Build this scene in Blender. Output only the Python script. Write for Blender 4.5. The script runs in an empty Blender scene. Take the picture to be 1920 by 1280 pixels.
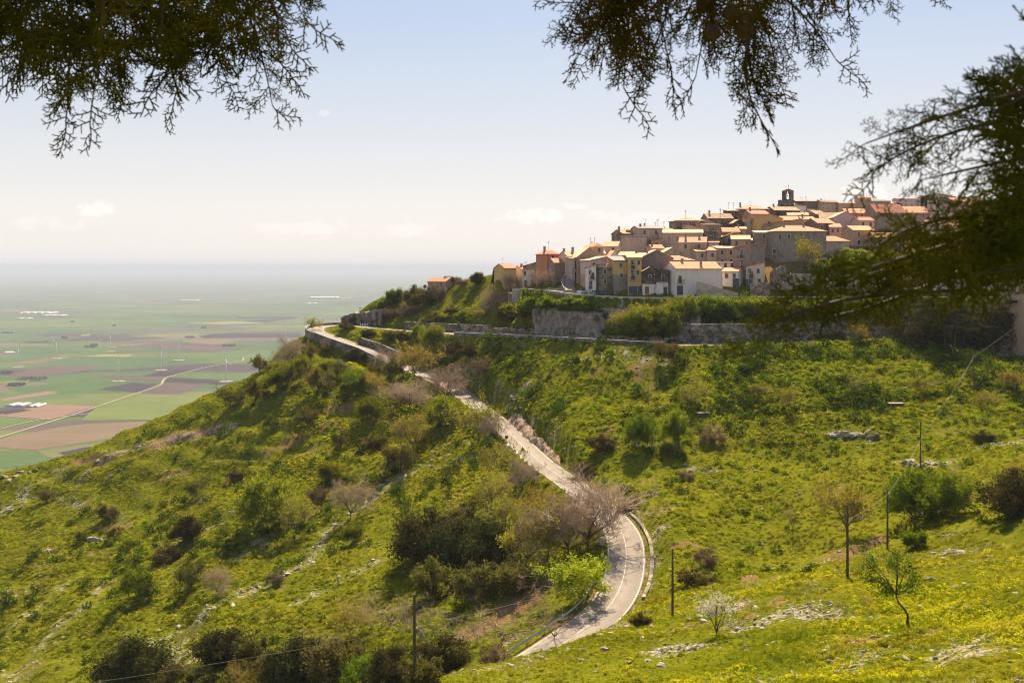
import bpy, bmesh, math, random
import numpy as np
from mathutils import Vector, Matrix, Euler

random.seed(7)
RNG = np.random.default_rng(7)
SC = bpy.context.scene
COL = SC.collection

# ------------------------------------------------------------------ camera, sky, sun, exposure
FPX, HORIZON = 1920 * 35 / 36, 500.0            # focal length in photo pixels, eye-level row of the photo
cam_data = bpy.data.cameras.new("camera")
cam_data.lens, cam_data.sensor_width = 35.0, 36.0
cam_data.shift_y = -(640 - HORIZON) / 1920
cam_data.clip_start, cam_data.clip_end = 0.1, 200000.0
cam_data.dof.use_dof = True
cam_data.dof.focus_distance = 260.0
cam_data.dof.aperture_fstop = 8.0
cam = bpy.data.objects.new("camera", cam_data)
cam.rotation_euler = (math.radians(90), 0, 0)
COL.objects.link(cam)
SC.camera = cam

SUN_AZ, SUN_EL = math.radians(9), math.radians(42)     # to the right of straight ahead, high
world = bpy.data.worlds.new("World")
SC.world = world
world.use_nodes = True
nt = world.node_tree
nt.nodes.clear()
w_out = nt.nodes.new("ShaderNodeOutputWorld")
w_bg = nt.nodes.new("ShaderNodeBackground")
w_sky = nt.nodes.new("ShaderNodeTexSky")
w_sky.sky_type = 'NISHITA'
w_sky.sun_disc = False
w_sky.sun_elevation = SUN_EL
w_sky.sun_rotation = SUN_AZ
w_sky.altitude = 400
w_sky.air_density = 1.0
w_sky.dust_density = 2.0
w_sky.ozone_density = 1.2
w_bg.inputs['Strength'].default_value = 0.05

def wn(op, a, b=0.0, clamp=False):
    n = nt.nodes.new('ShaderNodeMath'); n.operation = op; n.use_clamp = clamp
    for k, val in enumerate((a, b)):
        if isinstance(val, (int, float)): n.inputs[k].default_value = val
        else: nt.links.new(val, n.inputs[k])
    return n.outputs[0]
w_tc = nt.nodes.new('ShaderNodeTexCoord')
w_sep = nt.nodes.new('ShaderNodeSeparateXYZ'); nt.links.new(w_tc.outputs['Generated'], w_sep.inputs[0])
w_el = wn('ARCSINE', w_sep.outputs[2])
w_az = wn('ARCTAN2', w_sep.outputs[0], w_sep.outputs[1])
# a thin milky veil over the whole sky, thicker and warmer towards the horizon
w_ramp = nt.nodes.new('ShaderNodeValToRGB')
els = w_ramp.color_ramp.elements
els[0].position, els[0].color = 0.0, (0.50, 0.495, 0.505, 1)
els[1].position, els[1].color = 1.0, (0.22, 0.29, 0.43, 1)
for p_, c_ in ((0.035, (0.56, 0.525, 0.495)), (0.10, (0.555, 0.525, 0.50)), (0.28, (0.43, 0.45, 0.485)), (0.50, (0.295, 0.36, 0.475))):
    e_ = els.new(p_); e_.color = (*c_, 1)
nt.links.new(wn('DIVIDE', w_el, 0.5, True), w_ramp.inputs[0])
w_scale = nt.nodes.new('ShaderNodeVectorMath'); w_scale.operation = 'SCALE'; w_scale.inputs['Scale'].default_value = 1/0.05/1.66
nt.links.new(w_ramp.outputs[0], w_scale.inputs[0])
w_mix = nt.nodes.new('ShaderNodeMix'); w_mix.data_type = 'RGBA'
veil = wn('SUBTRACT', 0.97, wn('MULTIPLY', w_el, 0.35), True)
nt.links.new(veil, w_mix.inputs[0]); nt.links.new(w_sky.outputs[0], w_mix.inputs[6]); nt.links.new(w_scale.outputs[0], w_mix.inputs[7])
# small fair-weather clouds low in the sky: azimuth, elevation, half sizes, strength
w_noise = nt.nodes.new('ShaderNodeTexNoise'); w_noise.inputs['Scale'].default_value = 60; w_noise.inputs['Detail'].default_value = 7; w_noise.inputs['Roughness'].default_value = 0.62
w_map = nt.nodes.new('ShaderNodeMapping'); w_map.inputs['Scale'].default_value = (1, 1, 1.7)
nt.links.new(w_tc.outputs['Generated'], w_map.inputs['Vector']); nt.links.new(w_map.outputs[0], w_noise.inputs['Vector'])
cl_sum = None
for u_, v_, su_, sv_, k_ in ((180,392,34,20,1.0), (1000,408,70,20,0.95), (1078,386,26,9,0.8), (1620,362,60,26,1.0), (580,428,120,18,0.55), (770,430,60,18,0.6), (100,420,70,16,0.5), (1180,410,100,16,0.5), (605,212,14,7,0.45), (1300,415,90,18,0.5), (1720,392,120,26,0.5)):
    a0, e0 = math.atan((u_-960)/FPX), math.atan((HORIZON-v_)/FPX*math.cos(math.atan((u_-960)/FPX)))
    q = wn('ADD', wn('POWER', wn('DIVIDE', wn('SUBTRACT', w_az, a0), su_/FPX), 2), wn('POWER', wn('DIVIDE', wn('SUBTRACT', w_el, e0), sv_/FPX), 2))
    c = wn('MULTIPLY', wn('MULTIPLY', wn('SUBTRACT', wn('ADD', wn('MULTIPLY', wn('SUBTRACT', w_noise.outputs[0], 0.5), 5.0), 0.75), q), 1.6, True), k_)
    cl_sum = c if cl_sum is None else wn('MAXIMUM', cl_sum, c)
w_cl = nt.nodes.new('ShaderNodeMix'); w_cl.data_type = 'RGBA'
w_cl.inputs[7].default_value = (0.70/0.05/1.66, 0.645/0.05/1.66, 0.60/0.05/1.66, 1)
nt.links.new(wn('MULTIPLY', cl_sum, 0.5), w_cl.inputs[0]); nt.links.new(w_mix.outputs[2], w_cl.inputs[6])
nt.links.new(w_cl.outputs[2], w_bg.inputs['Color'])
nt.links.new(w_bg.outputs[0], w_out.inputs['Surface'])

sun_data = bpy.data.lights.new("sun", 'SUN')
sun_data.energy = 5.0
sun_data.angle = math.radians(0.5)
sun_data.color = (1.0, 0.85, 0.61)
sun = bpy.data.objects.new("sun", sun_data)
sd = Vector((math.sin(SUN_AZ) * math.cos(SUN_EL), math.cos(SUN_AZ) * math.cos(SUN_EL), math.sin(SUN_EL)))
sun.rotation_euler = sd.to_track_quat('Z', 'Y').to_euler()
COL.objects.link(sun)

SC.view_settings.view_transform = 'Standard'
SC.view_settings.look = 'None'
SC.view_settings.exposure = 1.5
SC.view_settings.gamma = 1.0
SC.render.engine = 'CYCLES'
SC.cycles.use_denoising = True
SC.cycles.filter_width = 1.0
try:
    SC.cycles.denoiser = 'OPENIMAGEDENOISE'
    SC.cycles.denoising_input_passes = 'RGB_ALBEDO_NORMAL'
except Exception:
    pass
SC.cycles.max_bounces = 6
SC.cycles.diffuse_bounces = 2
SC.cycles.transmission_bounces = 4
SC.cycles.transparent_max_bounces = 8
SC.cycles.volume_bounces = 0

# ------------------------------------------------------------------ helpers
def W(u, v, d):
    """The world point seen at photo pixel (u, v) at forward distance d (only used to survey the real place)."""
    return Vector(((u - 960) / FPX * d, d, -(v - HORIZON) / FPX * d))

def tag(o, label=None, cat=None, group=None, kind=None):
    if label: o['label'] = label
    if cat: o['category'] = cat
    if group: o['group'] = group
    if kind: o['kind'] = kind
    return o

def empty(name, loc=(0, 0, 0), rz=0.0, scale=1.0):
    o = bpy.data.objects.new(name, None)
    o.empty_display_size = 0.3
    o.location = loc
    o.rotation_euler = (0, 0, rz)
    o.scale = (scale, scale, scale)
    COL.objects.link(o)
    return o

def mesh_np(name, verts, faces, mats=(), smooth=False, mat_idx=None):
    """Mesh from numpy arrays; faces is an (n, k) array or a list of such arrays."""
    me = bpy.data.meshes.new(name)
    verts = np.asarray(verts, dtype=np.float32)
    flist = faces if isinstance(faces, (list, tuple)) and len(faces) and isinstance(faces[0], np.ndarray) else [np.asarray(faces)]
    flist = [np.asarray(f, dtype=np.int32) for f in flist if len(f)]
    loops = np.concatenate([f.ravel() for f in flist])
    tot = np.concatenate([np.full(len(f), f.shape[1], np.int32) for f in flist])
    me.vertices.add(len(verts)); me.vertices.foreach_set("co", verts.ravel())
    me.loops.add(len(loops)); me.loops.foreach_set("vertex_index", loops)
    me.polygons.add(len(tot))
    me.polygons.foreach_set("loop_start", np.concatenate([[0], np.cumsum(tot)[:-1]]).astype(np.int32))
    me.polygons.foreach_set("loop_total", tot)
    if mat_idx is not None:
        me.polygons.foreach_set("material_index", np.asarray(mat_idx, np.int32))
    if smooth:
        me.polygons.foreach_set("use_smooth", np.ones(len(tot), bool))
    for m in mats: me.materials.append(m)
    me.update(calc_edges=True)
    me.validate()
    return me

def link_mesh(name, me, parent=None, loc=None):
    o = bpy.data.objects.new(name, me)
    COL.objects.link(o)
    if parent is not None: o.parent = parent
    if loc is not None: o.location = loc
    return o

class MB:
    """Collects shapes into one mesh."""
    def __init__(self):
        self.v, self.f, self.m = [], [], []
    def add(self, verts, faces, mi=0):
        n = len(self.v)
        self.v += [tuple(p) for p in verts]
        for f in faces:
            self.f.append([n + i for i in f]); self.m.append(mi)
        return self
    def box(self, x0, x1, y0, y1, z0, z1, mi=0):
        return self.add([(x0,y0,z0),(x1,y0,z0),(x1,y1,z0),(x0,y1,z0),(x0,y0,z1),(x1,y0,z1),(x1,y1,z1),(x0,y1,z1)],
                        [(0,3,2,1),(4,5,6,7),(0,1,5,4),(1,2,6,5),(2,3,7,6),(3,0,4,7)], mi)
    def tube(self, pts, radii, n=6, mi=0, cap=True):
        pts = [Vector(p) for p in pts]
        rings, base = [], len(self.v)
        up = None
        for i, p in enumerate(pts):
            t = (pts[min(i+1, len(pts)-1)] - pts[max(i-1, 0)])
            t = t.normalized() if t.length > 1e-9 else Vector((0,0,1))
            if up is None:
                a = Vector((1,0,0)) if abs(t.x) < 0.8 else Vector((0,1,0))
                up = t.cross(a).normalized()
            else:
                up = (up - t * up.dot(t))
                up = up.normalized() if up.length > 1e-6 else t.orthogonal().normalized()
            b = t.cross(up)
            r = radii[i] if hasattr(radii, '__len__') else radii
            rings.append([p + (up*math.cos(2*math.pi*k/n) + b*math.sin(2*math.pi*k/n))*r for k in range(n)])
        vs = [q for r in rings for q in r]
        fs = []
        for i in range(len(pts)-1):
            for k in range(n):
                fs.append((i*n+k, i*n+(k+1)%n, (i+1)*n+(k+1)%n, (i+1)*n+k))
        if cap:
            fs.append(tuple(range(n-1, -1, -1)))
            fs.append(tuple((len(pts)-1)*n+k for k in range(n)))
        return self.add(vs, fs, mi)
    def mesh(self, name, mats, smooth=False):
        me = bpy.data.meshes.new(name)
        me.from_pydata(self.v, [], self.f)
        for m in (mats if isinstance(mats, (list, tuple)) else [mats]): me.materials.append(m)
        me.polygons.foreach_set("material_index", self.m)
        if smooth: me.polygons.foreach_set("use_smooth", [True]*len(self.f))
        me.update()
        return me
    def build(self, name, mats, parent=None, smooth=False):
        return link_mesh(name, self.mesh(name, mats, smooth), parent)

def vnoise(x, y, seed=0):
    """Smooth value noise in [-1, 1]."""
    xi, yi = np.floor(x).astype(np.int64), np.floor(y).astype(np.int64)
    fx, fy = x - xi, y - yi
    fx, fy = fx*fx*fx*(fx*(fx*6-15)+10), fy*fy*fy*(fy*(fy*6-15)+10)
    def h(a, b):
        n = (a * 374761393 + b * 668265263 + seed * 974711) & 0x7fffffff
        n = ((n ^ (n >> 13)) * 1274126177) & 0x7fffffff
        n = n ^ (n >> 16)
        return (n & 0xffff) / 32767.5 - 1.0
    return (h(xi, yi)*(1-fx)+h(xi+1, yi)*fx)*(1-fy) + (h(xi, yi+1)*(1-fx)+h(xi+1, yi+1)*fx)*fy

def fbm(x, y, octaves=4, seed=0):
    s, a, t = 0, 1.0, 0
    for i in range(octaves):
        s = s + a*vnoise(x*2**i+17.3*i, y*2**i-9.1*i, seed+i); t += a; a *= 0.5
    return s/t

def smooth01(t):
    t = np.clip(t, 0, 1); return t*t*(3-2*t)

# ------------------------------------------------------------------ materials
def mat_new(name):
    m = bpy.data.materials.new(name); m.use_nodes = True
    nt = m.node_tree
    return m, nt, nt.nodes, nt.links, nt.nodes['Principled BSDF']

def N(nodes, typ, **kw):
    n = nodes.new(typ)
    for k, v in kw.items():
        if k.startswith('i_'): n.inputs[k[2:].replace('_', ' ')].default_value = v
        else: setattr(n, k, v)
    return n

def ramp(nodes, stops, interp='LINEAR'):
    r = nodes.new('ShaderNodeValToRGB'); r.color_ramp.interpolation = interp
    e = r.color_ramp.elements
    while len(e) > 1: e.remove(e[-1])
    e[0].position, e[0].color = stops[0][0], (*stops[0][1], 1)
    for p, c in stops[1:]:
        k = e.new(p); k.color = (*c, 1)
    return r

def noise(nodes, links, scale, detail=4, rough=0.55, coord=None):
    n = N(nodes, 'ShaderNodeTexNoise'); n.inputs['Scale'].default_value = scale
    n.inputs['Detail'].default_value = detail; n.inputs['Roughness'].default_value = rough
    if coord is not None: links.new(coord, n.inputs['Vector'])
    return n

def mixc(nodes, links, fac, a, b, mode='MIX'):
    m = nodes.new('ShaderNodeMix'); m.data_type = 'RGBA'; m.blend_type = mode; m.clamp_factor = True
    for s, val in ((m.inputs[0], fac), (m.inputs[6], a), (m.inputs[7], b)):
        if isinstance(val, (int, float)): s.default_value = val
        elif isinstance(val, tuple): s.default_value = (*val, 1)
        else: links.new(val, s)
    return m.outputs[2]

def mathn(nodes, links, op, a, b=0.0, clamp=False):
    m = nodes.new('ShaderNodeMath'); m.operation = op; m.use_clamp = clamp
    for s, val in ((m.inputs[0], a), (m.inputs[1], b)):
        if isinstance(val, (int, float)): s.default_value = val
        else: links.new(val, s)
    return m.outputs[0]

def bump(nodes, links, height, bsdf, strength=0.4, dist=0.1):
    b = nodes.new('ShaderNodeBump'); b.inputs['Strength'].default_value = strength; b.inputs['Distance'].default_value = dist
    links.new(height, b.inputs['Height']); links.new(b.outputs[0], bsdf.inputs['Normal'])

def world_pos(nodes):
    return nodes.new('ShaderNodeNewGeometry').outputs['Position']

def plain_mat(name, col, rough=0.8, var=0.25, scale=3.0, metallic=0.0, obj_var=0.0):
    m, nt, nodes, links, bs = mat_new(name)
    tc = nodes.new('ShaderNodeTexCoord')
    n = noise(nodes, links, scale, 4, 0.6, tc.outputs['Object'])
    dark = tuple(c*(1-var) for c in col); light = tuple(min(1, c*(1+var)) for c in col)
    r = ramp(nodes, [(0.3, dark), (0.7, light)])
    links.new(n.outputs['Fac'], r.inputs[0])
    c = r.outputs[0]
    if obj_var:
        oi = nodes.new('ShaderNodeObjectInfo')
        hsv = nodes.new('ShaderNodeHueSaturation')
        mr = N(nodes, 'ShaderNodeMapRange'); mr.inputs['To Min'].default_value = 1-obj_var; mr.inputs['To Max'].default_value = 1+obj_var
        links.new(oi.outputs['Random'], mr.inputs['Value']); links.new(mr.outputs[0], hsv.inputs['Value'])
        links.new(c, hsv.inputs['Color']); c = hsv.outputs[0]
    links.new(c, bs.inputs['Base Color'])
    bs.inputs['Roughness'].default_value = rough; bs.inputs['Metallic'].default_value = metallic
    return m

def leaf_mat(name, c0, c1, trans=0.45, scale=0.35, yellow=None, obj_var=0.25, hue_var=0.03, patches=None):
    """Foliage: a diffuse leaf that also lets light through; clumps differ, and so does every plant."""
    m, nt, nodes, links, bs = mat_new(name)
    pos = world_pos(nodes)
    n = noise(nodes, links, scale, 3, 0.6, pos)
    r = ramp(nodes, [(0.35, c0), (0.65, c1)])
    links.new(n.outputs['Fac'], r.inputs[0])
    c = r.outputs[0]
    if yellow:
        n2 = noise(nodes, links, scale*6, 2, 0.5, pos)
        r2 = ramp(nodes, [(0.56, (0,0,0)), (0.62, (1,1,1))])
        links.new(n2.outputs['Fac'], r2.inputs[0])
        c = mixc(nodes, links, r2.outputs[0], c, yellow)
    if patches:          # meadow in larger patches: greener here, straw coloured there
        n4 = noise(nodes, links, 0.045, 4, 0.6, pos)
        r4 = ramp(nodes, [(0.36, (0,0,0)), (0.6, (1,1,1))]); links.new(n4.outputs['Fac'], r4.inputs[0])
        c = mixc(nodes, links, mathn(nodes, links, 'MULTIPLY', r4.outputs[0], 0.75), c, patches)
    oi = nodes.new('ShaderNodeObjectInfo')
    hsv = nodes.new('ShaderNodeHueSaturation')
    mr = N(nodes, 'ShaderNodeMapRange'); mr.inputs['To Min'].default_value = 1-obj_var; mr.inputs['To Max'].default_value = 1+obj_var
    links.new(oi.outputs['Random'], mr.inputs['Value']); links.new(mr.outputs[0], hsv.inputs['Value'])
    f2 = mathn(nodes, links, 'FRACT', mathn(nodes, links, 'MULTIPLY', oi.outputs['Random'], 7.31))
    mr2 = N(nodes, 'ShaderNodeMapRange'); mr2.inputs['To Min'].default_value = 0.5-hue_var; mr2.inputs['To Max'].default_value = 0.5+hue_var
    links.new(f2, mr2.inputs['Value']); links.new(mr2.outputs[0], hsv.inputs['Hue'])
    links.new(c, hsv.inputs['Color'])
    bs.inputs['Roughness'].default_value = 0.65
    bs.inputs['Specular IOR Level'].default_value = 0.0
    links.new(hsv.outputs[0], bs.inputs['Base Color'])
    tr = nodes.new('ShaderNodeBsdfTranslucent'); links.new(hsv.outputs[0], tr.inputs['Color'])
    mx = nodes.new('ShaderNodeMixShader'); mx.inputs[0].default_value = trans
    links.new(bs.outputs[0], mx.inputs[1]); links.new(tr.outputs[0], mx.inputs[2])
    links.new(mx.outputs[0], nodes['Material Output'].inputs['Surface'])
    return m

def stone_wall_mat(name, c_stone, c_mortar, sx=1.1, sy=2.2, stain=0.35):
    m, nt, nodes, links, bs = mat_new(name)
    tc = nodes.new('ShaderNodeTexCoord')
    mp = N(nodes, 'ShaderNodeMapping'); mp.inputs['Scale'].default_value = (sx*0.62, sx*0.62, sy*0.62)
    links.new(tc.outputs['Object'], mp.inputs['Vector'])
    vo = N(nodes, 'ShaderNodeTexVoronoi'); vo.feature = 'F1'; links.new(mp.outputs[0], vo.inputs['Vector']); vo.inputs['Scale'].default_value = 1.3
    ve = N(nodes, 'ShaderNodeTexVoronoi'); ve.feature = 'DISTANCE_TO_EDGE'; links.new(mp.outputs[0], ve.inputs['Vector']); ve.inputs['Scale'].default_value = 1.3
    sep = nodes.new('ShaderNodeSeparateColor'); links.new(vo.outputs['Color'], sep.inputs[0])
    r = ramp(nodes, [(0.0, tuple(c*0.45 for c in c_stone)), (0.5, c_stone), (1.0, tuple(min(1, c*1.5) for c in c_stone))])
    links.new(sep.outputs[0], r.inputs[0])
    e = ramp(nodes, [(0.0, (0,0,0)), (0.09, (1,1,1))]); links.new(ve.outputs[0], e.inputs[0])
    c = mixc(nodes, links, e.outputs[0], c_mortar, r.outputs[0])
    n = noise(nodes, links, 0.35, 5, 0.65, tc.outputs['Object'])
    rs = ramp(nodes, [(0.40, (1.1,1.08,1.05)), (0.60, (1-stain*1.3, 1-stain*1.25, 1-stain*1.35))]); links.new(n.outputs[0], rs.inputs[0])
    c = mixc(nodes, links, 1.0, c, rs.outputs[0], 'MULTIPLY')
    links.new(c, bs.inputs['Base Color']); bs.inputs['Roughness'].default_value = 0.92
    bump(nodes, links, e.outputs[0], bs, 0.6, 0.08)
    return m

# ------------------------------------------------------------------ survey: where the roads run
def P3(rows): return [W(*r) for r in rows]
LOWER_ROAD = P3([(990,1250,119),(1070,1196,128),(1130,1150,136),(1163,1100,145),(1174,1045,156),(1166,998,167),(1133,958,180),(1080,914,197),
    (1008,862,223),(950,806,252),(900,764,275),(855,731,299),(800,704,318),(745,681,334),(690,656,350),(645,641,360),(614,629,368),
    (594,621,376),(598,614,388),(630,609.5,396),(676,612,390),(724,617,378),(800,622,354),(900,628,322),(1000,632,300),(1125,639,277),
    (1250,645,265),(1400,644,266),(1550,640,272),(1690,642,272),(1800,652,262),(1900,668,250)])
N_HAIRPIN = 17
VILLAGE_ROAD = P3([(1000,541,322),(1050,546,309),(1090,551,300),(1140,555.5,295),(1200,558,291),(1260,558.5,289),(1330,557,288),(1440,557,288),(1560,557,289),
    (1700,557,289),(1900,556.5,289),(2100,556,289)])

def catmull(pts, step=1.5):
    out = []
    P = [pts[0]*2-pts[1]] + list(pts) + [pts[-1]*2-pts[-2]]
    for i in range(1, len(P)-2):
        n = max(2, int((P[i+1]-P[i]).length/step))
        for k in range(n):
            t = k/n
            a, b, c, d = P[i-1], P[i], P[i+1], P[i+2]
            out.append(0.5*((2*b)+(c-a)*t+(2*a-5*b+4*c-d)*t*t+(3*b-a-3*c+d)*t**3))
    out.append(pts[-1].copy())
    # even out the grade
    z = np.array([p.z for p in out]); k = np.ones(9)/9
    zp = np.convolve(np.pad(z, 4, mode='edge'), k, 'valid')
    for p, q in zip(out, zp): p.z = q
    return out

LOW = catmull(LOWER_ROAD); VIL = catmull(VILLAGE_ROAD)
LOW_HALF, VIL_HALF = 3.0, 3.2

def offset_line(line, off):
    """The line moved sideways by off (positive: to the right of travel)."""
    out = []
    for i, p in enumerate(line):
        t = (line[min(i+2, len(line)-1)] - line[max(i-2, 0)]); t.z = 0; t.normalize()
        out.append(Vector((p.x + t.y*off, p.y - t.x*off, p.z)))
    return out

# ------------------------------------------------------------------ terrain heights
CP = []
def cp(*rows):
    for r in rows: CP.append(W(*r))
def cw(*rows):
    for r in rows: CP.append(Vector(r))
# under and in front of the camera
cw((0,0,-1.9),(8,0,-1.5),(-8,0,-2.6),(0,20,-12),(12,22,-11.5),(-15,20,-15),(0,40,-22.5),(25,30,-14),(60,30,-14),(-40,40,-32),(60,0,-4),(-60,0,-15),(-28,95,-52),(-45,80,-52),(-15,75,-40),(-70,100,-68),(-120,80,-95),(-100,20,-60))
# near slope, lower right
cp((1920,1280,50),(1600,1280,59),(1280,1280,70),(1000,1280,78),(800,1283,84),(1920,1100,84),(1690,1178,75),(1340,1192,90),(1340,1140,103),(1261,1156,112),(1060,1206,98),(930,1240,92),
   (1589,1082,107),(1664,1029,134),(1800,1040,122),(1920,965,128),(1450,1100,113))
# gully behind it and the big green slope to the right of the road
cp((1430,1040,152),(1550,1010,155),(1300,1030,152),(1280,950,172),(1500,950,172),(1650,960,160),(1300,850,205),(1500,860,198),(1726,876,174),(1900,860,165),(1700,800,205),(1850,780,205),
   (1100,800,226),(1200,740,241),(1100,700,255),(1250,690,250),(1400,700,243),(1550,700,242),(1700,700,238),(1826,734,224),(1900,705,228),(1000,720,268),(930,690,289),(880,680,303),(1230,668,256),(1100,660,268),(1000,655,286),(900,648,309),(1400,652,257),(1550,650,262),(1690,655,256))
# left of the road, down the left hillside
cp((820,716,308),(700,690,328),(620,665,350),(560,645,362),(800,790,280),(700,780,290),(620,760,300),(520,740,318),(900,830,252),(800,880,244),(700,880,252),(600,870,262),(500,850,282),(430,800,308),
   (900,950,205),(1000,940,200),(800,1000,200),(700,1000,212),(600,980,226),(500,960,238),(400,940,256),(300,930,272),(200,930,285),(100,930,300),
   (1060,1060,160),(960,1080,160),(850,1100,162),(750,1120,166),(640,1130,172),(500,1120,184),(400,1100,200),(250,1080,220),(100,1060,240),(0,1050,250),
   (1000,1170,138),(860,1200,138),(700,1230,142),(500,1240,152),(300,1250,164),(100,1270,172),(0,1280,176),(400,1285,150),(600,1285,142))
# ridge on the left and the drop behind it
RIDGE = [(-40,905,318),(60,872,324),(130,857,330),(220,820,338),(300,786,346),(370,752,352),(430,728,356),(500,690,362)]
cp(*RIDGE)
for u, v, d in RIDGE:
    p = W(u, v, d)
    cw((p.x-14, p.y+22, p.z-11), (p.x-40, p.y+65, p.z-48), (p.x-120, p.y+150, p.z-140))
# hairpin, spur and the slope under the village
cp((585,625,378),(640,612,396),(655,600,402),(690,582,404),(720,566,404),(760,557,404),(800,546,402),(850,535,400),(890,522,395),(930,530,380),(700,604,398),(745,606,376),(820,604,366),(900,600,352),
   (800,580,385),(850,570,380),(900,565,368),(960,545,352),(940,590,347),(1000,560,325),(1005,612,316),(960,610,330),(1000,545,330))
cw((-92,398,-34),(-85,420,-45),(-78,440,-48),(-100,380,-46),(-60,435,-30),(-40,450,-28),(-15,440,-24),(0,420,-10),(15,460,-16),(-140,470,-150),(-60,520,-110))
# cliff band between the two roads
cp((1030,579,306),(1070,581,299),(1110,583,292),(1150,588,289),(1220,582,285),(1290,577,283),(1400,598,279),(1480,598,280),(1560,598,281),(1640,600,281),(1750,598,278),(1850,598,274))
cp((1030,627,299),(1110,632,285.5),(1200,634,273.5),(1300,636,270))
# the village hill
cp((1000,541,330),(1080,546,306),(1180,553,296),(1300,553,294),(1400,548,294),(1560,545,296),(1700,545,297),(1900,545,297),(940,534,352),(1060,522,322),(1040,500,348),(1100,480,362),(1180,500,326),(1150,462,385),
   (1300,490,330),(1300,445,372),(1400,480,336),(1420,445,370),(1500,420,425),(1500,430,388),(1600,490,322),(1600,440,372),(1600,412,440),(1750,418,425),(1750,450,362),(1850,440,375),(1850,520,312),(1900,410,440),
   (1210,440,392),(1270,430,420),(1350,420,432),(1420,408,440))
cw((70,470,2),(100,500,4),(150,520,8),(220,520,8),(40,440,3),(300,450,10),(300,300,-8),(260,230,-18),(200,180,-18),(160,120,-18),(120,60,-10),(320,150,-15))
cp((1900,648,272),(1990,648,270),(2120,648,268),(1990,575,291),(2120,575,291),(1990,552,298),(2120,552,298),(2000,690,248),(2100,690,240),(2000,780,200))
# far skirt, down to the plain
for a in range(-60, 250, 18):
    r = 900; cw((100+r*math.cos(math.radians(a)), 250+r*math.sin(math.radians(a)), -425))
    r = 1500; cw((100+r*math.cos(math.radians(a)), 250+r*math.sin(math.radians(a)), -560))
cw((-330,300,-190),(-380,420,-250),(-300,140,-170),(-420,200,-230))

cpa = np.array([[p.x, p.y, p.z] for p in CP])
MQ = 7.0
def rbf_fit(c):
    d = np.sqrt(((c[:, None, :2]-c[None, :, :2])**2).sum(-1) + MQ*MQ)
    n = len(c); A = np.zeros((n+3, n+3)); A[:n, :n] = d - 0.02*np.eye(n)
    A[:n, n] = 1; A[:n, n+1:] = c[:, :2]; A[n, :n] = 1; A[n+1:, :n] = c[:, :2].T
    return np.linalg.solve(A, np.concatenate([c[:, 2], [0, 0, 0]]))
RW = rbf_fit(cpa)
def rbf(x, y):
    out = np.full(x.shape, RW[len(cpa)]) + RW[len(cpa)+1]*x + RW[len(cpa)+2]*y
    for i in range(len(cpa)):
        out += RW[i]*np.sqrt((x-cpa[i,0])**2+(y-cpa[i,1])**2+MQ*MQ)
    return out

def axis(lo, hi, step, far_lo, far_hi):
    a = list(np.arange(lo, hi+1e-6, step))
    s, p = step, lo
    while p > far_lo: s *= 1.18; p -= s; a.insert(0, p)
    s, p = step, a[-1]
    while p < far_hi: s *= 1.18; p += s; a.append(p)
    return np.array(a)
GX = axis(-215, 190, 1.2, -1500, 1500)
GY = axis(40, 450, 1.2, -300, 1800)
TX, TY = np.meshgrid(GX, GY)
TZ = rbf(TX, TY)

def line_dist(line, x, y, reach):
    """Distance to a polyline and the height of its nearest point (for points within reach)."""
    L = np.array([[p.x, p.y, p.z] for p in line])
    best = np.full(x.shape, 1e9); zz = np.zeros(x.shape); side = np.zeros(x.shape)
    for i in range(len(L)-1):
        a, b = L[i], L[i+1]
        m = (x > min(a[0], b[0])-reach) & (x < max(a[0], b[0])+reach) & (y > min(a[1], b[1])-reach) & (y < max(a[1], b[1])+reach)
        if not m.any(): continue
        ab = b[:2]-a[:2]; l2 = max((ab**2).sum(), 1e-9)
        px, py = x[m]-a[0], y[m]-a[1]
        t = np.clip((px*ab[0]+py*ab[1])/l2, 0, 1)
        d = np.hypot(px-t*ab[0], py-t*ab[1])
        cur = best[m]; upd = d < cur
        cur[upd] = d[upd]; best[m] = cur
        z = zz[m]; z[upd] = (a[2]+(b[2]-a[2])*t)[upd]; zz[m] = z
        s = side[m]; s[upd] = np.sign(px*ab[1]-py*ab[0])[upd]; side[m] = s
    return best, zz, side

D_LOW, Z_LOW, S_LOW = line_dist(LOW, TX, TY, 30)
D_VIL, Z_VIL, S_VIL = line_dist(VIL, TX, TY, 30)
near_built = np.minimum(D_LOW, D_VIL)
vill_mask = smooth01((TY-285)/20) * smooth01((TX-5)/20)
amp = smooth01((near_built-3)/10) * (1-0.75*vill_mask)
fade = smooth01((TX+400)/150)
TZ += amp*fade*(1.5*fbm(TX/38, TY/38, 3, 1) + 0.75*fbm(TX/11, TY/11, 3, 5) + 0.30*fbm(TX/3.6, TY/3.6, 2, 9))
# little sheep-track terraces on the left hillside, ledges of rock
left_mask = smooth01((-TX-20)/40)*smooth01((TY-120)/40)*smooth01((380-TY)/30)
TZ += amp*left_mask*0.38*np.sin(TZ*1.75+2.0*fbm(TX/20, TY/20, 2, 31))
def conform(D, Z, half, soft, drop):
    global TZ
    k = smooth01(1-(D-half-0.9)/soft)
    TZ = TZ*(1-k)+(Z-drop)*k
TZ = np.maximum(TZ, -424.0)
conform(D_LOW, Z_LOW, LOW_HALF, 3.2, 0.10)
conform(D_VIL, Z_VIL, VIL_HALF, 1.8, 0.10)
# the hillside falls away under the parapet outside the hairpin
outer = (S_LOW < 0) & (TX < -36) & (TY > 316) & (TY < 398) & ~((TX > -70) & (TY > 380))
TZ -= 2.8*outer*smooth01((D_LOW-3.3)/0.8)*smooth01((16-D_LOW)/11)*smooth01((TY-316)/15)

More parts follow.
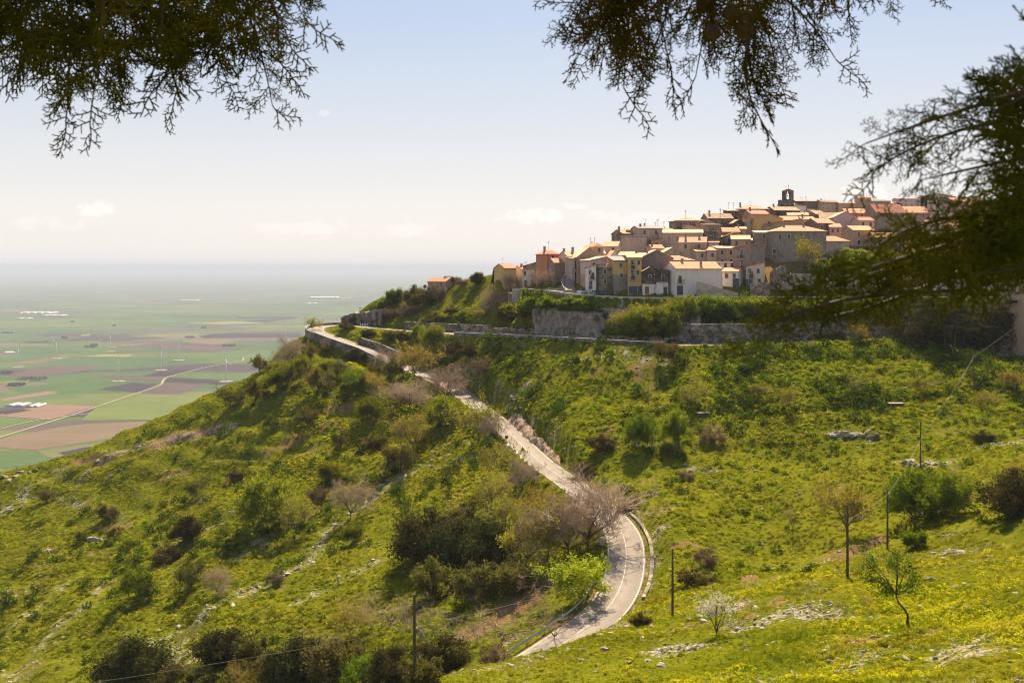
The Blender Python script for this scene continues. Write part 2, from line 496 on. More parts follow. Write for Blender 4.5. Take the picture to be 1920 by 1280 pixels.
def ground_z(x, y):
    x, y = np.asarray(x, float), np.asarray(y, float)
    i = np.clip(np.searchsorted(GX, x)-1, 0, len(GX)-2); j = np.clip(np.searchsorted(GY, y)-1, 0, len(GY)-2)
    fx = (x-GX[i])/(GX[i+1]-GX[i]); fy = (y-GY[j])/(GY[j+1]-GY[j])
    return (TZ[j,i]*(1-fx)+TZ[j,i+1]*fx)*(1-fy)+(TZ[j+1,i]*(1-fx)+TZ[j+1,i+1]*fx)*fy
def gz(x, y): return float(ground_z(x, y))

def hit(u, v, tmin=20, tmax=700):
    """Where the line of sight through photo pixel (u, v) meets the ground."""
    d = np.arange(tmin, tmax, 0.4)
    x, z = (u-960)/FPX*d, -(v-HORIZON)/FPX*d
    below = ground_z(x, d) > z
    k = int(np.argmax(below)) if below.any() else len(d)-1
    return Vector((x[k], d[k], gz(x[k], d[k])))

# cattle tracks, ditches and terrace edges cut into the slopes: rows of photo pixels, depth, half width
for rows_, dep_, wid_ in [([(110,905),(180,872),(260,850),(380,815),(480,790),(560,775),(650,768)],0.9,1.5), ([(150,865),(190,885),(235,925)],0.35,0.7), ([(0,985),(80,1000),(150,1030)],0.4,0.9),
        ([(960,745),(1020,715),(1080,682),(1130,655)],0.8,1.3), ([(1425,1068),(1500,1066),(1560,1050),(1650,1012),(1700,985)],1.3,1.5), ([(1780,945),(1850,930),(1920,925)],0.9,1.5),
        ([(1290,768),(1400,776),(1500,772),(1600,762),(1680,752),(1760,742),(1840,722)],0.9,1.5), ([(1250,838),(1350,842),(1450,836)],0.6,1.2), ([(1560,822),(1620,826),(1680,818)],0.7,1.2), ([(1700,880),(1770,884),(1850,850)],0.7,1.2),
        ([(200,1110),(330,1050),(450,1010)],0.5,1.0), ([(60,1150),(180,1095),(300,1040)],0.5,1.0), ([(380,860),(520,850),(650,830)],0.6,1.1), ([(260,905),(400,880),(520,870)],0.5,1.0), ([(1180,1165),(1300,1150),(1420,1138),(1560,1100),(1700,1080)],0.35,0.6)]:
    D_, _, _ = line_dist(catmull([hit(*q) for q in rows_], 2.0), TX, TY, wid_*4)
    TZ -= dep_*np.exp(-np.clip(D_/wid_, 0, 9)**2)*smooth01((D_LOW-4)/3)
# ------------------------------------------------------------------ the ground
def terrain_mat():
    m, nt, nodes, links, bs = mat_new("hillside_ground")
    pos = world_pos(nodes)
    n1 = noise(nodes, links, 0.05, 5, 0.6, pos)
    n2 = noise(nodes, links, 0.45, 5, 0.65, pos)
    n3 = noise(nodes, links, 2.6, 4, 0.7, pos)
    g = ramp(nodes, [(0.30, (0.05,0.066,0.004)), (0.5, (0.115,0.13,0.006)), (0.7, (0.20,0.19,0.010))])
    links.new(mixc(nodes, links, 0.45, n2.outputs[0], n3.outputs[0]), g.inputs[0])
    g2 = ramp(nodes, [(0.35, (0.04,0.055,0.006)), (0.65, (0.19,0.165,0.012))])
    links.new(n1.outputs[0], g2.inputs[0])
    grass = mixc(nodes, links, 0.4, g.outputs[0], g2.outputs[0])
    soil = ramp(nodes, [(0.3, (0.11,0.062,0.028)), (0.7, (0.25,0.155,0.075))]); links.new(n3.outputs[0], soil.inputs[0])
    rock = ramp(nodes, [(0.3, (0.13,0.10,0.075)), (0.52, (0.30,0.25,0.195)), (0.75, (0.46,0.395,0.32))]); links.new(n3.outputs[0], rock.inputs[0])
    at = N(nodes, 'ShaderNodeAttribute'); at.attribute_name = "cover"
    sep = nodes.new('ShaderNodeSeparateColor'); links.new(at.outputs['Color'], sep.inputs[0])
    def mask(chan, gain):
        a = mathn(nodes, links, 'ADD', sep.outputs[chan], mathn(nodes, links, 'MULTIPLY', mathn(nodes, links, 'SUBTRACT', mixc(nodes, links, 0.5, n3.outputs[0], n2.outputs[0]), 0.5), 2.6))
        return mathn(nodes, links, 'MULTIPLY', mathn(nodes, links, 'SUBTRACT', a, 0.5), gain, True)
    c = mixc(nodes, links, mask(1, 5.0), grass, soil.outputs[0])
    c = mixc(nodes, links, mask(0, 5.0), c, rock.outputs[0])
    links.new(c, bs.inputs['Base Color']); bs.inputs['Roughness'].default_value = 0.95
    bs.inputs['Specular IOR Level'].default_value = 0.0
    h = mathn(nodes, links, 'ADD', mathn(nodes, links, 'MULTIPLY', n2.outputs[0], 0.7), mathn(nodes, links, 'MULTIPLY', n3.outputs[0], 0.45))
    bump(nodes, links, h, bs, 0.9, 0.9)
    return m
M = {}
M['ground'] = terrain_mat()

ny, nx = TX.shape
idx = np.arange(nx*ny).reshape(ny, nx)
quads = np.stack([idx[:-1,:-1], idx[:-1,1:], idx[1:,1:], idx[1:,:-1]], -1).reshape(-1, 4)
me = mesh_np("hillside", np.stack([TX, TY, TZ], -1).reshape(-1, 3), quads, [M['ground']], smooth=True)

# what covers the ground where: R = bare limestone and scree, G = bare soil (surveyed strips, not light)
ROCK, SOIL = np.zeros(TX.shape), np.zeros(TX.shape)
def paint(arr, rows, r, val=1.0):
    pts = [hit(*q) for q in rows]
    if len(pts) == 1: pts = [pts[0], pts[0]+Vector((0.5,0,0))]
    D, _, _ = line_dist(pts, TX, TY, r*2+3)
    np.maximum(arr, val*smooth01(1.2-D/r+0.7*fbm(TX/4, TY/4, 3, 61)), out=arr)
for rows, r in [([(0,965),(60,905),(110,885)],3), ([(150,900),(215,845),(300,830),(360,815),(430,800)],4), ([(110,935),(160,950),(235,970)],2),
        ([(0,1190),(70,1150),(130,1090)],2.2), ([(60,1230),(140,1150),(195,1095)],2.2), ([(10,1280),(80,1220)],3), ([(0,1120),(40,1110)],3),
        ([(290,1200),(380,1155),(470,1110),(560,1065),(600,1010),(640,975),(700,930)],3.0), ([(700,930),(760,890),(830,850),(880,830)],2.2), ([(350,1010),(420,970)],3), ([(440,1050),(500,1010)],2.5),
        ([(310,1215),(350,1240)],4), ([(560,1130),(640,1090),(700,1060)],3), ([(900,960),(960,930)],3), ([(1560,815),(1640,820)],2.6), ([(1700,865),(1770,870)],3),
        ([(1850,840),(1915,830)],4), ([(1290,880),(1325,880)],2.5), ([(1210,840),(1270,838)],2.5), ([(960,760),(985,735)],3),
        ([(1000,1230),(1100,1190),(1180,1170),(1300,1150),(1380,1140)],2.2), ([(1760,1040),(1820,1035)],2.5), ([(1560,1270),(1640,1225)],1.8), ([(870,1262),(1000,1240)],2.0),
        ([(1425,1060),(1500,1065),(1560,1050)],1.2), ([(1230,1000),(1225,1050),(1215,1110)],2.0), ([(820,880),(900,850)],2.0), ([(1100,670),(1230,675)],5)]:
    paint(ROCK, rows, r*1.35, 0.62)
for rows, r in [([(300,830),(400,808)],7), ([(130,862),(200,868)],4), ([(170,990),(240,985)],4), ([(500,850),(620,800)],4), ([(1250,1185),(1330,1170)],2.2), ([(1560,1200),(1600,1205)],2.0),
        ([(1560,1045),(1650,1010),(1700,1005)],2.6), ([(1800,940),(1850,930)],2.5), ([(620,770),(650,760)],3), ([(1150,640),(1060,690),(960,740)],1.2), ([(1400,1150),(1470,1130)],3), ([(900,1180),(1000,1110)],5)]:
    paint(SOIL, rows, r, 0.75)
gx_, gy_ = np.gradient(TZ, GX, axis=1), np.gradient(TZ, GY, axis=0)
SLOPE = np.hypot(gx_, gy_)
ROCK = np.maximum(ROCK*0.8, 0.5*smooth01((SLOPE-1.1)/0.5)*(D_LOW < 30)*smooth01(0.7+fbm(TX/5, TY/5, 3, 41)))
ROCK += 0.25*ROCK*fbm(TX/2.2, TY/2.2, 2, 43)
ROCK = np.maximum(ROCK, 0.57*smooth01(fbm(TX/7, TY/7, 3, 77)*2.4-0.55)*(TY < 135))
ROCK = np.maximum(ROCK, 0.45*smooth01(fbm(TX/12, TY/12, 3, 55)*2.2-0.7)*(TX < 0))
SOIL = np.maximum(SOIL, 0.62*smooth01(fbm(TX/11, TY/11, 3, 99)*2.2-0.65))
SOIL = np.maximum(SOIL, 0.75*vill_mask)
SOIL = np.maximum(SOIL, 0.62*smooth01((4.6-D_LOW)/0.9))
ca = me.color_attributes.new("cover", 'FLOAT_COLOR', 'POINT')
ca.data.foreach_set("color", np.stack([ROCK, SOIL, np.zeros_like(ROCK), np.ones_like(ROCK)], -1).astype(np.float32).ravel())
tag(link_mesh("hillside", me), kind='structure')

def grid_at(arr, x, y):
    i = np.clip(np.searchsorted(GX, x)-1, 0, len(GX)-1); j = np.clip(np.searchsorted(GY, y)-1, 0, len(GY)-1)
    return arr[j, i]

# ------------------------------------------------------------------ the plain far below
PLAIN_Z = -420.0
def PL(u, v, dz=0.0):
    d = -PLAIN_Z*FPX/(v-HORIZON)
    return Vector(((u-960)/FPX*d, d, PLAIN_Z+dz))
def plain_shader():
    m, nt, nodes, links, bs = mat_new("farmland")
    pos = world_pos(nodes)
    mp = N(nodes, 'ShaderNodeMapping'); mp.inputs['Rotation'].default_value = (0,0,math.radians(24)); mp.inputs['Scale'].default_value = (1/520, 1/230, 0)
    links.new(pos, mp.inputs['Vector'])
    v = N(nodes, 'ShaderNodeTexVoronoi'); v.distance = 'CHEBYCHEV'; v.voronoi_dimensions = '2D'; v.inputs['Scale'].default_value = 1.0; v.inputs['Randomness'].default_value = 0.8
    links.new(mp.outputs[0], v.inputs['Vector'])
    sep = nodes.new('ShaderNodeSeparateColor'); links.new(v.outputs['Color'], sep.inputs[0])
    r = ramp(nodes, [(0.0,(0.064,0.112,0.030)),(0.14,(0.085,0.132,0.033)),(0.3,(0.070,0.115,0.042)),(0.42,(0.115,0.138,0.038)),(0.52,(0.09,0.128,0.044)),(0.62,(0.145,0.118,0.075)),(0.68,(0.085,0.115,0.042)),(0.76,(0.070,0.052,0.055)),(0.86,(0.115,0.088,0.078)),(0.94,(0.15,0.145,0.06))], 'CONSTANT')
    links.new(sep.outputs[0], r.inputs[0])
    n = noise(nodes, links, 1/900, 5, 0.6, pos); n2 = noise(nodes, links, 1/70, 4, 0.6, pos)
    g = ramp(nodes, [(0.3,(0.6,0.62,0.6)),(0.7,(1.02,1.0,0.94))]); links.new(n.outputs[0], g.inputs[0])
    c = mixc(nodes, links, 0.9, r.outputs[0], g.outputs[0], 'MULTIPLY')
    g3 = ramp(nodes, [(0.3,(0.8,0.8,0.8)),(0.7,(1.15,1.15,1.15))]); links.new(n2.outputs[0], g3.inputs[0])
    c = mixc(nodes, links, 0.6, c, g3.outputs[0], 'MULTIPLY')
    links.new(c, bs.inputs['Base Color']); bs.inputs['Roughness'].default_value = 1.0; bs.inputs['Specular IOR Level'].default_value = 0.0
    return m
M['plain'] = plain_shader()
tag(MB().add([(-36000,-2000,PLAIN_Z),(36000,-2000,PLAIN_Z),(36000,62000,PLAIN_Z),(-36000,62000,PLAIN_Z)], [(0,1,2,3)]).build("plain", M['plain']), kind='structure')
def field_mat(name, col):
    m, nt, nodes, links, bs = mat_new(name)
    pos = world_pos(nodes)
    mp = N(nodes, 'ShaderNodeMapping'); mp.inputs['Rotation'].default_value = (0,0,math.radians(24)); mp.inputs['Scale'].default_value = (1/300, 1/18, 0)
    links.new(pos, mp.inputs['Vector'])
    n = noise(nodes, links, 1.0, 3, 0.6, mp.outputs[0]); n2 = noise(nodes, links, 1/160, 4, 0.6, pos)
    r = ramp(nodes, [(0.3, tuple(c*0.66 for c in col)), (0.7, tuple(c*1.02 for c in col))])
    links.new(mixc(nodes, links, 0.5, n.outputs[0], n2.outputs[0]), r.inputs[0])
    links.new(r.outputs[0], bs.inputs['Base Color']); bs.inputs['Roughness'].default_value = 1.0; bs.inputs['Specular IOR Level'].default_value = 0.0
    return m
FM = {k: field_mat("field_"+k, c) for k, c in dict(dark=(0.045,0.032,0.040), brown=(0.10,0.07,0.062), tan=(0.17,0.12,0.075), pink=(0.22,0.14,0.095), lime=(0.125,0.155,0.035), green=(0.075,0.12,0.035), straw=(0.26,0.22,0.09), white=(0.6,0.52,0.42)).items()}
for k, (mat, poly) in enumerate([
    ('dark', [(181,730),(247,717),(297,720),(258,736)]), ('dark', [(266,705),(299,696),(362,694),(311,706)]), ('dark', [(279,695),(297,692.6),(358,693),(300,695.5)]),
    ('dark', [(314,707),(446,714),(434,722),(309,716.5)]), ('brown', [(169,708),(211,702.7),(265,705),(309,706.5),(302,714.6)]), ('brown', [(263,738),(309,718),(393,719),(335,740)]),
    ('pink', [(0,748),(89,733),(113,736),(7,752)]), ('brown', [(14,705),(72,688),(199,685),(115,703),(48,708)]), ('dark', [(371,630),(402,625.5),(560,624),(575,633),(383,634)]),
    ('brown', [(420,623),(540,620),(590,623),(430,625)]), ('brown', [(215,649),(283,643),(455,652),(426,658),(395,661)]), ('tan', [(-20,828),(98,803),(157,795),(320,788),(262,813),(66,844),(-20,838)]),
    ('pink', [(-10,779),(85,759),(184,760),(95,787)]), ('dark', [(110,849),(157,839),(197,834),(177,844),(125,854)]), ('lime', [(180,764),(262,742),(394,741),(340,787),(151,788)]),
    ('tan', [(10,682),(60,676),(125,668),(130,671),(60,682)]), ('straw', [(160,668),(185,664),(250,665),(240,669)]), ('lime', [(0,715),(40,712),(85,709),(60,714),(0,720)]),
    ('green', [(-20,850),(60,845),(110,862),(40,875),(-20,880)]), ('straw', [(150,628),(168,626),(170,629),(155,630)]), ('dark', [(40,641),(90,639),(95,642),(60,643)]),
    ('white', [(8,659.5),(22,658.5),(30,660),(12,661)]), ('green', [(100,648),(130,646),(215,660),(175,667)]), ('dark', [(-10,772),(30,767),(60,769),(10,777)]),
    ('tan', [(330,640),(400,637),(450,640),(400,647)]), ('dark', [(440,595),(560,594),(555,596),(445,597)]), ('dark', [(455,602),(520,598),(560,596),(500,604)]), ('straw', [(350,606),(430,603),(500,605),(420,608)])]):
    o = MB().add([PL(u, v, 0.2+0.03*k) for u, v in poly], [tuple(range(len(poly)))[::-1]]).build("field", FM[mat])
    tag(o, kind='structure')
def ribbon(pts, half, z_add=0.0, across=None):
    L = offset_line(pts, -half); R = offset_line(pts, half)
    v = [(p.x, p.y, p.z+z_add) for a in zip(L, R) for p in a]
    return v, [(2*i, 2*i+1, 2*i+3, 2*i+2) for i in range(len(pts)-1)]
M['dirt'] = field_mat("pale_dirt", (0.34, 0.27, 0.185))
for rows, half in [([(-30,828),(0,820),(49,805),(120,783),(184,762),(256,737.5),(285,728),(302,721),(306,714),(316,707),(361,695),(394,687),(453,677),(459,670),(512,664),(560,659)],4.2),
                   ([(207,652),(240,648),(285,643.5)],7), ([(0,805),(60,790),(110,782),(170,775)],3)]:
    pts = catmull([PL(u, v, 1.5) for u, v in rows], 40)
    for p in pts: p.z = PLAIN_Z+1.5
    tag(MB().add(*ribbon(pts, half)).build("farm_track", M['dirt']), kind='structure')

# ------------------------------------------------------------------ roads
def asphalt():
    m, nt, nodes, links, bs = mat_new("sunbleached_asphalt")
    pos = world_pos(nodes)
    at = N(nodes, 'ShaderNodeAttribute'); at.attribute_name = "across"
    n = noise(nodes, links, 0.18, 6, 0.72, pos); n2 = noise(nodes, links, 4, 3, 0.6, pos)
    r = ramp(nodes, [(0.36,(0.20,0.163,0.132)),(0.7,(0.245,0.203,0.168))]); links.new(n.outputs[0], r.inputs[0])
    # tyre-polished lanes
    w = mathn(nodes, links, 'SINE', mathn(nodes, links, 'MULTIPLY', at.outputs['Fac'], math.pi*4))
    w = mathn(nodes, links, 'MULTIPLY_ADD', w, 0.5); nodes[-1].inputs[2].default_value = 0.5
    lane = ramp(nodes, [(0.0,(0.9,0.9,0.9)),(1.0,(1.07,1.07,1.07))]); links.new(w, lane.inputs[0])
    c = mixc(nodes, links, 1.0, r.outputs[0], lane.outputs[0], 'MULTIPLY')
    g = ramp(nodes, [(0.35,(0.86,0.86,0.86)),(0.65,(1.1,1.1,1.1))]); links.new(n2.outputs[0], g.inputs[0])
    c = mixc(nodes, links, 1.0, c, g.outputs[0], 'MULTIPLY')
    links.new(c, bs.inputs['Base Color']); bs.inputs['Roughness'].default_value = 0.9; bs.inputs['Specular IOR Level'].default_value = 0.2
    return m
M['asphalt'] = asphalt()
M['paint'] = plain_mat("worn_road_paint", (0.33,0.29,0.24), 0.7, 0.3, 1.5)
def road(name, line, half, mat, z_add=0.0):
    cross = np.linspace(-half, half, 9)
    rows = [offset_line(line, c) for c in cross]
    v = np.array([[(p.x, p.y, p.z+z_add) for p in r] for r in rows])      # across, along
    na, nl = v.shape[:2]
    ii = np.arange(na*nl).reshape(na, nl)
    q = np.stack([ii[:-1,:-1], ii[1:,:-1], ii[1:,1:], ii[:-1,1:]], -1).reshape(-1, 4)
    me = mesh_np(name, v.reshape(-1, 3), q, [mat], smooth=True)
    a = me.attributes.new("across", 'FLOAT', 'POINT'); a.data.foreach_set("value", np.repeat(np.linspace(0, 1, na), nl).astype(np.float32))
    return tag(link_mesh(name, me), kind='structure')
road("mountain_road", LOW, LOW_HALF, M['asphalt'])
road("village_street", VIL, VIL_HALF, M['asphalt'])
def marking(line, off, half, a=0, b=None):
    L = offset_line(line, off)[a:b]
    return tag(MB().add(*ribbon(L, half, 0.012)).build("road_marking", M['paint']), kind='structure')
for off in (-LOW_HALF+0.22, LOW_HALF-0.22): marking(LOW, off, 0.06)
marking(LOW, 0.0, 0.055)

# ------------------------------------------------------------------ air
def haze_box():
    m = bpy.data.materials.new("haze_air"); m.use_nodes = True
    nt = m.node_tree; nt.nodes.clear()
    out = nt.nodes.new('ShaderNodeOutputMaterial'); vol = nt.nodes.new('ShaderNodeVolumePrincipled')
    vol.inputs['Color'].default_value = (0.54, 0.592, 0.705, 1); vol.inputs['Density'].default_value = HAZE
    vol.inputs['Anisotropy'].default_value = 0.0
    nt.links.new(vol.outputs[0], out.inputs['Volume'])
    try: m.volume_sampling = 'DISTANCE'
    except Exception: pass
    o = MB().box(-37000, 37000, -2500, 63000, PLAIN_Z-5.2, 48).build("haze", m)
    tag(o, kind='stuff')
HAZE = 6.6e-5
# ------------------------------------------------------------------ retaining walls, rock faces
M['wall_stone'] = stone_wall_mat("grey_masonry", (0.25,0.20,0.16), (0.085,0.068,0.05), stain=0.42)
M['wall_rubble'] = stone_wall_mat("rubble_masonry", (0.27,0.205,0.155), (0.12,0.09,0.065), 1.6, 2.4)
M['wall_plaster'] = plain_mat("old_render", (0.34,0.28,0.22), 0.9, 0.35, 0.5)
M['coping'] = plain_mat("pale_coping", (0.56,0.48,0.38), 0.85, 0.15, 0.8)
M['iron'] = plain_mat("dark_iron", (0.035,0.03,0.028), 0.6)
M['steel'] = plain_mat("galvanised_steel", (0.40,0.40,0.40), 0.45, 0.1, 2, 0.7)
M['wood'] = plain_mat("tarred_pole_wood", (0.07,0.05,0.035), 0.85, 0.3, 4)

def rock_mat(name, c, moss=0.2):
    m, nt, nodes, links, bs = mat_new(name)
    pos = world_pos(nodes)
    mp = N(nodes, 'ShaderNodeMapping'); mp.inputs['Scale'].default_value = (1,1,0.45); links.new(pos, mp.inputs['Vector'])
    n = noise(nodes, links, 0.55, 6, 0.7, mp.outputs[0]); n2 = noise(nodes, links, 3.0, 4, 0.7, pos)
    r = ramp(nodes, [(0.36, tuple(x*0.2 for x in c)), (0.5, c), (0.66, tuple(min(1,x*1.6) for x in c))])
    links.new(mixc(nodes, links, 0.4, n.outputs[0], n2.outputs[0]), r.inputs[0])
    n3 = noise(nodes, links, 0.3, 4, 0.7, pos); rm = ramp(nodes, [(0.58,(0,0,0)),(0.66,(1,1,1))]); links.new(n3.outputs[0], rm.inputs[0])
    cc = mixc(nodes, links, mathn(nodes, links, 'MULTIPLY', rm.outputs[0], moss), r.outputs[0], (0.07,0.075,0.02))
    links.new(cc, bs.inputs['Base Color']); bs.inputs['Roughness'].default_value = 0.95; bs.inputs['Specular IOR Level'].default_value = 0.15
    bump(nodes, links, n.outputs[0], bs, 0.8, 0.5)
    return m
M['rock'] = rock_mat("limestone", (0.235,0.185,0.145), 0.5)
M['cut_rock'] = rock_mat("reddish_cut_rock", (0.30,0.20,0.14))
M['boulder'] = rock_mat("pale_limestone", (0.29,0.24,0.185), 0.25)

def li(line, u, v, lo=0, hi=None):
    """Index of the survey line's point seen nearest to a photo pixel."""
    best, bi = 1e9, 0
    for i, p in enumerate(line[:hi]):
        if i < lo: continue
        q = (960+p.x/p.y*FPX-u)**2+(HORIZON-p.z/p.y*FPX-v)**2
        if q < best: best, bi = q, i
    return bi

def wall_run(name, pts, top, bottom, thick, mat, label, cap=None, ends=0.0, cat='wall', crumble=0.0, rng=random.Random(3)):
    """A wall along pts; top / bottom: height above the run's own z (number or list) or 'ground' for the foot."""
    inner = offset_line(pts, thick)
    mb, n = MB(), len(pts)
    tops = top if hasattr(top, '__len__') else [top]*n
    vs = []
    for i, (a, b) in enumerate(zip(pts, inner)):
        bot = min(gz(a.x, a.y), gz(b.x, b.y))-0.8 if bottom == 'ground' else a.z+(bottom[i] if hasattr(bottom, '__len__') else bottom)
        t = a.z+tops[i]-(rng.random()*crumble)
        mid = (a.z+tops[i]+bot)/2
        batter = 0.05*(t-bot)
        da = (a-b); da.z = 0; da.normalize()
        vs += [(a.x+da.x*batter, a.y+da.y*batter, bot), (a.x, a.y, t), (b.x, b.y, t), (b.x, b.y, bot)]
    fs = []
    for i in range(n-1):
        k = 4*i
        fs += [(k,k+4,k+5,k+1),(k+1,k+5,k+6,k+2),(k+2,k+6,k+7,k+3)]
    fs += [(0,1,2,3), (4*(n-1)+3,4*(n-1)+2,4*(n-1)+1,4*(n-1))]
    if cap is None:
        o = mb.add(vs, fs).build(name, mat)
        return tag(o, label, cat)
    root = empty(name, pts[n//2])
    o = mb.add([(v[0]-root.location.x, v[1]-root.location.y, v[2]-root.location.z) for v in vs], fs).build("masonry", mat, root)
    A, B = offset_line(pts, -0.12), offset_line(pts, thick+0.12)
    c = MB(); vs = []
    for i, (a, b) in enumerate(zip(A, B)):
        z = a.z+tops[i]
        vs += [(p.x-root.location.x, p.y-root.location.y, p.z-root.location.z) for p in (Vector((a.x,a.y,z+0.004)), Vector((a.x,a.y,z+0.16)), Vector((b.x,b.y,z+0.16)), Vector((b.x,b.y,z+0.004)))]
    c.add(vs, [f for i in range(n-1) for f in ((4*i,4*i+4,4*i+5,4*i+1),(4*i+1,4*i+5,4*i+6,4*i+2),(4*i+2,4*i+6,4*i+7,4*i+3),(4*i,4*i+3,4*i+7,4*i+4))]+[(0,1,2,3),(4*n-1,4*n-2,4*n-3,4*n-4)])
    c.build("coping", cap, root)
    return tag(root, label, cat)

iH = li(LOW, 594, 621)
hp_a, hp_b = li(LOW, 720, 669, 0, iH), li(LOW, 640, 609, iH)
wall_run("parapet_wall", offset_line(LOW, -LOW_HALF-0.55)[hp_a:hp_b], 0.8, 'ground', -0.5, M['wall_stone'], "curved grey stone parapet around the outside of the hairpin bend", M['coping'])
wall_run("retaining_wall", offset_line(LOW, LOW_HALF+0.9)[li(LOW,728,672,0,iH):li(LOW,655,643,0,iH)], 2.3, 'ground', 0.6, M['wall_stone'], "low masonry wall on the uphill verge just below the hairpin bend")
m_a, m_b = li(LOW, 872, 627, iH), li(LOW, 1262, 645, iH)
wall_run("parapet_wall", offset_line(LOW, LOW_HALF+0.9)[m_a:m_b], 0.75, [-5.2]*(m_b-m_a), -0.5, M['wall_stone'], "long grey retaining wall with a sunlit coping holding up the upper road", M['coping'])
def bank_wall(ua, va, ub, vb, h, label, mat='wall_stone', off=-LOW_HALF-1.0, crumble=0.12, cap=None, name="retaining_wall"):
    a, b = li(LOW, ua, va, iH), li(LOW, ub, vb, iH)
    return wall_run(name, offset_line(LOW, off)[a:b], h, -0.6, -0.8, M[mat], label, cap, crumble=crumble)
bank_wall(742, 619, 905, 628, 3.0, "straight stone wall behind the upper road beneath the garden terraces")
bank_wall(907, 628, 1006, 632, 2.3, "low mossy buttressed wall along the upper road left of the cliff")
bank_wall(1098, 637, 1190, 641, 1.5, "knee high rubble wall under the yellow flowers beside the upper road", 'wall_rubble', crumble=0.5)
bank_wall(1192, 641, 1272, 645, 1.9, "broken rubble wall in the shade of the green shrubs by the upper road", 'wall_rubble', crumble=0.5)
bank_wall(1306, 645, 1636, 640, 5.2, "tall grey retaining wall below the shrubs right of the cliff")
bank_wall(1638, 640, 1692, 642, 4.2, "shorter stepped end of the tall grey retaining wall")
bank_wall(1700, 642, 1890, 667, 4.6, "stone wall with pale coping behind the trunks of the pines", cap=M['coping'])
a, b = li(VIL, 1042, 545), li(VIL, 1300, 558)
wall_run("retaining_wall", offset_line(VIL, VIL_HALF+0.6)[a:b], 0.12, [-4.6]*(b-a), -0.7, M['wall_plaster'], "stained rendered retaining wall under the village street", M['coping'])
a, b = li(VIL, 1301, 558), li(VIL, 2050, 556)
wall_run("retaining_wall", offset_line(VIL, VIL_HALF+0.6)[a:b], 0.12, [-4.6]*(b-a), -0.7, M['wall_rubble'], "straight retaining wall with a bright coping behind the green shrubs at right", M['coping'])
# terraces above the street at right, and the ruin
def free_wall(name, rows, h, label, mat, thick=0.8, crumble=0.2, z_bot=-1.0, sub=2.0):
    P = [W(*r) for r in rows]; L = []
    for p, q in zip(P, P[1:]):
        n = max(2, int((q-p).length/sub)); L += [p.lerp(q, k/n) for k in range(n)]
    L.append(P[-1])
    return wall_run(name, L, 0.0, [-h]*len(L), -thick, M[mat], label, None, crumble=crumble)
free_wall("terrace_wall", [(1455,513,297),(1520,513,297),(1560,522,297)], 8.5, "brown rendered terrace wall right of the ruined stone house", 'wall_plaster')
free_wall("terrace_wall", [(1562,521,297.5),(1700,521,297.5),(1900,522,297.5)], 7, "long brown garden wall behind the street carrying the white board", 'wall_plaster')
free_wall("ruined_wall", [(1443,508,296.5),(1456,498,296),(1469,494,295.5),(1474,500,299)], 10, "rubble stone corner of a roofless ruin left of the terrace", 'wall_rubble', crumble=0.9)
free_wall("ruined_wall", [(1408,532,290.5),(1424,526,290.8),(1444,529,291.5)], 4.5, "low rubble garden wall below the two small white houses", 'wall_rubble', crumble=0.5)
free_wall("ramp_wall", [(1306,528,290),(1322,531,289.5),(1350,540,289),(1384,549,288.6)], 5.0, "sloping rendered ramp wall in front of the big white house", 'wall_plaster', crumble=0.05)
free_wall("retaining_wall", [(960,541,326),(1000,540.5,324),(1040,540,321),(1058,531,318),(1063,520,316)], 4.5, "wall with dark red coping beside the steep lane", 'wall_plaster', crumble=0.05)
free_wall("retaining_wall", [(953,548,335),(975,551,331),(1004,548,327)], 5, "stone wall at the foot of the bare trees left of the lane", 'wall_rubble')
free_wall("terrace_wall", [(878,537,386),(905,536,384),(926,532,382)], 2.2, "short dark wall under the bushes beside the small tan house", 'wall_rubble')
def ramp_lane():
    L = catmull([W(1070,548,303), W(1066,538,308), W(1061,525,316), W(1068,511,326), W(1073,500,338)], 1.5)
    return tag(MB().add(*ribbon(L, 1.7, 0.2)).build("steep_lane", M['asphalt']), kind='structure')
ramp_lane()

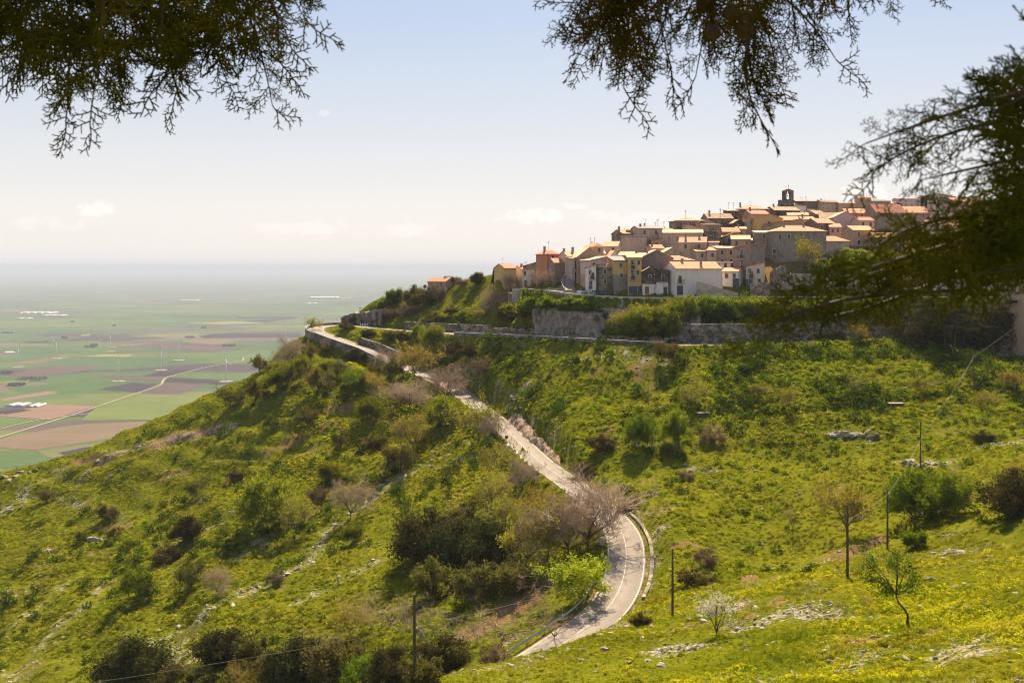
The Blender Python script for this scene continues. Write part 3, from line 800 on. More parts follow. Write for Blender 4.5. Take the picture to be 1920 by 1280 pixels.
def cliff(name, top, bot, label, mat, out=1.2, seed=1, res=0.45, thick=3.0, block=2.2, cat="cliff"):
    """A rock face between an upper and a lower line, blocky and cracked, with real depth behind it."""
    T = catmull([W(*r) for r in top], 0.6); B = catmull([W(*r) for r in bot], 0.6)
    length = max(sum((a-b).length for a, b in zip(T, T[1:])), 1)
    nu = max(6, int(length/res)); nv = max(5, int((T[0]-B[0]).length/res))
    def at(L, t):
        f = t*(len(L)-1); i = min(int(f), len(L)-2); return L[i].lerp(L[i+1], f-i)
    d = (T[-1]-T[0]); nrm = Vector((d.y, -d.x, 0)).normalized()
    if nrm.y > 0: nrm = -nrm
    P = np.zeros((nv+1, nu+1, 3)); S = np.zeros((nv+1, nu+1)); V = np.zeros((nv+1, nu+1))
    for j in range(nv+1):
        for i in range(nu+1):
            p = at(T, i/nu).lerp(at(B, i/nu), j/nv); P[j, i] = p; S[j, i] = i/nu*length; V[j, i] = p.z
    wob = fbm(S/4, V/4, 3, seed)*1.3
    bx, bz = np.floor((S+wob)/block), np.floor((V+wob*0.7+fbm(bx_ := S/7, V/9, 2, seed+5))/(block*1.4))
    blk = np.abs(np.sin(bx*12.9898+bz*78.233+seed)*43758.5453) % 1.0
    fx = ((S+wob)/block) % 1.0; crack = smooth01((np.minimum(fx, 1-fx))/0.10)
    disp = out*(0.9*blk + 0.55*fbm(S/2.5, V/3.5, 4, seed+9) - 0.9*(1-crack))
    edge = np.linspace(0, 1, nv+1)[:, None]
    disp = disp*smooth01(edge/0.06+0.15)
    P[..., 0] += nrm.x*disp; P[..., 1] += nrm.y*disp
    P[0, :, 2] += 0.6*fbm(S[0]/2, S[0]/5, 3, seed+3)
    Bk = P.copy(); Bk[..., 0] -= nrm.x*thick; Bk[..., 1] -= nrm.y*thick
    n1 = (nv+1)*(nu+1); ii = np.arange(n1).reshape(nv+1, nu+1)
    q1 = np.stack([ii[1:,:-1], ii[1:,1:], ii[:-1,1:], ii[:-1,:-1]], -1).reshape(-1, 4)
    q2 = q1[:, ::-1]+n1
    def strip(a): return np.stack([a[:-1], a[1:], a[1:]+n1, a[:-1]+n1], -1)
    sides = [strip(ii[0, :]), strip(ii[:, 0]), strip(ii[:, -1]), strip(ii[-1, :])]
    me = mesh_np(name, np.concatenate([P.reshape(-1,3), Bk.reshape(-1,3)]), np.concatenate([q1, q2]+sides), [mat])
    return tag(link_mesh(name, me), label, cat)
cliff("cliff", [(1002,577,308),(1030,577,302.5),(1070,581,295.5),(1112,583,289.5),(1122,588,288)], [(1000,632,304.5),(1040,634,296.5),(1080,636,290),(1118,638,283.5),(1128,638,282)], "grey cliff of upright limestone blocks below the village street", M['rock'], 1.6, 3)
cliff("cliff", [(1262,600,277),(1275,584,279),(1290,578,280),(1310,590,279)], [(1260,648,268.8),(1275,648,268.8),(1295,648,268.8),(1312,648,268.8)], "rounded limestone bluff between the shrubs and the tall wall", M['rock'], 1.6, 8)
cliff("cliff", [(1126,575,290),(1150,577,288),(1182,579,286)], [(1126,602,289.3),(1150,602,287.3),(1182,602,285.3)], "low brown rock step under the retaining wall of the village street", M['rock'], 0.8, 12)
cliff("rock_outcrop", [(638,598,398),(652,588,399),(672,586,399),(695,583,398),(716,578,396)], [(640,613,401),(655,612,401),(675,612,400),(700,612,396),(718,612,392)], "grey overhanging rock outcrop above the inner side of the hairpin bend", M['rock'], 2.2, 17, thick=8)
cliff("rock_cutting", [(965,770,263),(985,795,252),(1010,822,238),(1040,850,226),(1056,872,218)], [(953,787,262),(975,815,250),(1002,848,236),(1030,878,222),(1050,896,214)], "reddish rock cutting on the uphill side of the road", M['cut_rock'], 1.0, 21)
a, b = li(LOW, 1200, 1140, 0, iH), li(LOW, 1140, 945, 0, iH)
wall_run("roadside_wall", offset_line(LOW, LOW_HALF+0.75)[a:b], 0.55, 'ground', 0.55, M['wall_rubble'], "low rubble kerb wall around the outer side of the lower bend", crumble=0.35)
# ------------------------------------------------------------------ the village
def roof_mat(name, c, moss=0.0, patch=0.3):
    m, nt, nodes, links, bs = mat_new(name)
    tc = nodes.new('ShaderNodeTexCoord')
    n = noise(nodes, links, 0.7, 5, 0.7, tc.outputs['Object']); n2 = noise(nodes, links, 4, 3, 0.7, tc.outputs['Object'])
    r = ramp(nodes, [(0.36, tuple(x*(1-patch*1.4) for x in c)), (0.5, c), (0.64, tuple(min(1,x*(1+patch)) for x in c))])
    links.new(mixc(nodes, links, 0.5, n.outputs[0], n2.outputs[0]), r.inputs[0]); cc = r.outputs[0]
    if moss:
        n3 = noise(nodes, links, 0.9, 5, 0.7, tc.outputs['Object']); rm = ramp(nodes, [(0.45,(0,0,0)),(0.6,(1,1,1))]); links.new(n3.outputs[0], rm.inputs[0])
        cc = mixc(nodes, links, mathn(nodes, links, 'MULTIPLY', rm.outputs[0], moss), cc, (0.13,0.105,0.06))
    oi = nodes.new('ShaderNodeObjectInfo'); hsv = nodes.new('ShaderNodeHueSaturation'); mr = N(nodes, 'ShaderNodeMapRange')
    mr.inputs['To Min'].default_value = 0.8; mr.inputs['To Max'].default_value = 1.2
    links.new(oi.outputs['Random'], mr.inputs['Value']); links.new(mr.outputs[0], hsv.inputs['Value']); links.new(cc, hsv.inputs['Color'])
    links.new(hsv.outputs[0], bs.inputs['Base Color']); bs.inputs['Roughness'].default_value = 0.85
    wv = N(nodes, 'ShaderNodeTexWave'); wv.inputs['Scale'].default_value = 1.6; wv.bands_direction = 'X'; links.new(tc.outputs['Object'], wv.inputs['Vector'])
    bump(nodes, links, wv.outputs['Fac'], bs, 0.6, 0.08)
    return m
ROOF = {'red': roof_mat("red_tiles", (0.50,0.15,0.06)), 'orange': roof_mat("orange_tiles", (0.58,0.235,0.095)), 'pale': roof_mat("faded_tiles", (0.54,0.295,0.155)),
        'mossy': roof_mat("old_mossy_tiles", (0.43,0.225,0.11), 0.7, 0.5), 'brown': roof_mat("brown_tiles", (0.30,0.13,0.065), 0.2), 'slate': roof_mat("grey_roofing", (0.15,0.135,0.125))}
def house_mat(name, c, stain=0.3, scale=0.35):
    m, nt, nodes, links, bs = mat_new(name)
    tc = nodes.new('ShaderNodeTexCoord')
    mp = N(nodes, 'ShaderNodeMapping'); mp.inputs['Scale'].default_value = (1,1,0.35); links.new(tc.outputs['Object'], mp.inputs['Vector'])
    oi = nodes.new('ShaderNodeObjectInfo'); add = nodes.new('ShaderNodeVectorMath'); add.operation = 'ADD'
    mul = nodes.new('ShaderNodeVectorMath'); mul.operation = 'SCALE'; mul.inputs['Scale'].default_value = 40; cmb = nodes.new('ShaderNodeCombineXYZ')
    links.new(oi.outputs['Random'], cmb.inputs[0]); links.new(cmb.outputs[0], mul.inputs[0]); links.new(mul.outputs[0], add.inputs[1]); links.new(mp.outputs[0], add.inputs[0])
    n = noise(nodes, links, scale*2.2, 6, 0.7, add.outputs[0]); n2 = noise(nodes, links, 2.5, 4, 0.65, tc.outputs['Object'])
    r = ramp(nodes, [(0.30, tuple(x*(1-stain*1.3) for x in c)), (0.5, c), (0.72, tuple(min(0.85,x*(1+stain*0.55)) for x in c))])
    links.new(mixc(nodes, links, 0.3, n.outputs[0], n2.outputs[0]), r.inputs[0])
    links.new(r.outputs[0], bs.inputs['Base Color']); bs.inputs['Roughness'].default_value = 0.92; bs.inputs['Specular IOR Level'].default_value = 0.15
    return m
WALLM = {'white': house_mat("whitewash", (0.72,0.61,0.53), 0.16), 'cream': house_mat("cream_render", (0.60,0.46,0.34), 0.22), 'ochre': house_mat("ochre_render", (0.54,0.36,0.14), 0.2), 'orange': house_mat("orange_render", (0.45,0.20,0.105), 0.16),
         'pink': house_mat("pink_render", (0.58,0.40,0.37), 0.12), 'tan': house_mat("tan_render", (0.42,0.285,0.18), 0.32), 'greige': house_mat("greige_render", (0.44,0.335,0.25), 0.32), 'grey': house_mat("grey_render", (0.28,0.21,0.155), 0.4),
         'slate': house_mat("blue_grey_render", (0.20,0.165,0.15), 0.35), 'stone': stone_wall_mat("house_stone", (0.30,0.225,0.165), (0.20,0.155,0.115), 1.5, 2.2, 0.4), 'dark': stone_wall_mat("dark_house_stone", (0.17,0.13,0.105), (0.10,0.08,0.065), 1.5, 2.2, 0.5),
         'stained': house_mat("rain_stained_render", (0.25,0.21,0.165), 0.6, 0.5), 'lilac': house_mat("lilac_render", (0.46,0.355,0.335), 0.2)}
M['pane'] = plain_mat("dark_window_pane", (0.03,0.03,0.035), 0.25)
M['shutter'] = plain_mat("window_surround", (0.42,0.36,0.30), 0.8, 0.2, 2)
M['door'] = plain_mat("dark_door", (0.05,0.055,0.07), 0.6)
M['door_wood'] = plain_mat("brown_door", (0.22,0.10,0.04), 0.7)
M['chimney'] = plain_mat("chimney_render", (0.30,0.21,0.16), 0.9, 0.3, 2)

def window_parts(root, x, z, w=0.85, h=1.3, y=0.0, door=False, rz=0.0, dmat=None):
    """One window (surround with its pane) or door on the wall plane y of the house."""
    e = MB()
    if door:
        e.box(x-w/2, x+w/2, y-0.06, y+0.05, z-h/2, z+h/2)
        o = e.build("door", dmat or M['door'], root)
    else:
        t = 0.14
        for a in ((x-w/2-t, x-w/2, z-h/2-t, z+h/2+t), (x+w/2, x+w/2+t, z-h/2-t, z+h/2+t), (x-w/2, x+w/2, z+h/2, z+h/2+t), (x-w/2, x+w/2, z-h/2-t, z-h/2)):
            e.box(a[0], a[1], y-0.09, y+0.05, a[2], a[3])
        o = e.build("window", M['shutter'], root)
        MB().box(x-w/2, x+w/2, y-0.03, y+0.04, z-h/2, z+h/2).build("pane", M['pane'], o)
    return o

def balcony_part(root, x, z, w=2.2, y=0.0):
    e = MB().box(x-w/2, x+w/2, y-0.9, y, z-0.15, z)
    o = e.build("balcony", M['shutter'], root)
    r = MB()
    for k in range(int(w/0.22)+1): r.box(x-w/2+k*0.22, x-w/2+k*0.22+0.05, y-0.9, y-0.86, z, z+0.95)
    r.box(x-w/2, x+w/2, y-0.92, y-0.85, z+0.95, z+1.02)
    r.build("railing", M['iron'], o)

def antenna_part(root, x, y, z, h=2.6):
    a = MB().tube([(x,y,z-0.6),(x,y,z+h)], 0.045, 4)
    a.box(x-0.5, x+0.5, y-0.03, y+0.03, z+h-0.25, z+h-0.18); a.box(x-0.35, x+0.35, y-0.03, y+0.03, z+h-0.6, z+h-0.54)
    a.build("antenna", M['iron'], root)

hrng = random.Random(11)
def house(u0, u1, ve, vb, rise, typ, yaw, dep, wall, roof, wins, label, chim=0, ant=0, doors=(), balc=(), lower=None, name="house", winh=1.3, cat="house", lowfrac=0.4):
    base = hit((u0+u1)/2, vb)
    Y = base.y; th = math.radians(yaw)
    total = (u1-u0)/FPX*Y
    w = max(2.6, (total-dep*abs(math.sin(th)))/math.cos(th))
    zc = -(ve-HORIZON)/FPX*Y
    cx = ((u0+u1)/2-960)/FPX*Y
    cy = Y+dep/2*math.cos(th)
    root = empty(name, (cx, cy, min(base.z, zc-2.6)), th)
    tag(root, label, cat)
    H = zc-root.location.z
    g = min(gz(cx+a*math.cos(th)-b*math.sin(th), cy+a*math.sin(th)+b*math.cos(th)) for a in (-w/2, w/2) for b in (-dep/2, dep/2))
    foot = min(-0.5, g-root.location.z-0.6)
    x0, x1, y0, y1 = -w/2, w/2, -dep/2, dep/2
    ov, tk = 0.35, 0.2
    wm = MB()
    split = None
    if lower: split = foot+(H-foot)*lowfrac if foot > -2 else H*lowfrac
    zb = split if lower else foot
    if typ == 'g':
        wm.add([(x0,y0,zb),(x1,y0,zb),(x1,y1,zb),(x0,y1,zb),(x0,y0,H),(x1,y0,H),(x1,y1,H),(x0,y1,H),(x0,0,H+rise),(x1,0,H+rise)],
               [(0,1,5,4),(1,2,6,9,5),(2,3,7,6),(3,0,4,8,7),(0,3,2,1)])
        s = rise/(dep/2); lo = H-ov*s
        prof = [(y0-ov, lo), (0, H+rise), (y1+ov, lo)]
        rm = MB(); v = []
        for x in (x0-0.2, x1+0.2):
            v += [(x, p[0], p[1]+0.02) for p in prof]+[(x, p[0], p[1]+0.02+tk) for p in prof]
        rm.add(v, [(3,4,10,9),(4,5,11,10),(0,6,7,1),(1,7,8,2),(0,3,9,6),(2,8,11,5),(0,1,4,3),(1,2,5,4),(6,9,10,7),(7,10,11,8)])
    elif typ == 'G':
        wm.add([(x0,y0,zb),(x1,y0,zb),(x1,y1,zb),(x0,y1,zb),(x0,y0,H),(x1,y0,H),(x1,y1,H),(x0,y1,H),(0,y0,H+rise),(0,y1,H+rise)],
               [(0,1,5,8,4),(1,2,6,5),(2,3,7,9,6),(3,0,4,7),(0,3,2,1)])
        s = rise/(w/2); lo = H-ov*s
        prof = [(x0-ov, lo), (0, H+rise), (x1+ov, lo)]
        rm = MB(); v = []
        for y in (y0-0.25, y1+0.2):
            v += [(p[0], y, p[1]+0.02) for p in prof]+[(p[0], y, p[1]+0.02+tk) for p in prof]
        rm.add(v, [(3,9,10,4),(4,10,11,5),(0,1,7,6),(1,2,8,7),(0,6,9,3),(2,5,11,8),(0,3,4,1),(1,4,5,2),(6,7,10,9),(7,8,11,10)])
    elif typ == 'h':
        k = min(w, dep)*0.45
        wm.box(x0,x1,y0,y1,zb,H)
        a = max(0, w/2-k); b = max(0, dep/2-k)
        rm = MB(); s = rise/k; e0 = H-ov*s
        X0, X1, Y0, Y1 = x0-ov, x1+ov, y0-ov, y1+ov
        rm.add([(X0,Y0,e0),(X1,Y0,e0),(X1,Y1,e0),(X0,Y1,e0),(X0,Y0,e0+tk),(X1,Y0,e0+tk),(X1,Y1,e0+tk),(X0,Y1,e0+tk),(-a,-b,H+rise),(a,-b,H+rise),(a,b,H+rise),(-a,b,H+rise)],
               [(0,3,2,1),(0,1,5,4),(1,2,6,5),(2,3,7,6),(3,0,4,7),(4,5,9,8),(5,6,10,9),(6,7,11,10),(7,4,8,11),(8,9,10,11)])
    elif typ == 'f':
        wm.box(x0,x1,y0,y1,zb,H-0.7)
        rm = MB().box(x0,x1,y0,y1,H-0.696,H-0.5)
        for bx in ((x0,x1,y0,y0+0.25),(x0,x1,y1-0.25,y1),(x0,x0+0.25,y0+0.25,y1-0.25),(x1-0.25,x1,y0+0.25,y1-0.25)): wm.box(*bx, H-0.49, H)
    else:   # lean-to: 's' rises to the back, 'l' to the right, 'r' to the left
        zz = {'s': (0,0,1,1), 'l': (0,1,1,0), 'r': (1,0,0,1)}[typ]
        c = [(x0,y0),(x1,y0),(x1,y1),(x0,y1)]
        wm.add([(x,y,zb) for x, y in c]+[(x,y,H+rise*q) for (x,y), q in zip(c, zz)], [(0,3,2,1),(0,1,5,4),(1,2,6,5),(2,3,7,6),(3,0,4,7)])
        C2 = [(x0-ov,y0-ov),(x1+ov,y0-ov),(x1+ov,y1+ov),(x0-ov,y1+ov)]
        rm = MB().add([(x,y,H+rise*q+0.02) for (x,y), q in zip(C2, zz)]+[(x,y,H+rise*q+0.02+tk) for (x,y), q in zip(C2, zz)],
                      [(0,3,2,1),(4,5,6,7),(0,1,5,4),(1,2,6,5),(2,3,7,6),(3,0,4,7)])
    wm.build("wall", WALLM[wall], root)
    if lower: MB().box(x0,x1,y0,y1,foot,split-0.004).build("lower_wall", WALLM[lower], root)
    ro = rm.build("roof", ROOF[roof], root)
    cols, rows = wins
    if cols*rows and cols < 3: cols = max(cols, int(w/3.6))
    if cols*rows and H/max(rows, 1) > 5.2: rows += 1
    if cols*rows:
        sh = min(3.1, H/rows)
        for r in range(rows):
            for c in range(cols):
                if hrng.random() < 0.12 and cols*rows > 2: continue
                xx = x0+w*(c+0.5)/cols+hrng.uniform(-0.2, 0.2); zz_ = H-1.25-r*sh+hrng.uniform(-0.1, 0.1)
                if zz_ < 0.9: continue
                window_parts(root, xx, zz_, 0.8, winh, y0)
    for fx, kind in doors:
        window_parts(root, x0+w*fx, 1.1, 1.15 if kind != 'wide' else 1.9, 2.2 if kind != 'wide' else 2.7, y0, True, dmat=M['door_wood'] if kind == 'wood' else M['door'])
    for fx, dz in balc:
        window_parts(root, x0+w*fx, H-dz+1.05, 0.95, 2.1, y0); balcony_part(root, x0+w*fx, H-dz, min(2.4, w*0.55), y0)
    for k in range(chim):
        x, y = x0+w*(0.22+0.5*k+hrng.uniform(-0.08, 0.08)), hrng.uniform(-0.12, 0.12)*dep
        h = H+(rise if typ in 'gGh' else rise*0.6)+hrng.uniform(0.7, 1.3)
        m = MB().box(x-0.3,x+0.3,y-0.3,y+0.3,H-0.2,h); m.box(x-0.4,x+0.4,y-0.4,y+0.4,h+0.003,h+0.12); m.build("chimney", M['chimney'], ro)
    for k in range(ant): antenna_part(root, x0+w*hrng.uniform(0.2, 0.8), hrng.uniform(-0.2,0.2)*dep, H+rise*0.6, hrng.uniform(2.0, 3.4))
    return root

HOUSES = [
 (801,854,528,545,1.5,'g',-32,7,'tan','red',(1,1),"small tan house with a red roof alone on the crest left of the village",0,0),
 (926,968,503,535,1.5,'g',28,8,'ochre','red',(0,0),"ochre house with a red roof at the left end of the village row",0,1),
 (963,1003,505.5,539,1.3,'g',22,8,'white','red',(2,2),"white house with a red roof joined to the ochre house",1,1),
 (980,1012,499,532,1.8,'l',5,8,'grey','slate',(0,0),"grey lean-to house with a dark sloping roof below the orange house",0,0),
 (1006,1049,476,519,1.3,'h',26,8,'orange','red',(1,1),"tall orange house with a red hipped roof standing above its neighbours",1,1),
 (1028,1060,493,534,1.4,'g',16,7,'grey','red',(0,0),"grey walled house with a small red roof in front of the orange house",0,0),
 (1048,1088,481,520,1.6,'g',20,8,'cream','pale',(1,1),"cream house with chimneys squeezed between the orange house and the big gable",2,1),
 (1074,1128,482,524,3.0,'G',8,10,'tan','pale',(0,0),"wide bare gable of brown render at the top of the steep lane",0,1),
 (1066,1084,486,534,0.6,'s',18,6,'greige','brown',(1,2),"narrow tall house with stacked dark balconies beside the steep lane",0,0),
 (1099,1132,462,505,1.2,'h',18,8,'greige','orange',(1,1),"house with a bright orange hipped roof peeping over the big gable",0,2),
 (1091,1138,489,541,1.3,'l',18,8,'pink','pale',(2,1),"long pink house with a slanting tiled edge above the parked cars",0,0),
 (1098,1137,503,543,1.0,'l',-28,7,'white','orange',(1,2),"narrow white fronted house with a dark side wall above the silver car",0,0),
 (1123,1147,501,547,0.9,'s',0,6,'stone','pale',(1,2),"small brown stone house hemmed in left of the ochre and grey block",0,0),
 (1143,1178,489.5,548,1.4,'s',10,8,'ochre','slate',(1,1),"block with an ochre top floor over a peeling grey lower wall",0,0),
 (1178,1203,484,552,1.3,'s',0,8,'ochre','orange',(2,1),"tall yellow three storey house with two balconies",0,0),
 (1200,1262,484,535,2.4,'G',0,12,'slate','pale',(0,0),"huge windowless blue grey gable behind the yellow three storey house",1,0),
 (1205,1232,509,552,1.2,'G',0,7,'dark','mossy',(0,0),"small dark gabled house with a white ground floor right of the yellow house",0,0),
 (1231,1253,508,552,0.9,'r',0,7,'dark','mossy',(0,0),"little dark house with a cream door strip beside the white corner house",0,0),
 (1240,1302,488,528,1.5,'h',0,9,'dark','mossy',(0,0),"squat dark stone house with a crumbling tiled roof behind the white corner house",0,0),
 (1250,1356,504,551,2.0,'g',16,9,'white','orange',(0,0),"big white corner house with a long orange roof on the street",2,0),
 (1356,1398,509,537,0.9,'g',-30,5,'white','orange',(2,1),"small white house with an orange roof right of the big white house",0,0),
 (1340,1380,490,520,0.3,'f',0,7,'white','slate',(3,1),"flat roofed white house with two dark doors on a terrace",0,0),
 (1400,1445,500,540,1.2,'l',-18,8,'cream','red',(2,1),"cream house with two chimneys and a red roof beside the ruin",2,0),
 (1377,1443,465,522,1.0,'l',-40,10,'stained','orange',(1,1),"tall stained house with balconies and a long dark flank",1,0),
 (1301,1328,472,502,1.6,'s',6,7,'greige','orange',(1,1),"beige house with an orange roof above the big white house",1,0),
 (1326,1348,470.5,502,1.2,'s',-6,7,'greige','red',(1,1),"grey house with a red roof joined to the beige house",0,0),
 (1345,1362,466,500,0.8,'s',0,7,'tan','pale',(1,1),"rust stained narrow house in the middle of the hillside row",0,0),
 (1360,1380,466,500,0.7,'s',0,7,'tan','pale',(1,2),"plain tan narrow house against the tall stained house",0,0),
 (1243,1276,473,498,1.5,'G',4,8,'greige','pale',(0,0),"low greige gable with a dark roof edge above the crumbling roof",0,0),
 (1274,1334,455,496,1.8,'g',-14,8,'greige','pale',(2,1),"pinkish grey house with a pale tiled roof and two chimneys",2,0),
 (1236,1324,437,474,1.2,'g',-8,9,'greige','pale',(0,0),"long pale building with a row of small arched niches",0,0),
 (1222,1242,452,478,0.7,'s',0,6,'greige','orange',(1,1),"small house with an orange chimney left of the long pale building",1,0),
 (1169,1213,441,480,0.3,'f',16,8,'greige','slate',(0,0),"flat topped grey block with a roof terrace",0,0),
 (1188,1242,429,474,1.0,'g',10,9,'greige','slate',(2,2),"tall grey house with a slate coloured roof rising behind the terrace",1,1),
 (1150,1186,438.5,472,1.5,'g',24,8,'stone','orange',(1,1),"brown stone house with a bare orange roof and one dark chimney at the left skyline",1,0),
 (1176,1194,432,470,0.8,'s',0,6,'pink','red',(1,1),"narrow salmon house wedged behind the roof terrace",0,0),
 (1130,1170,462,494,1.6,'g',-16,8,'cream','pale',(2,1),"cream house with a pale roof below the brown stone house",0,0),
 (1139,1162,482,508,2.0,'G',6,7,'white','pale',(1,1),"small white gable with one window over the pink house",0,0),
 (1150,1196,480,505,1.4,'s',-6,8,'stone','mossy',(0,0),"low house with a broad mossy beige roof behind the ochre block",0,0),
 (1184,1222,480,505,1.0,'s',-10,8,'white','red',(0,0),"house with a small bright red roof framed in white",1,0),
 (1203,1262,430,456,1.4,'h',0,9,'stone','pale',(0,0),"broad pale hipped roof on the skyline right of the tall grey house",1,3),
 (1262,1322,414,444,1.5,'h',6,10,'stone','mossy',(2,1),"weathered stone house with a sagging mossy roof on the skyline",0,1),
 (1305,1346,419,440,1.8,'G',-8,8,'lilac','pale',(0,0),"lilac gabled house below the mossy skyline roofs",0,0),
 (1321,1376,409.5,432,2.0,'g',8,8,'stone','mossy',(0,0),"long mossy roof with pale end gable on the skyline",1,2),
 (1364,1384,396,425,1.0,'s',0,8,'dark','mossy',(1,1),"dark stone house standing up at the end of the mossy roofs",0,2),
 (1380,1442,392,420,1.8,'h',0,10,'stone','mossy',(0,0),"wide hipped mossy roof with a stubby chimney on the skyline",1,2),
 (1382,1424,396,418,1.0,'s',4,7,'tan','orange',(1,1),"brown house with a strip of orange roof under the hipped skyline roof",0,0),
 (1398,1444,401.5,428,1.6,'g',14,8,'tan','red',(0,0),"brown house with a red roof left of the ochre gable",1,0),
 (1321,1352,422,468,0.5,'s',0,8,'stone','mossy',(1,1),"tall rough stone house like a tower in the middle of the hill",0,0),
 (1352,1388,435,458,1.6,'g',4,7,'stone','orange',(1,1),"low house with a bright orange roof right of the stone tower house",0,0),
 (1356,1402,444,468,1.4,'G',-6,8,'stone','pale',(2,1),"stone gable with a pale verge in the middle of the hill",0,0),
 (1372,1414,449,478,1.4,'g',-10,8,'greige','pale',(2,1),"greige house with small windows under the middle gable",0,0),
 (1402,1420,412,440,0.8,'r',0,8,'greige','pale',(1,1),"grey side house attached left of the ochre gable",0,0),
 (1417,1472,410,446,1.7,'G',-6,10,'ochre','pale',(0,0),"bright ochre gabled house with one balcony",0,0),
 (1434,1506,421,446,2.0,'l',-4,9,'tan','red',(0,0),"long red lean-to roof in front of the ochre gable",1,0),
 (1464,1502,413,436,1.6,'g',-8,8,'tan','orange',(0,0),"plain orange roof right behind the ochre gable",0,0),
 (1441,1502,395,414,1.8,'g',14,9,'dark','mossy',(0,0),"dark stone house with a mossy roof below the bell tower",1,0),
 (1460,1487,385,402,1.8,'s',-6,7,'cream','orange',(1,1),"cream house with an orange roof at the foot of the bell tower",0,0),
 (1481,1532,386,405,1.8,'g',26,9,'white','orange',(1,0),"white gabled house with an orange roof right of the bell tower",0,0),
 (1508,1543,392,408,1.4,'g',20,8,'white','red',(1,1),"small white house with a red roof and a dark doorway near the top",0,0),
 (1534,1574,397,412,1.6,'g',14,8,'cream','orange',(0,0),"house with a speckled orange roof near the top right of the bell tower",1,0),
 (1478,1522,404,425,1.2,'g',-10,8,'stone','mossy',(0,0),"low mossy roof in the hollow right of the ochre gable",0,0),
 (1514,1550,402,424,1.7,'g',22,8,'tan','mossy',(0,0),"brown gabled house with a mossy roof in the upper right",0,0),
 (1538,1584,409,428,2.2,'g',-14,9,'tan','mossy',(0,0),"wide mossy roof sloping left beside the purple grey gable",0,0),
 (1518,1566,418.5,446,1.8,'g',18,8,'stone','orange',(1,1),"stone house with an orange roof dotted with weights",0,0),
 (1418,1452,437,484,0.9,'s',-6,8,'stained','pale',(1,1),"stained lower wing at the left of the large convent like building",0,0),
 (1464,1508,420,446,1.2,'s',-8,7,'cream','orange',(1,0),"cream dormer house half hidden behind the large stained building",1,0),
 (1450,1550,433.5,490,2.0,'h',2,12,'stained','orange',(0,0),"large stained building with white framed windows and an orange hipped roof",2,0),
 (1524,1592,452,482,1.8,'h',0,8,'greige','orange',(0,0),"low greige house with an arched front and an orange hipped roof",0,0),
 (1563,1607,408,436,2.2,'G',0,8,'lilac','pale',(0,0),"purple grey gable just left of the dark bough",0,0),
 (1586,1626,399.5,425,1.9,'g',0,8,'tan','orange',(1,1),"house with a flat orange roof above the purple grey gable",1,0),
 (1580,1622,390,408,2.0,'g',0,8,'stone','brown',(0,0),"house with a wide brown roof behind the flat orange roof",0,0),
 (1637,1700,399,432,3.4,'g',6,10,'grey','red',(4,2),"large grey house with a big red brown roof at the edge of the bough",1,0),
 (1698,1742,399,432,2.6,'g',0,10,'grey','orange',(2,2),"grey house with an orange roof joined to the big red brown roof",0,0),
 (1530,1574,379,400,1.6,'g',22,8,'tan','brown',(1,1),"brown house with a brick chimney on the skyline right of the bell tower",1,1),
 (1492,1532,377.5,396,1.0,'g',0,8,'dark','brown',(0,0),"dark low house crowded with aerials next to the bell tower",0,4),
 (1572,1612,381,396,1.0,'s',0,8,'tan','orange',(0,0),"low tan roofline between the brick chimney house and the cloud",0,2),
 (1608,1634,371,392,1.2,'g',4,7,'tan','red',(1,1),"little square house topping the skyline in front of the cloud",0,1),
 (1621,1670,377,398,1.4,'h',0,8,'grey','slate',(0,0),"grey roofed house with one tall dark chimney on the skyline",1,1),
 (1668,1692,383,405,1.6,'G',0,7,'pink','orange',(2,1),"small pink gable between the grey roof and the long purple wall",0,0),
 (1682,1738,373,404,0.8,'g',0,9,'lilac','brown',(1,1),"long purple grey wall with a red awning on the skyline",0,0),
 (1726,1792,369,404,2.2,'G',0,10,'greige','pale',(2,1),"gabled house with a bright verge rising behind the bough at the far right",0,1),
 (1788,1842,378,410,1.8,'g',0,9,'cream','orange',(2,1),"cream house mostly hidden by the bough at upper right",0,0),
 (1838,1896,384,414,1.8,'g',-6,9,'tan','red',(2,1),"tan house with a red roof almost lost behind the dark bough",0,0),
 (1740,1800,422,452,1.8,'g',4,9,'greige','orange',(2,1),"greige house glimpsed through the middle of the bough",0,0),
 (1798,1850,432,462,1.8,'g',-6,9,'cream','pale',(2,1),"pale house behind the thick part of the bough",0,0),
 (1846,1890,412,450,1.6,'g',0,9,'cream','orange',(2,2),"beige house seen through gaps at the right of the bough",0,0),
 (1850,1892,452,492,1.6,'g',0,9,'orange','red',(2,2),"rust coloured house low at the far right behind the bough",0,0),
 (1640,1700,445,474,1.6,'g',-6,9,'greige','orange',(3,1),"long grey house in the dark under the bough",0,0),
 (1592,1640,432,462,1.6,'g',8,9,'tan','orange',(2,1),"tan house at the left fringe of the bough",0,0),
 (1283,1334,430.5,448,1.6,'r',4,7,'cream','pale',(1,1),"long pale roof slanting down to the left under the lilac gable",1,0),
 (1368,1397,419,436,1.4,'G',10,7,'dark','mossy',(1,1),"small dark gable tucked under the hipped skyline roof",0,0),
 (1350,1366,446,466,0.8,'s',0,6,'cream','orange',(1,1),"tiny cream house at the foot of the stone tower house",0,1),
 (1424,1450,424,446,1.0,'s',8,6,'greige','pale',(1,1),"small greige house below the ochre gable",1,0),
 (1216,1246,466,486,1.2,'g',12,6,'cream','orange',(1,1),"small cream house with an orange roof under the tall grey house",1,0),
 (1196,1226,492,510,1.2,'g',-12,6,'tan','mossy',(1,1),"low tan house with a mossy roof behind the yellow house",0,0),
 (1110,1136,476,500,1.2,'g',10,6,'white','pale',(1,1),"small white house stepping up behind the pink house",1,1),
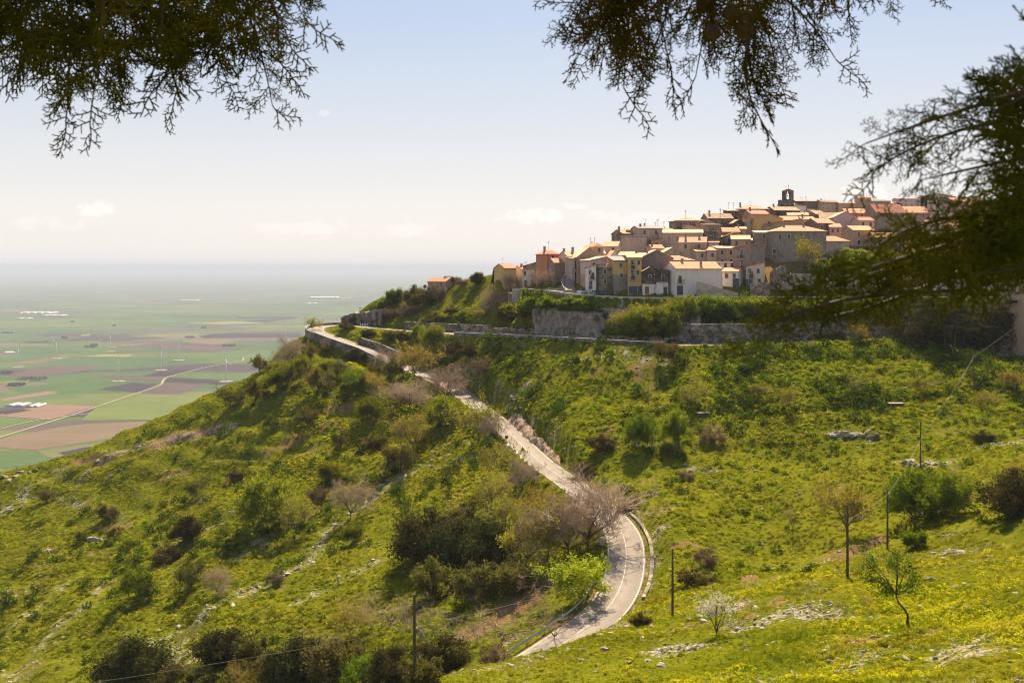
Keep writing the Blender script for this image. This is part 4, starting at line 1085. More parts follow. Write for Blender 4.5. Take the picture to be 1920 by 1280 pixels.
 (1330,1352,455,478,0.9,'s',-8,6,'pink','orange',(1,1),"small pink house with an orange roof left of the tower house",0,0),
 (1404,1428,452,476,1.0,'s',-6,6,'cream','pale',(1,1),"cream house with a pale roof beside the stained lower wing",1,0),
 (1500,1530,412,430,1.3,'g',6,7,'cream','pale',(1,1),"cream house with a pale roof between the mossy roofs",1,1),
 (1556,1582,426,448,1.3,'g',-8,7,'greige','orange',(2,1),"greige house with an orange roof under the purple grey gable",0,0),
 (1606,1640,414,440,1.4,'g',8,7,'cream','red',(2,1),"cream house with a red roof left of the large grey house",1,0),
 (1240,1266,441,462,0.9,'s',0,6,'stone','mossy',(1,1),"rough stone house peering over the long pale building",0,1),
 (1382,1404,430,450,1.0,'s',-10,6,'tan','orange',(1,1),"tan house with an orange roof above the middle gable",1,0),
]
for h in HOUSES:
    lab = h[11]; kw = {}
    if lab.startswith("block with an ochre"): kw = dict(lower='stained', lowfrac=0.62)
    if lab.startswith("tall yellow"): kw = dict(balc=((0.35,3.3),(0.35,6.5)), doors=((0.2,'d'),(0.5,'d'),(0.85,'d')), lower='tan', lowfrac=0.3)
    if lab.startswith("small dark gabled"): kw = dict(lower='white', lowfrac=0.52, balc=((0.5,3.1),), doors=((0.3,'wood'),))
    if lab.startswith("little dark house"): kw = dict(lower='white', lowfrac=0.55, balc=((0.55,3.2),), doors=((0.75,'d'),))
    if lab.startswith("big white corner"): kw = dict(doors=((0.08,'wide'),(0.62,'wide')), balc=((0.08,4.2),))
    if lab.startswith("small white house with an orange roof right"): kw = dict(doors=((0.85,'wide'),))
    if lab.startswith("cream house with two chimneys"): kw = dict(doors=((0.2,'wide'),), balc=((0.3,3.4),))
    if lab.startswith("tall stained house"): kw = dict(balc=((0.5,3.2),(0.55,6.6)))
    if lab.startswith("narrow tall house with stacked"): kw = dict(balc=((0.5,3.2),(0.5,6.2)), doors=((0.5,'d'),))
    if lab.startswith("narrow white fronted"): kw = dict(balc=((0.7,3.4),), doors=((0.5,'d'),))
    if lab.startswith("long pink"): kw = dict(lower='tan', lowfrac=0.5, doors=((0.2,'d'),(0.6,'wood')))
    if lab.startswith("bright ochre gabled"): kw = dict(balc=((0.5,3.0),))
    if lab.startswith("white house with a red roof"): kw = dict(doors=((0.3,'d'),))
    r = house(*h[:12], chim=h[12], ant=h[13], **kw)
    if lab.startswith("long pale building"):
        w_ = (h[1]-h[0])/FPX*r.location.y*0.97
        for fx in (0.08, 0.25, 0.42):
            x = -w_/2+w_*fx; z = -(448-HORIZON)/FPX*r.location.y-r.location.z
            pts = [(x-0.45,z-0.7),(x+0.45,z-0.7),(x+0.45,z+0.3),(x+0.25,z+0.7),(x,z+0.85),(x-0.25,z+0.7),(x-0.45,z+0.3)]
            MB().add([(a,-4.55,b) for a, b in pts]+[(a,-4.4,b) for a, b in pts], [tuple(range(7))]+[(k,k+7,(k+1)%7+7,(k+1)%7) for k in range(7)]).build("niche", M['chimney'], r)
    if lab.startswith("large stained"):
        w_ = (h[1]-h[0])/FPX*r.location.y
        for u_, v_ in ((1462,445),(1478,445),(1451,472)):
            window_parts(r, (u_-1500)/FPX*r.location.y, -(v_-HORIZON)/FPX*r.location.y-r.location.z, 0.9, 1.5, -6.0)
    if lab.startswith("low greige house with an arched"):
        w_ = (h[1]-h[0])/FPX*r.location.y; z0 = -(474-HORIZON)/FPX*r.location.y-r.location.z
        pts = [(-3+2.2*math.cos(a), z0+2.6*math.sin(a)) for a in np.linspace(0, math.pi, 9)]
        MB().add([(a,-4.08,b) for a, b in pts]+[(a,-3.9,b) for a, b in pts], [tuple(range(9))[::-1]]+[(k,k+9,(k+1)%9+9,(k+1)%9) for k in range(9)]).build("arch", WALLM['cream'], r)
    if lab.startswith("tall orange"):
        balcony_part(r, -1.2, 1.0, 2.0, -4.0)

# the bell gable on top of the village
def bell_gable():
    c = hit(1478, 402); Y = c.y
    px = lambda u, v: ((u-960)/FPX*Y-cx, -(v-HORIZON)/FPX*Y)
    cx = (1477-960)/FPX*Y
    root = empty("bell_tower", (cx, Y, c.z)); tag(root, "dark stone bell tower with an open belfry arch on top of the village", "bell tower")
    z = lambda v: -(v-HORIZON)/FPX*Y-c.z
    k = Y/FPX
    t = 1.2
    m = MB()
    # pierced front: two piers, sill, lintel, a small round hole's surround and the gable top
    hw = 10.2*k
    m.box(-hw, -3.0*k, -t, t, z(374), z(359)); m.box(3.0*k, hw, -t, t, z(374), z(359))
    m.box(-hw, hw, -t, t, -2, z(374)-0.003)
    m.add([(-hw,-t,z(361.0)+0.003),(hw,-t,z(361.0)+0.003),(hw,t,z(361.0)+0.003),(-hw,t,z(361.0)+0.003),(0,-t,z(356.6)),(0,t,z(356.6))], [(0,1,4),(3,5,2),(0,3,2,1),(0,4,5,3),(1,2,5,4)]) if False else None
    m.box(-3.0*k+0.003, -1.6*k, -t+0.05, t-0.05, z(363.5), z(359)); m.box(1.6*k, 3.0*k-0.003, -t+0.05, t-0.05, z(363.5), z(359))
    m.box(-hw, hw, -t-0.02, t+0.02, z(359)+0.004, z(358.2))
    m.build("belfry", WALLM['dark'], root)
    MB().add([(-hw-0.3,-t-0.3,z(358.2)+0.01),(hw+0.3,-t-0.3,z(358.2)+0.01),(hw+0.3,t+0.3,z(358.2)+0.01),(-hw-0.3,t+0.3,z(358.2)+0.01),(0,-t-0.3,z(354)),(0,t+0.3,z(354))],
             [(0,1,4),(2,3,5),(0,3,2,1),(0,4,5,3),(1,2,5,4)]).build("roof", ROOF['brown'], root)
    prof = [(0.0,0.62),(0.18,0.60),(0.30,0.42),(0.36,0.12),(0.50,0.0)]
    b = MB(); n = 10; vs = []
    for r_, h_ in prof: vs += [(r_*math.cos(2*math.pi*q/n), r_*math.sin(2*math.pi*q/n), z(368)+h_) for q in range(n)]
    b.add(vs, [(i*n+q, (i+1)*n+q, (i+1)*n+(q+1)%n, i*n+(q+1)%n) for i in range(len(prof)-1) for q in range(n)]); b.tube([(0,0,z(368)+0.55),(0,0,z(363.4))], 0.05, 5); b.build("bell", M['iron'], root)
    cr = MB().tube([(0.6,0,z(354.5)),(0.6,0,z(346))], 0.07, 5); cr.box(0.2,1.0,-0.06,0.06,z(349),z(348.3)); cr.build("cross", M['iron'], root)
    MB().box(-hw-3.5*k*2, -hw-0.01, -1.0, 1.5, -2, z(375)).build("side_wall", WALLM['dark'], root)
bell_gable()

# white board with faded writing on the garden wall
def wall_board():
    p = W(1751, 535, 296.6)
    root = empty("wall_board", p); tag(root, "large pale board with faded dark lettering on the garden wall", "sign")
    MB().box(-3.1,3.1,-0.12,0.02,-1.35,1.35).build("panel", plain_mat("faded_white_panel", (0.60,0.60,0.62), 0.7, 0.12, 0.8), root)
    ink = plain_mat("faded_ink", (0.10,0.10,0.16), 0.8, 0.3, 2)
    t = MB()
    for x, segs in ((-1.0, [(-0.25,-0.5,-0.12,0.5),(0.12,-0.5,0.25,0.5),(-0.12,-0.5,0.12,-0.36)]), (-0.2, [(-0.06,-0.5,0.08,0.5)]), (0.6, [(-0.25,-0.5,-0.1,0.5),(-0.1,0.36,0.25,0.5),(-0.1,-0.5,0.25,-0.36)]), (1.5, [(-0.25,-0.5,-0.1,0.5),(-0.1,0.36,0.25,0.5),(-0.1,0.0,0.15,0.12)])):
        for a, b, c, d in segs: t.box(x+a, x+c, -0.14, -0.121, b-0.2, d-0.2)
    t.build("lettering", ink, root)
wall_board()

# concrete apartment block at the right edge
def tower_block():
    c = hit(1935, 700); Y = 247.0
    k = Y/FPX
    root = empty("apartment_block", ((1970-960)*k, Y+7, -(705-HORIZON)*k), math.radians(6)); tag(root, "beige concrete apartment block cut off by the right edge", "apartment block")
    H = (705-470)*k
    MB().box(-5.2,7,-7,7,-4,H).build("wall", WALLM['tan'], root)
    MB().box(-5.6,7.4,-7.4,7.4,H+0.004,H+0.5).build("roof", ROOF['slate'], root)
    for z_ in range(1, 10):
        MB().box(-5.25,7.05,-7.06,-7.003,z_*3.1-0.15,z_*3.1+0.1).build("storey_band", M['shutter'], root)
    for z_ in range(9):
        for x in (-3.9, 0.0, 3.6): window_parts(root, x, z_*3.1+1.7, 1.3, 1.4, -7.0)
    MB().box(-9.5,-5.3,-6.5,-3.5,-4,2.6).build("porch", WALLM['tan'], root)
tower_block()
# ------------------------------------------------------------------ plants: prototypes
M['bark'] = plain_mat("grey_brown_bark", (0.105,0.08,0.062), 0.95, 0.35, 3)
M['dark_bark'] = plain_mat("dark_bark", (0.05,0.036,0.028), 0.95, 0.35, 3)
M['twig'] = plain_mat("bare_twigs", (0.36,0.25,0.165), 0.95, 0.3, 0.8, obj_var=0.2)
M['twig_pink'] = plain_mat("reddish_twigs", (0.31,0.205,0.15), 0.95, 0.3, 0.8, obj_var=0.15)
LEAF = {
 'bud': leaf_mat("budding_leaves", (0.18,0.16,0.015), (0.32,0.265,0.022), 0.42, 0.5),
 'leafy': leaf_mat("fresh_leaves", (0.085,0.12,0.005), (0.21,0.23,0.008), 0.45, 0.5),
 'vivid': leaf_mat("vivid_spring_leaves", (0.17,0.25,0.010), (0.30,0.36,0.018), 0.5, 0.6, obj_var=0.1),
 'olive': leaf_mat("olive_leaves", (0.07,0.066,0.010), (0.15,0.13,0.018), 0.35, 0.6),
 'dark': leaf_mat("evergreen_leaves", (0.028,0.029,0.008), (0.105,0.092,0.022), 0.22, 0.9),
 'pine': leaf_mat("pine_needles", (0.028,0.034,0.010), (0.095,0.09,0.026), 0.25, 0.5),
 'blossom': leaf_mat("white_blossom", (0.55,0.50,0.42), (0.75,0.70,0.62), 0.3, 1.0, obj_var=0.05, hue_var=0.0),
 'straw': leaf_mat("dry_brown_leaves", (0.10,0.07,0.038), (0.20,0.14,0.075), 0.3, 0.8),
}
def seg_mesh(segs, k=4):
    """Prisms for an array of branch segments: rows of x0 y0 z0 x1 y1 z1 r0 r1."""
    s = np.asarray(segs, float); a, b = s[:, :3], s[:, 3:6]
    t = b-a; t /= np.maximum(np.linalg.norm(t, axis=1, keepdims=True), 1e-9)
    ref = np.where(np.abs(t[:, 2:3]) < 0.9, np.array([[0,0,1.0]]), np.array([[1.0,0,0]]))
    u = np.cross(t, ref); u /= np.linalg.norm(u, axis=1, keepdims=True); w = np.cross(t, u)
    n = len(s); V = np.zeros((n, 2*k, 3))
    for j in range(k):
        c, d = math.cos(2*math.pi*j/k), math.sin(2*math.pi*j/k)
        o = u*c+w*d
        V[:, j] = a+o*s[:, 6:7]; V[:, k+j] = b+o*s[:, 7:8]
    base = np.arange(n)[:, None]*2*k
    F = np.concatenate([np.concatenate([base+j, base+(j+1)%k, base+k+(j+1)%k, base+k+j], 1) for j in range(k)])
    return V.reshape(-1, 3), F
def quads_mesh(C, size, rng, flat=0.0, aspect=0.6):
    """Leaf-sized four-cornered faces at the points C, turned every way."""
    n = len(C); d = rng.normal(size=(n, 3)); d[:, 2] *= (1-flat); d /= np.linalg.norm(d, axis=1, keepdims=True)
    e = rng.normal(size=(n, 3)); e -= d*(d*e).sum(1, keepdims=True); e /= np.maximum(np.linalg.norm(e, axis=1, keepdims=True), 1e-9)
    s = (size*(0.6+0.8*rng.random(n)))[:, None]
    V = np.stack([C-d*s*0.5, C+e*s*aspect*0.5, C+d*s*0.5, C-e*s*aspect*0.5], 1)
    return V.reshape(-1, 3), np.arange(4*n).reshape(n, 4)
def grow(rng, H, trunk=0.3, limbs=5, spread=0.9, sub=5, twigs=6, levels=3, r0=0.03, up=0.25, crook=0.25, lean=(0,0), flat_top=0.0):
    segs = [[], []]; tips = []
    def branch(p, d, L, r, lev):
        n = 4 if lev < 2 else 3
        pts = [np.array(p)]; d = np.array(d, float)
        for i in range(n):
            d = d+rng.normal(size=3)*crook*(0.6 if lev == 0 else 1)*0.6
            d[2] += up*0.35*(lev > 0)
            d /= np.linalg.norm(d)
            q = pts[-1]+d*L/n
            ra, rb = r*(1-0.6*i/n), r*(1-0.6*(i+1)/n)
            segs[0 if lev < 2 else 1].append((*pts[-1], *q, ra, rb))
            pts.append(q)
        if lev >= levels:
            tips.extend(pts[1:]); return
        m = limbs if lev == 0 else (sub if lev == 1 else twigs)
        for k in range(m):
            t = (0.75+0.25*rng.random()) if lev == 0 else (0.3+0.7*(k+rng.random())/m)
            f = min(t*n, n-1e-6); i = int(f); b = pts[i]+(pts[i+1]-pts[i])*(f-i)
            if lev == 0:
                az = 2*math.pi*(k+rng.random()*0.7)/m; el = spread*(0.6+0.5*rng.random())
                nd = np.array([math.cos(az)*math.sin(el), math.sin(az)*math.sin(el), math.cos(el)])
                nl = H*(1-trunk)*(0.75+0.4*rng.random())
            else:
                v = rng.normal(size=3); v -= d*(v@d); v /= np.linalg.norm(v)+1e-9
                nd = d*0.55+v*0.75; nl = L*(0.42+0.25*rng.random())
            branch(b, nd, nl, max(r*(0.62 if lev == 0 else 0.5), 0.017*H/6), lev+1)
    branch((0,0,-0.25), (lean[0], lean[1], 1), H*trunk+0.25, r0*H, 0)
    return segs, np.array(tips)
PROTO = {}
def unit(segs, tips, H):
    """Scale everything so that the plant is exactly H tall."""
    top = max(max(s[5] for s in segs[0]+segs[1]), 0.1); k = H/top
    f = lambda L: [tuple(np.array(s)*k) for s in L]
    return [f(segs[0]), f(segs[1])], tips*k
def proto_tree(key, seed, H=6.0, twig_mat=None, leaf=None, nleaf=0, lsize=0.3, lscatter=0.3, bark='bark', **kw):
    rng = np.random.default_rng(seed)
    segs, tips = unit(*grow(rng, H, **kw), H)
    tv, tf = seg_mesh(segs[0], 5)
    trunk = mesh_np("trunk", tv, tf, [M[bark]])
    cv, cf, mi, mats = [], [], [], []
    off = 0
    if segs[1]:
        v, f = seg_mesh(segs[1], 3); cv.append(v); cf.append(np.concatenate([f], 0)); mats.append(M[twig_mat or bark]); mi.append(np.zeros(len(f), int)); off = len(v)
    if leaf and nleaf:
        C = tips[rng.integers(0, len(tips), nleaf)]+rng.normal(size=(nleaf, 3))*lscatter
        C[:, 2] = np.maximum(C[:, 2], 0.15)
        v, f = quads_mesh(C, lsize, rng); cv.append(v); cf.append(f+off); mats.append(LEAF[leaf]); mi.append(np.full(len(f), len(mats)-1))
    crown = mesh_np("crown", np.concatenate(cv), np.concatenate(cf), mats, mat_idx=np.concatenate(mi))
    PROTO.setdefault(key, []).append((trunk, crown, H))
def proto_bush(key, seed, leaf, n=2200, lsize=0.28, H=3.0, lobes=20, squash=0.8, twig=None, inner=0.35, wide=1.0):
    """A shrub: leaf-sized faces on a cluster of uneven lobes, open between them, over a few stems."""
    rng = np.random.default_rng(seed)
    cs = []
    for k in range(lobes):
        a, r = rng.random()*2*math.pi, H*0.56*wide*rng.random()**0.6
        z = H*(0.12+0.68*rng.random()**1.2*(1-0.55*r/(H*0.56*wide)))
        cs.append((r*math.cos(a), r*math.sin(a), z, H*(0.08+0.17*rng.random()**1.5)))
    cs = np.array(cs)
    w = cs[:, 3]**2; pick = rng.choice(lobes, n, p=w/w.sum())
    d = rng.normal(size=(n, 3)); d /= np.linalg.norm(d, axis=1, keepdims=True)
    d[:, 2] = np.where(rng.random(n) < 0.65, np.abs(d[:, 2]), d[:, 2])
    rad = cs[pick, 3]*(inner+(1-inner)*rng.random(n)**0.4)*(1+0.38*rng.normal(size=n).clip(-1.5, 2.4))
    C = cs[pick, :3]+d*rad[:, None]; C[:, 2] = np.maximum(C[:, 2]*squash/0.8, 0.03)
    C[:, 2] *= H/C[:, 2].max()
    v, f = quads_mesh(C, lsize, rng)
    segs = []
    for c in cs: segs.append((0,0,-0.3, c[0]*0.5, c[1]*0.5, c[2]*0.5, 0.05*H/3, 0.03*H/3)); segs.append((c[0]*0.5, c[1]*0.5, c[2]*0.5, c[0], c[1], c[2], 0.03*H/3, 0.01))
    if twig:
        for i in range(n//6):
            p = C[rng.integers(n)]; q = p+rng.normal(size=3)*0.25*H/3; segs.append((*(p*0.8), *q, 0.012, 0.005))
    sv, sf = seg_mesh(segs, 3)
    stem = mesh_np("stems", sv, sf, [M[twig or 'dark_bark']])
    fol = mesh_np("foliage", v, f, [LEAF[leaf]])
    PROTO.setdefault(key, []).append((stem, fol, H))
for s in range(3):
    proto_tree('bare', 100+s, twig_mat='twig', trunk=0.22, limbs=8, spread=1.0, sub=8, twigs=7, levels=4, r0=0.024, up=0.15)
    proto_tree('barepink', 110+s, twig_mat='twig_pink', trunk=0.14, limbs=8, spread=1.05, sub=7, twigs=6, levels=3, r0=0.018, up=0.1)
    proto_tree('bud', 120+s, twig_mat='twig', leaf='bud', nleaf=2600, lsize=0.22, lscatter=0.18, trunk=0.25, limbs=6, spread=0.9, sub=6, twigs=6, levels=3, r0=0.024, up=0.25)
    proto_tree('olive', 130+s, twig_mat='twig', leaf='olive', nleaf=5200, lsize=0.26, lscatter=0.24, trunk=0.28, limbs=6, spread=1.0, sub=6, twigs=5, levels=3, r0=0.03, up=0.15, crook=0.4, bark='dark_bark')
    proto_tree('leafy', 140+s, twig_mat='bark', leaf='leafy', nleaf=9000, lsize=0.28, lscatter=0.32, trunk=0.2, limbs=7, spread=0.95, sub=6, twigs=5, levels=3, r0=0.022, up=0.2)
    proto_bush('green', 150+s, 'leafy', 5000, 0.24)
    proto_bush('ever', 160+s, 'dark', 15000, 0.17, H=4.0, lobes=34, squash=1.0)
    proto_bush('brown', 170+s, 'straw', 2600, 0.18, twig='twig_pink')
    proto_bush('dull', 180+s, 'olive', 5000, 0.22, twig='twig')
for s in range(2):
    proto_tree('thin', 190+s, twig_mat='twig', leaf='bud', nleaf=450, lsize=0.18, lscatter=0.15, trunk=0.3, limbs=4, spread=0.6, sub=5, twigs=5, levels=3, r0=0.016, up=0.35)
    proto_tree('vivid', 195+s, twig_mat='bark', leaf='vivid', nleaf=8000, lsize=0.27, lscatter=0.30, trunk=0.16, limbs=7, spread=0.95, sub=6, twigs=5, levels=3, r0=0.018)
def proto_pine(seed, H=12.0):
    rng = np.random.default_rng(seed); segs = []; C = []
    p = np.array([0,0,-0.4]); d = np.array([rng.normal()*0.12, rng.normal()*0.12, 1.0])
    for i in range(8):
        q = p+d/np.linalg.norm(d)*H*0.95/8; segs.append((*p, *q, 0.26*(1-0.09*i), 0.26*(1-0.09*(i+1)))); p = q; d[:2] += rng.normal(size=2)*0.08
        if i >= 3:
            for k in range(5):
                az = rng.random()*6.283; L = H*(0.36-0.028*(i-3))*(0.7+0.5*rng.random())
                e = q+np.array([math.cos(az)*L, math.sin(az)*L, L*0.12]); segs.append((*q, *e, 0.07, 0.025))
                for t in np.linspace(0.3, 1, 6):
                    c = q+(e-q)*t
                    C.append(c+rng.normal(size=(46, 3))*np.array([0.6,0.6,0.22])*(1.15-0.4*t))
    C = np.concatenate(C); v, f = quads_mesh(C, 0.34, rng, 0.2, 0.35); sv, sf = seg_mesh(segs, 5)
    PROTO.setdefault('pine', []).append((mesh_np("trunk", sv, sf, [M['dark_bark']]), mesh_np("crown", v, f, [LEAF['pine']]), H))
for s in range(3): proto_pine(200+s)
def proto_conifer(seed, H=7.0):
    rng = np.random.default_rng(seed); C = []; segs = [(0,0,-0.3,0,0,H*0.95,0.14,0.02)]
    for z in np.linspace(0.08, 1, 22):
        R = H*0.3*(1-z)**0.8
        for k in range(9):
            az = rng.random()*6.283; t = rng.random(26)[:, None]
            C.append(np.array([[0,0,z*H]])+t*np.array([[math.cos(az)*R, math.sin(az)*R, -0.18*R]])+rng.normal(size=(26,3))*0.13)
    C = np.concatenate(C); v, f = quads_mesh(C, 0.25, rng); sv, sf = seg_mesh(segs, 5)
    PROTO['conifer'] = [(mesh_np("trunk", sv, sf, [M['dark_bark']]), mesh_np("crown", v, f, [LEAF['pine']]), H)]
proto_conifer(210)

NAMES = {'bare': ("bare_tree","trunk","crown","tree"), 'barepink': ("bare_shrub","stems","crown","shrub"), 'bud': ("budding_tree","trunk","crown","tree"), 'olive': ("almond_tree","trunk","crown","tree"),
    'leafy': ("leafy_tree","trunk","crown","tree"), 'green': ("green_shrub","stems","foliage","shrub"), 'ever': ("evergreen_shrub","stems","foliage","shrub"), 'brown': ("withered_bush","stems","foliage","bush"),
    'dull': ("olive_green_shrub","stems","foliage","shrub"), 'thin': ("thin_tree","trunk","crown","tree"), 'vivid': ("spring_tree","trunk","crown","tree"), 'pine': ("pine_tree","trunk","crown","tree"), 'conifer': ("conifer_tree","trunk","crown","tree")}
prng = random.Random(21)
def plant(kind, u, v, hpx, label, group=None, wide=1.0, at=None):
    p = at or hit(u, v)
    stem, top, H = prng.choice(PROTO[kind])
    h = hpx/FPX*p.y; k = h/H
    nm = NAMES[kind]
    root = empty(nm[0], (p.x, p.y, p.z-0.05), prng.uniform(0, 6.283))
    root.scale = (k*wide, k*wide, k)
    a = link_mesh(nm[1], stem, root); b = link_mesh(nm[2], top, root)
    return tag(root, label, nm[3], group)

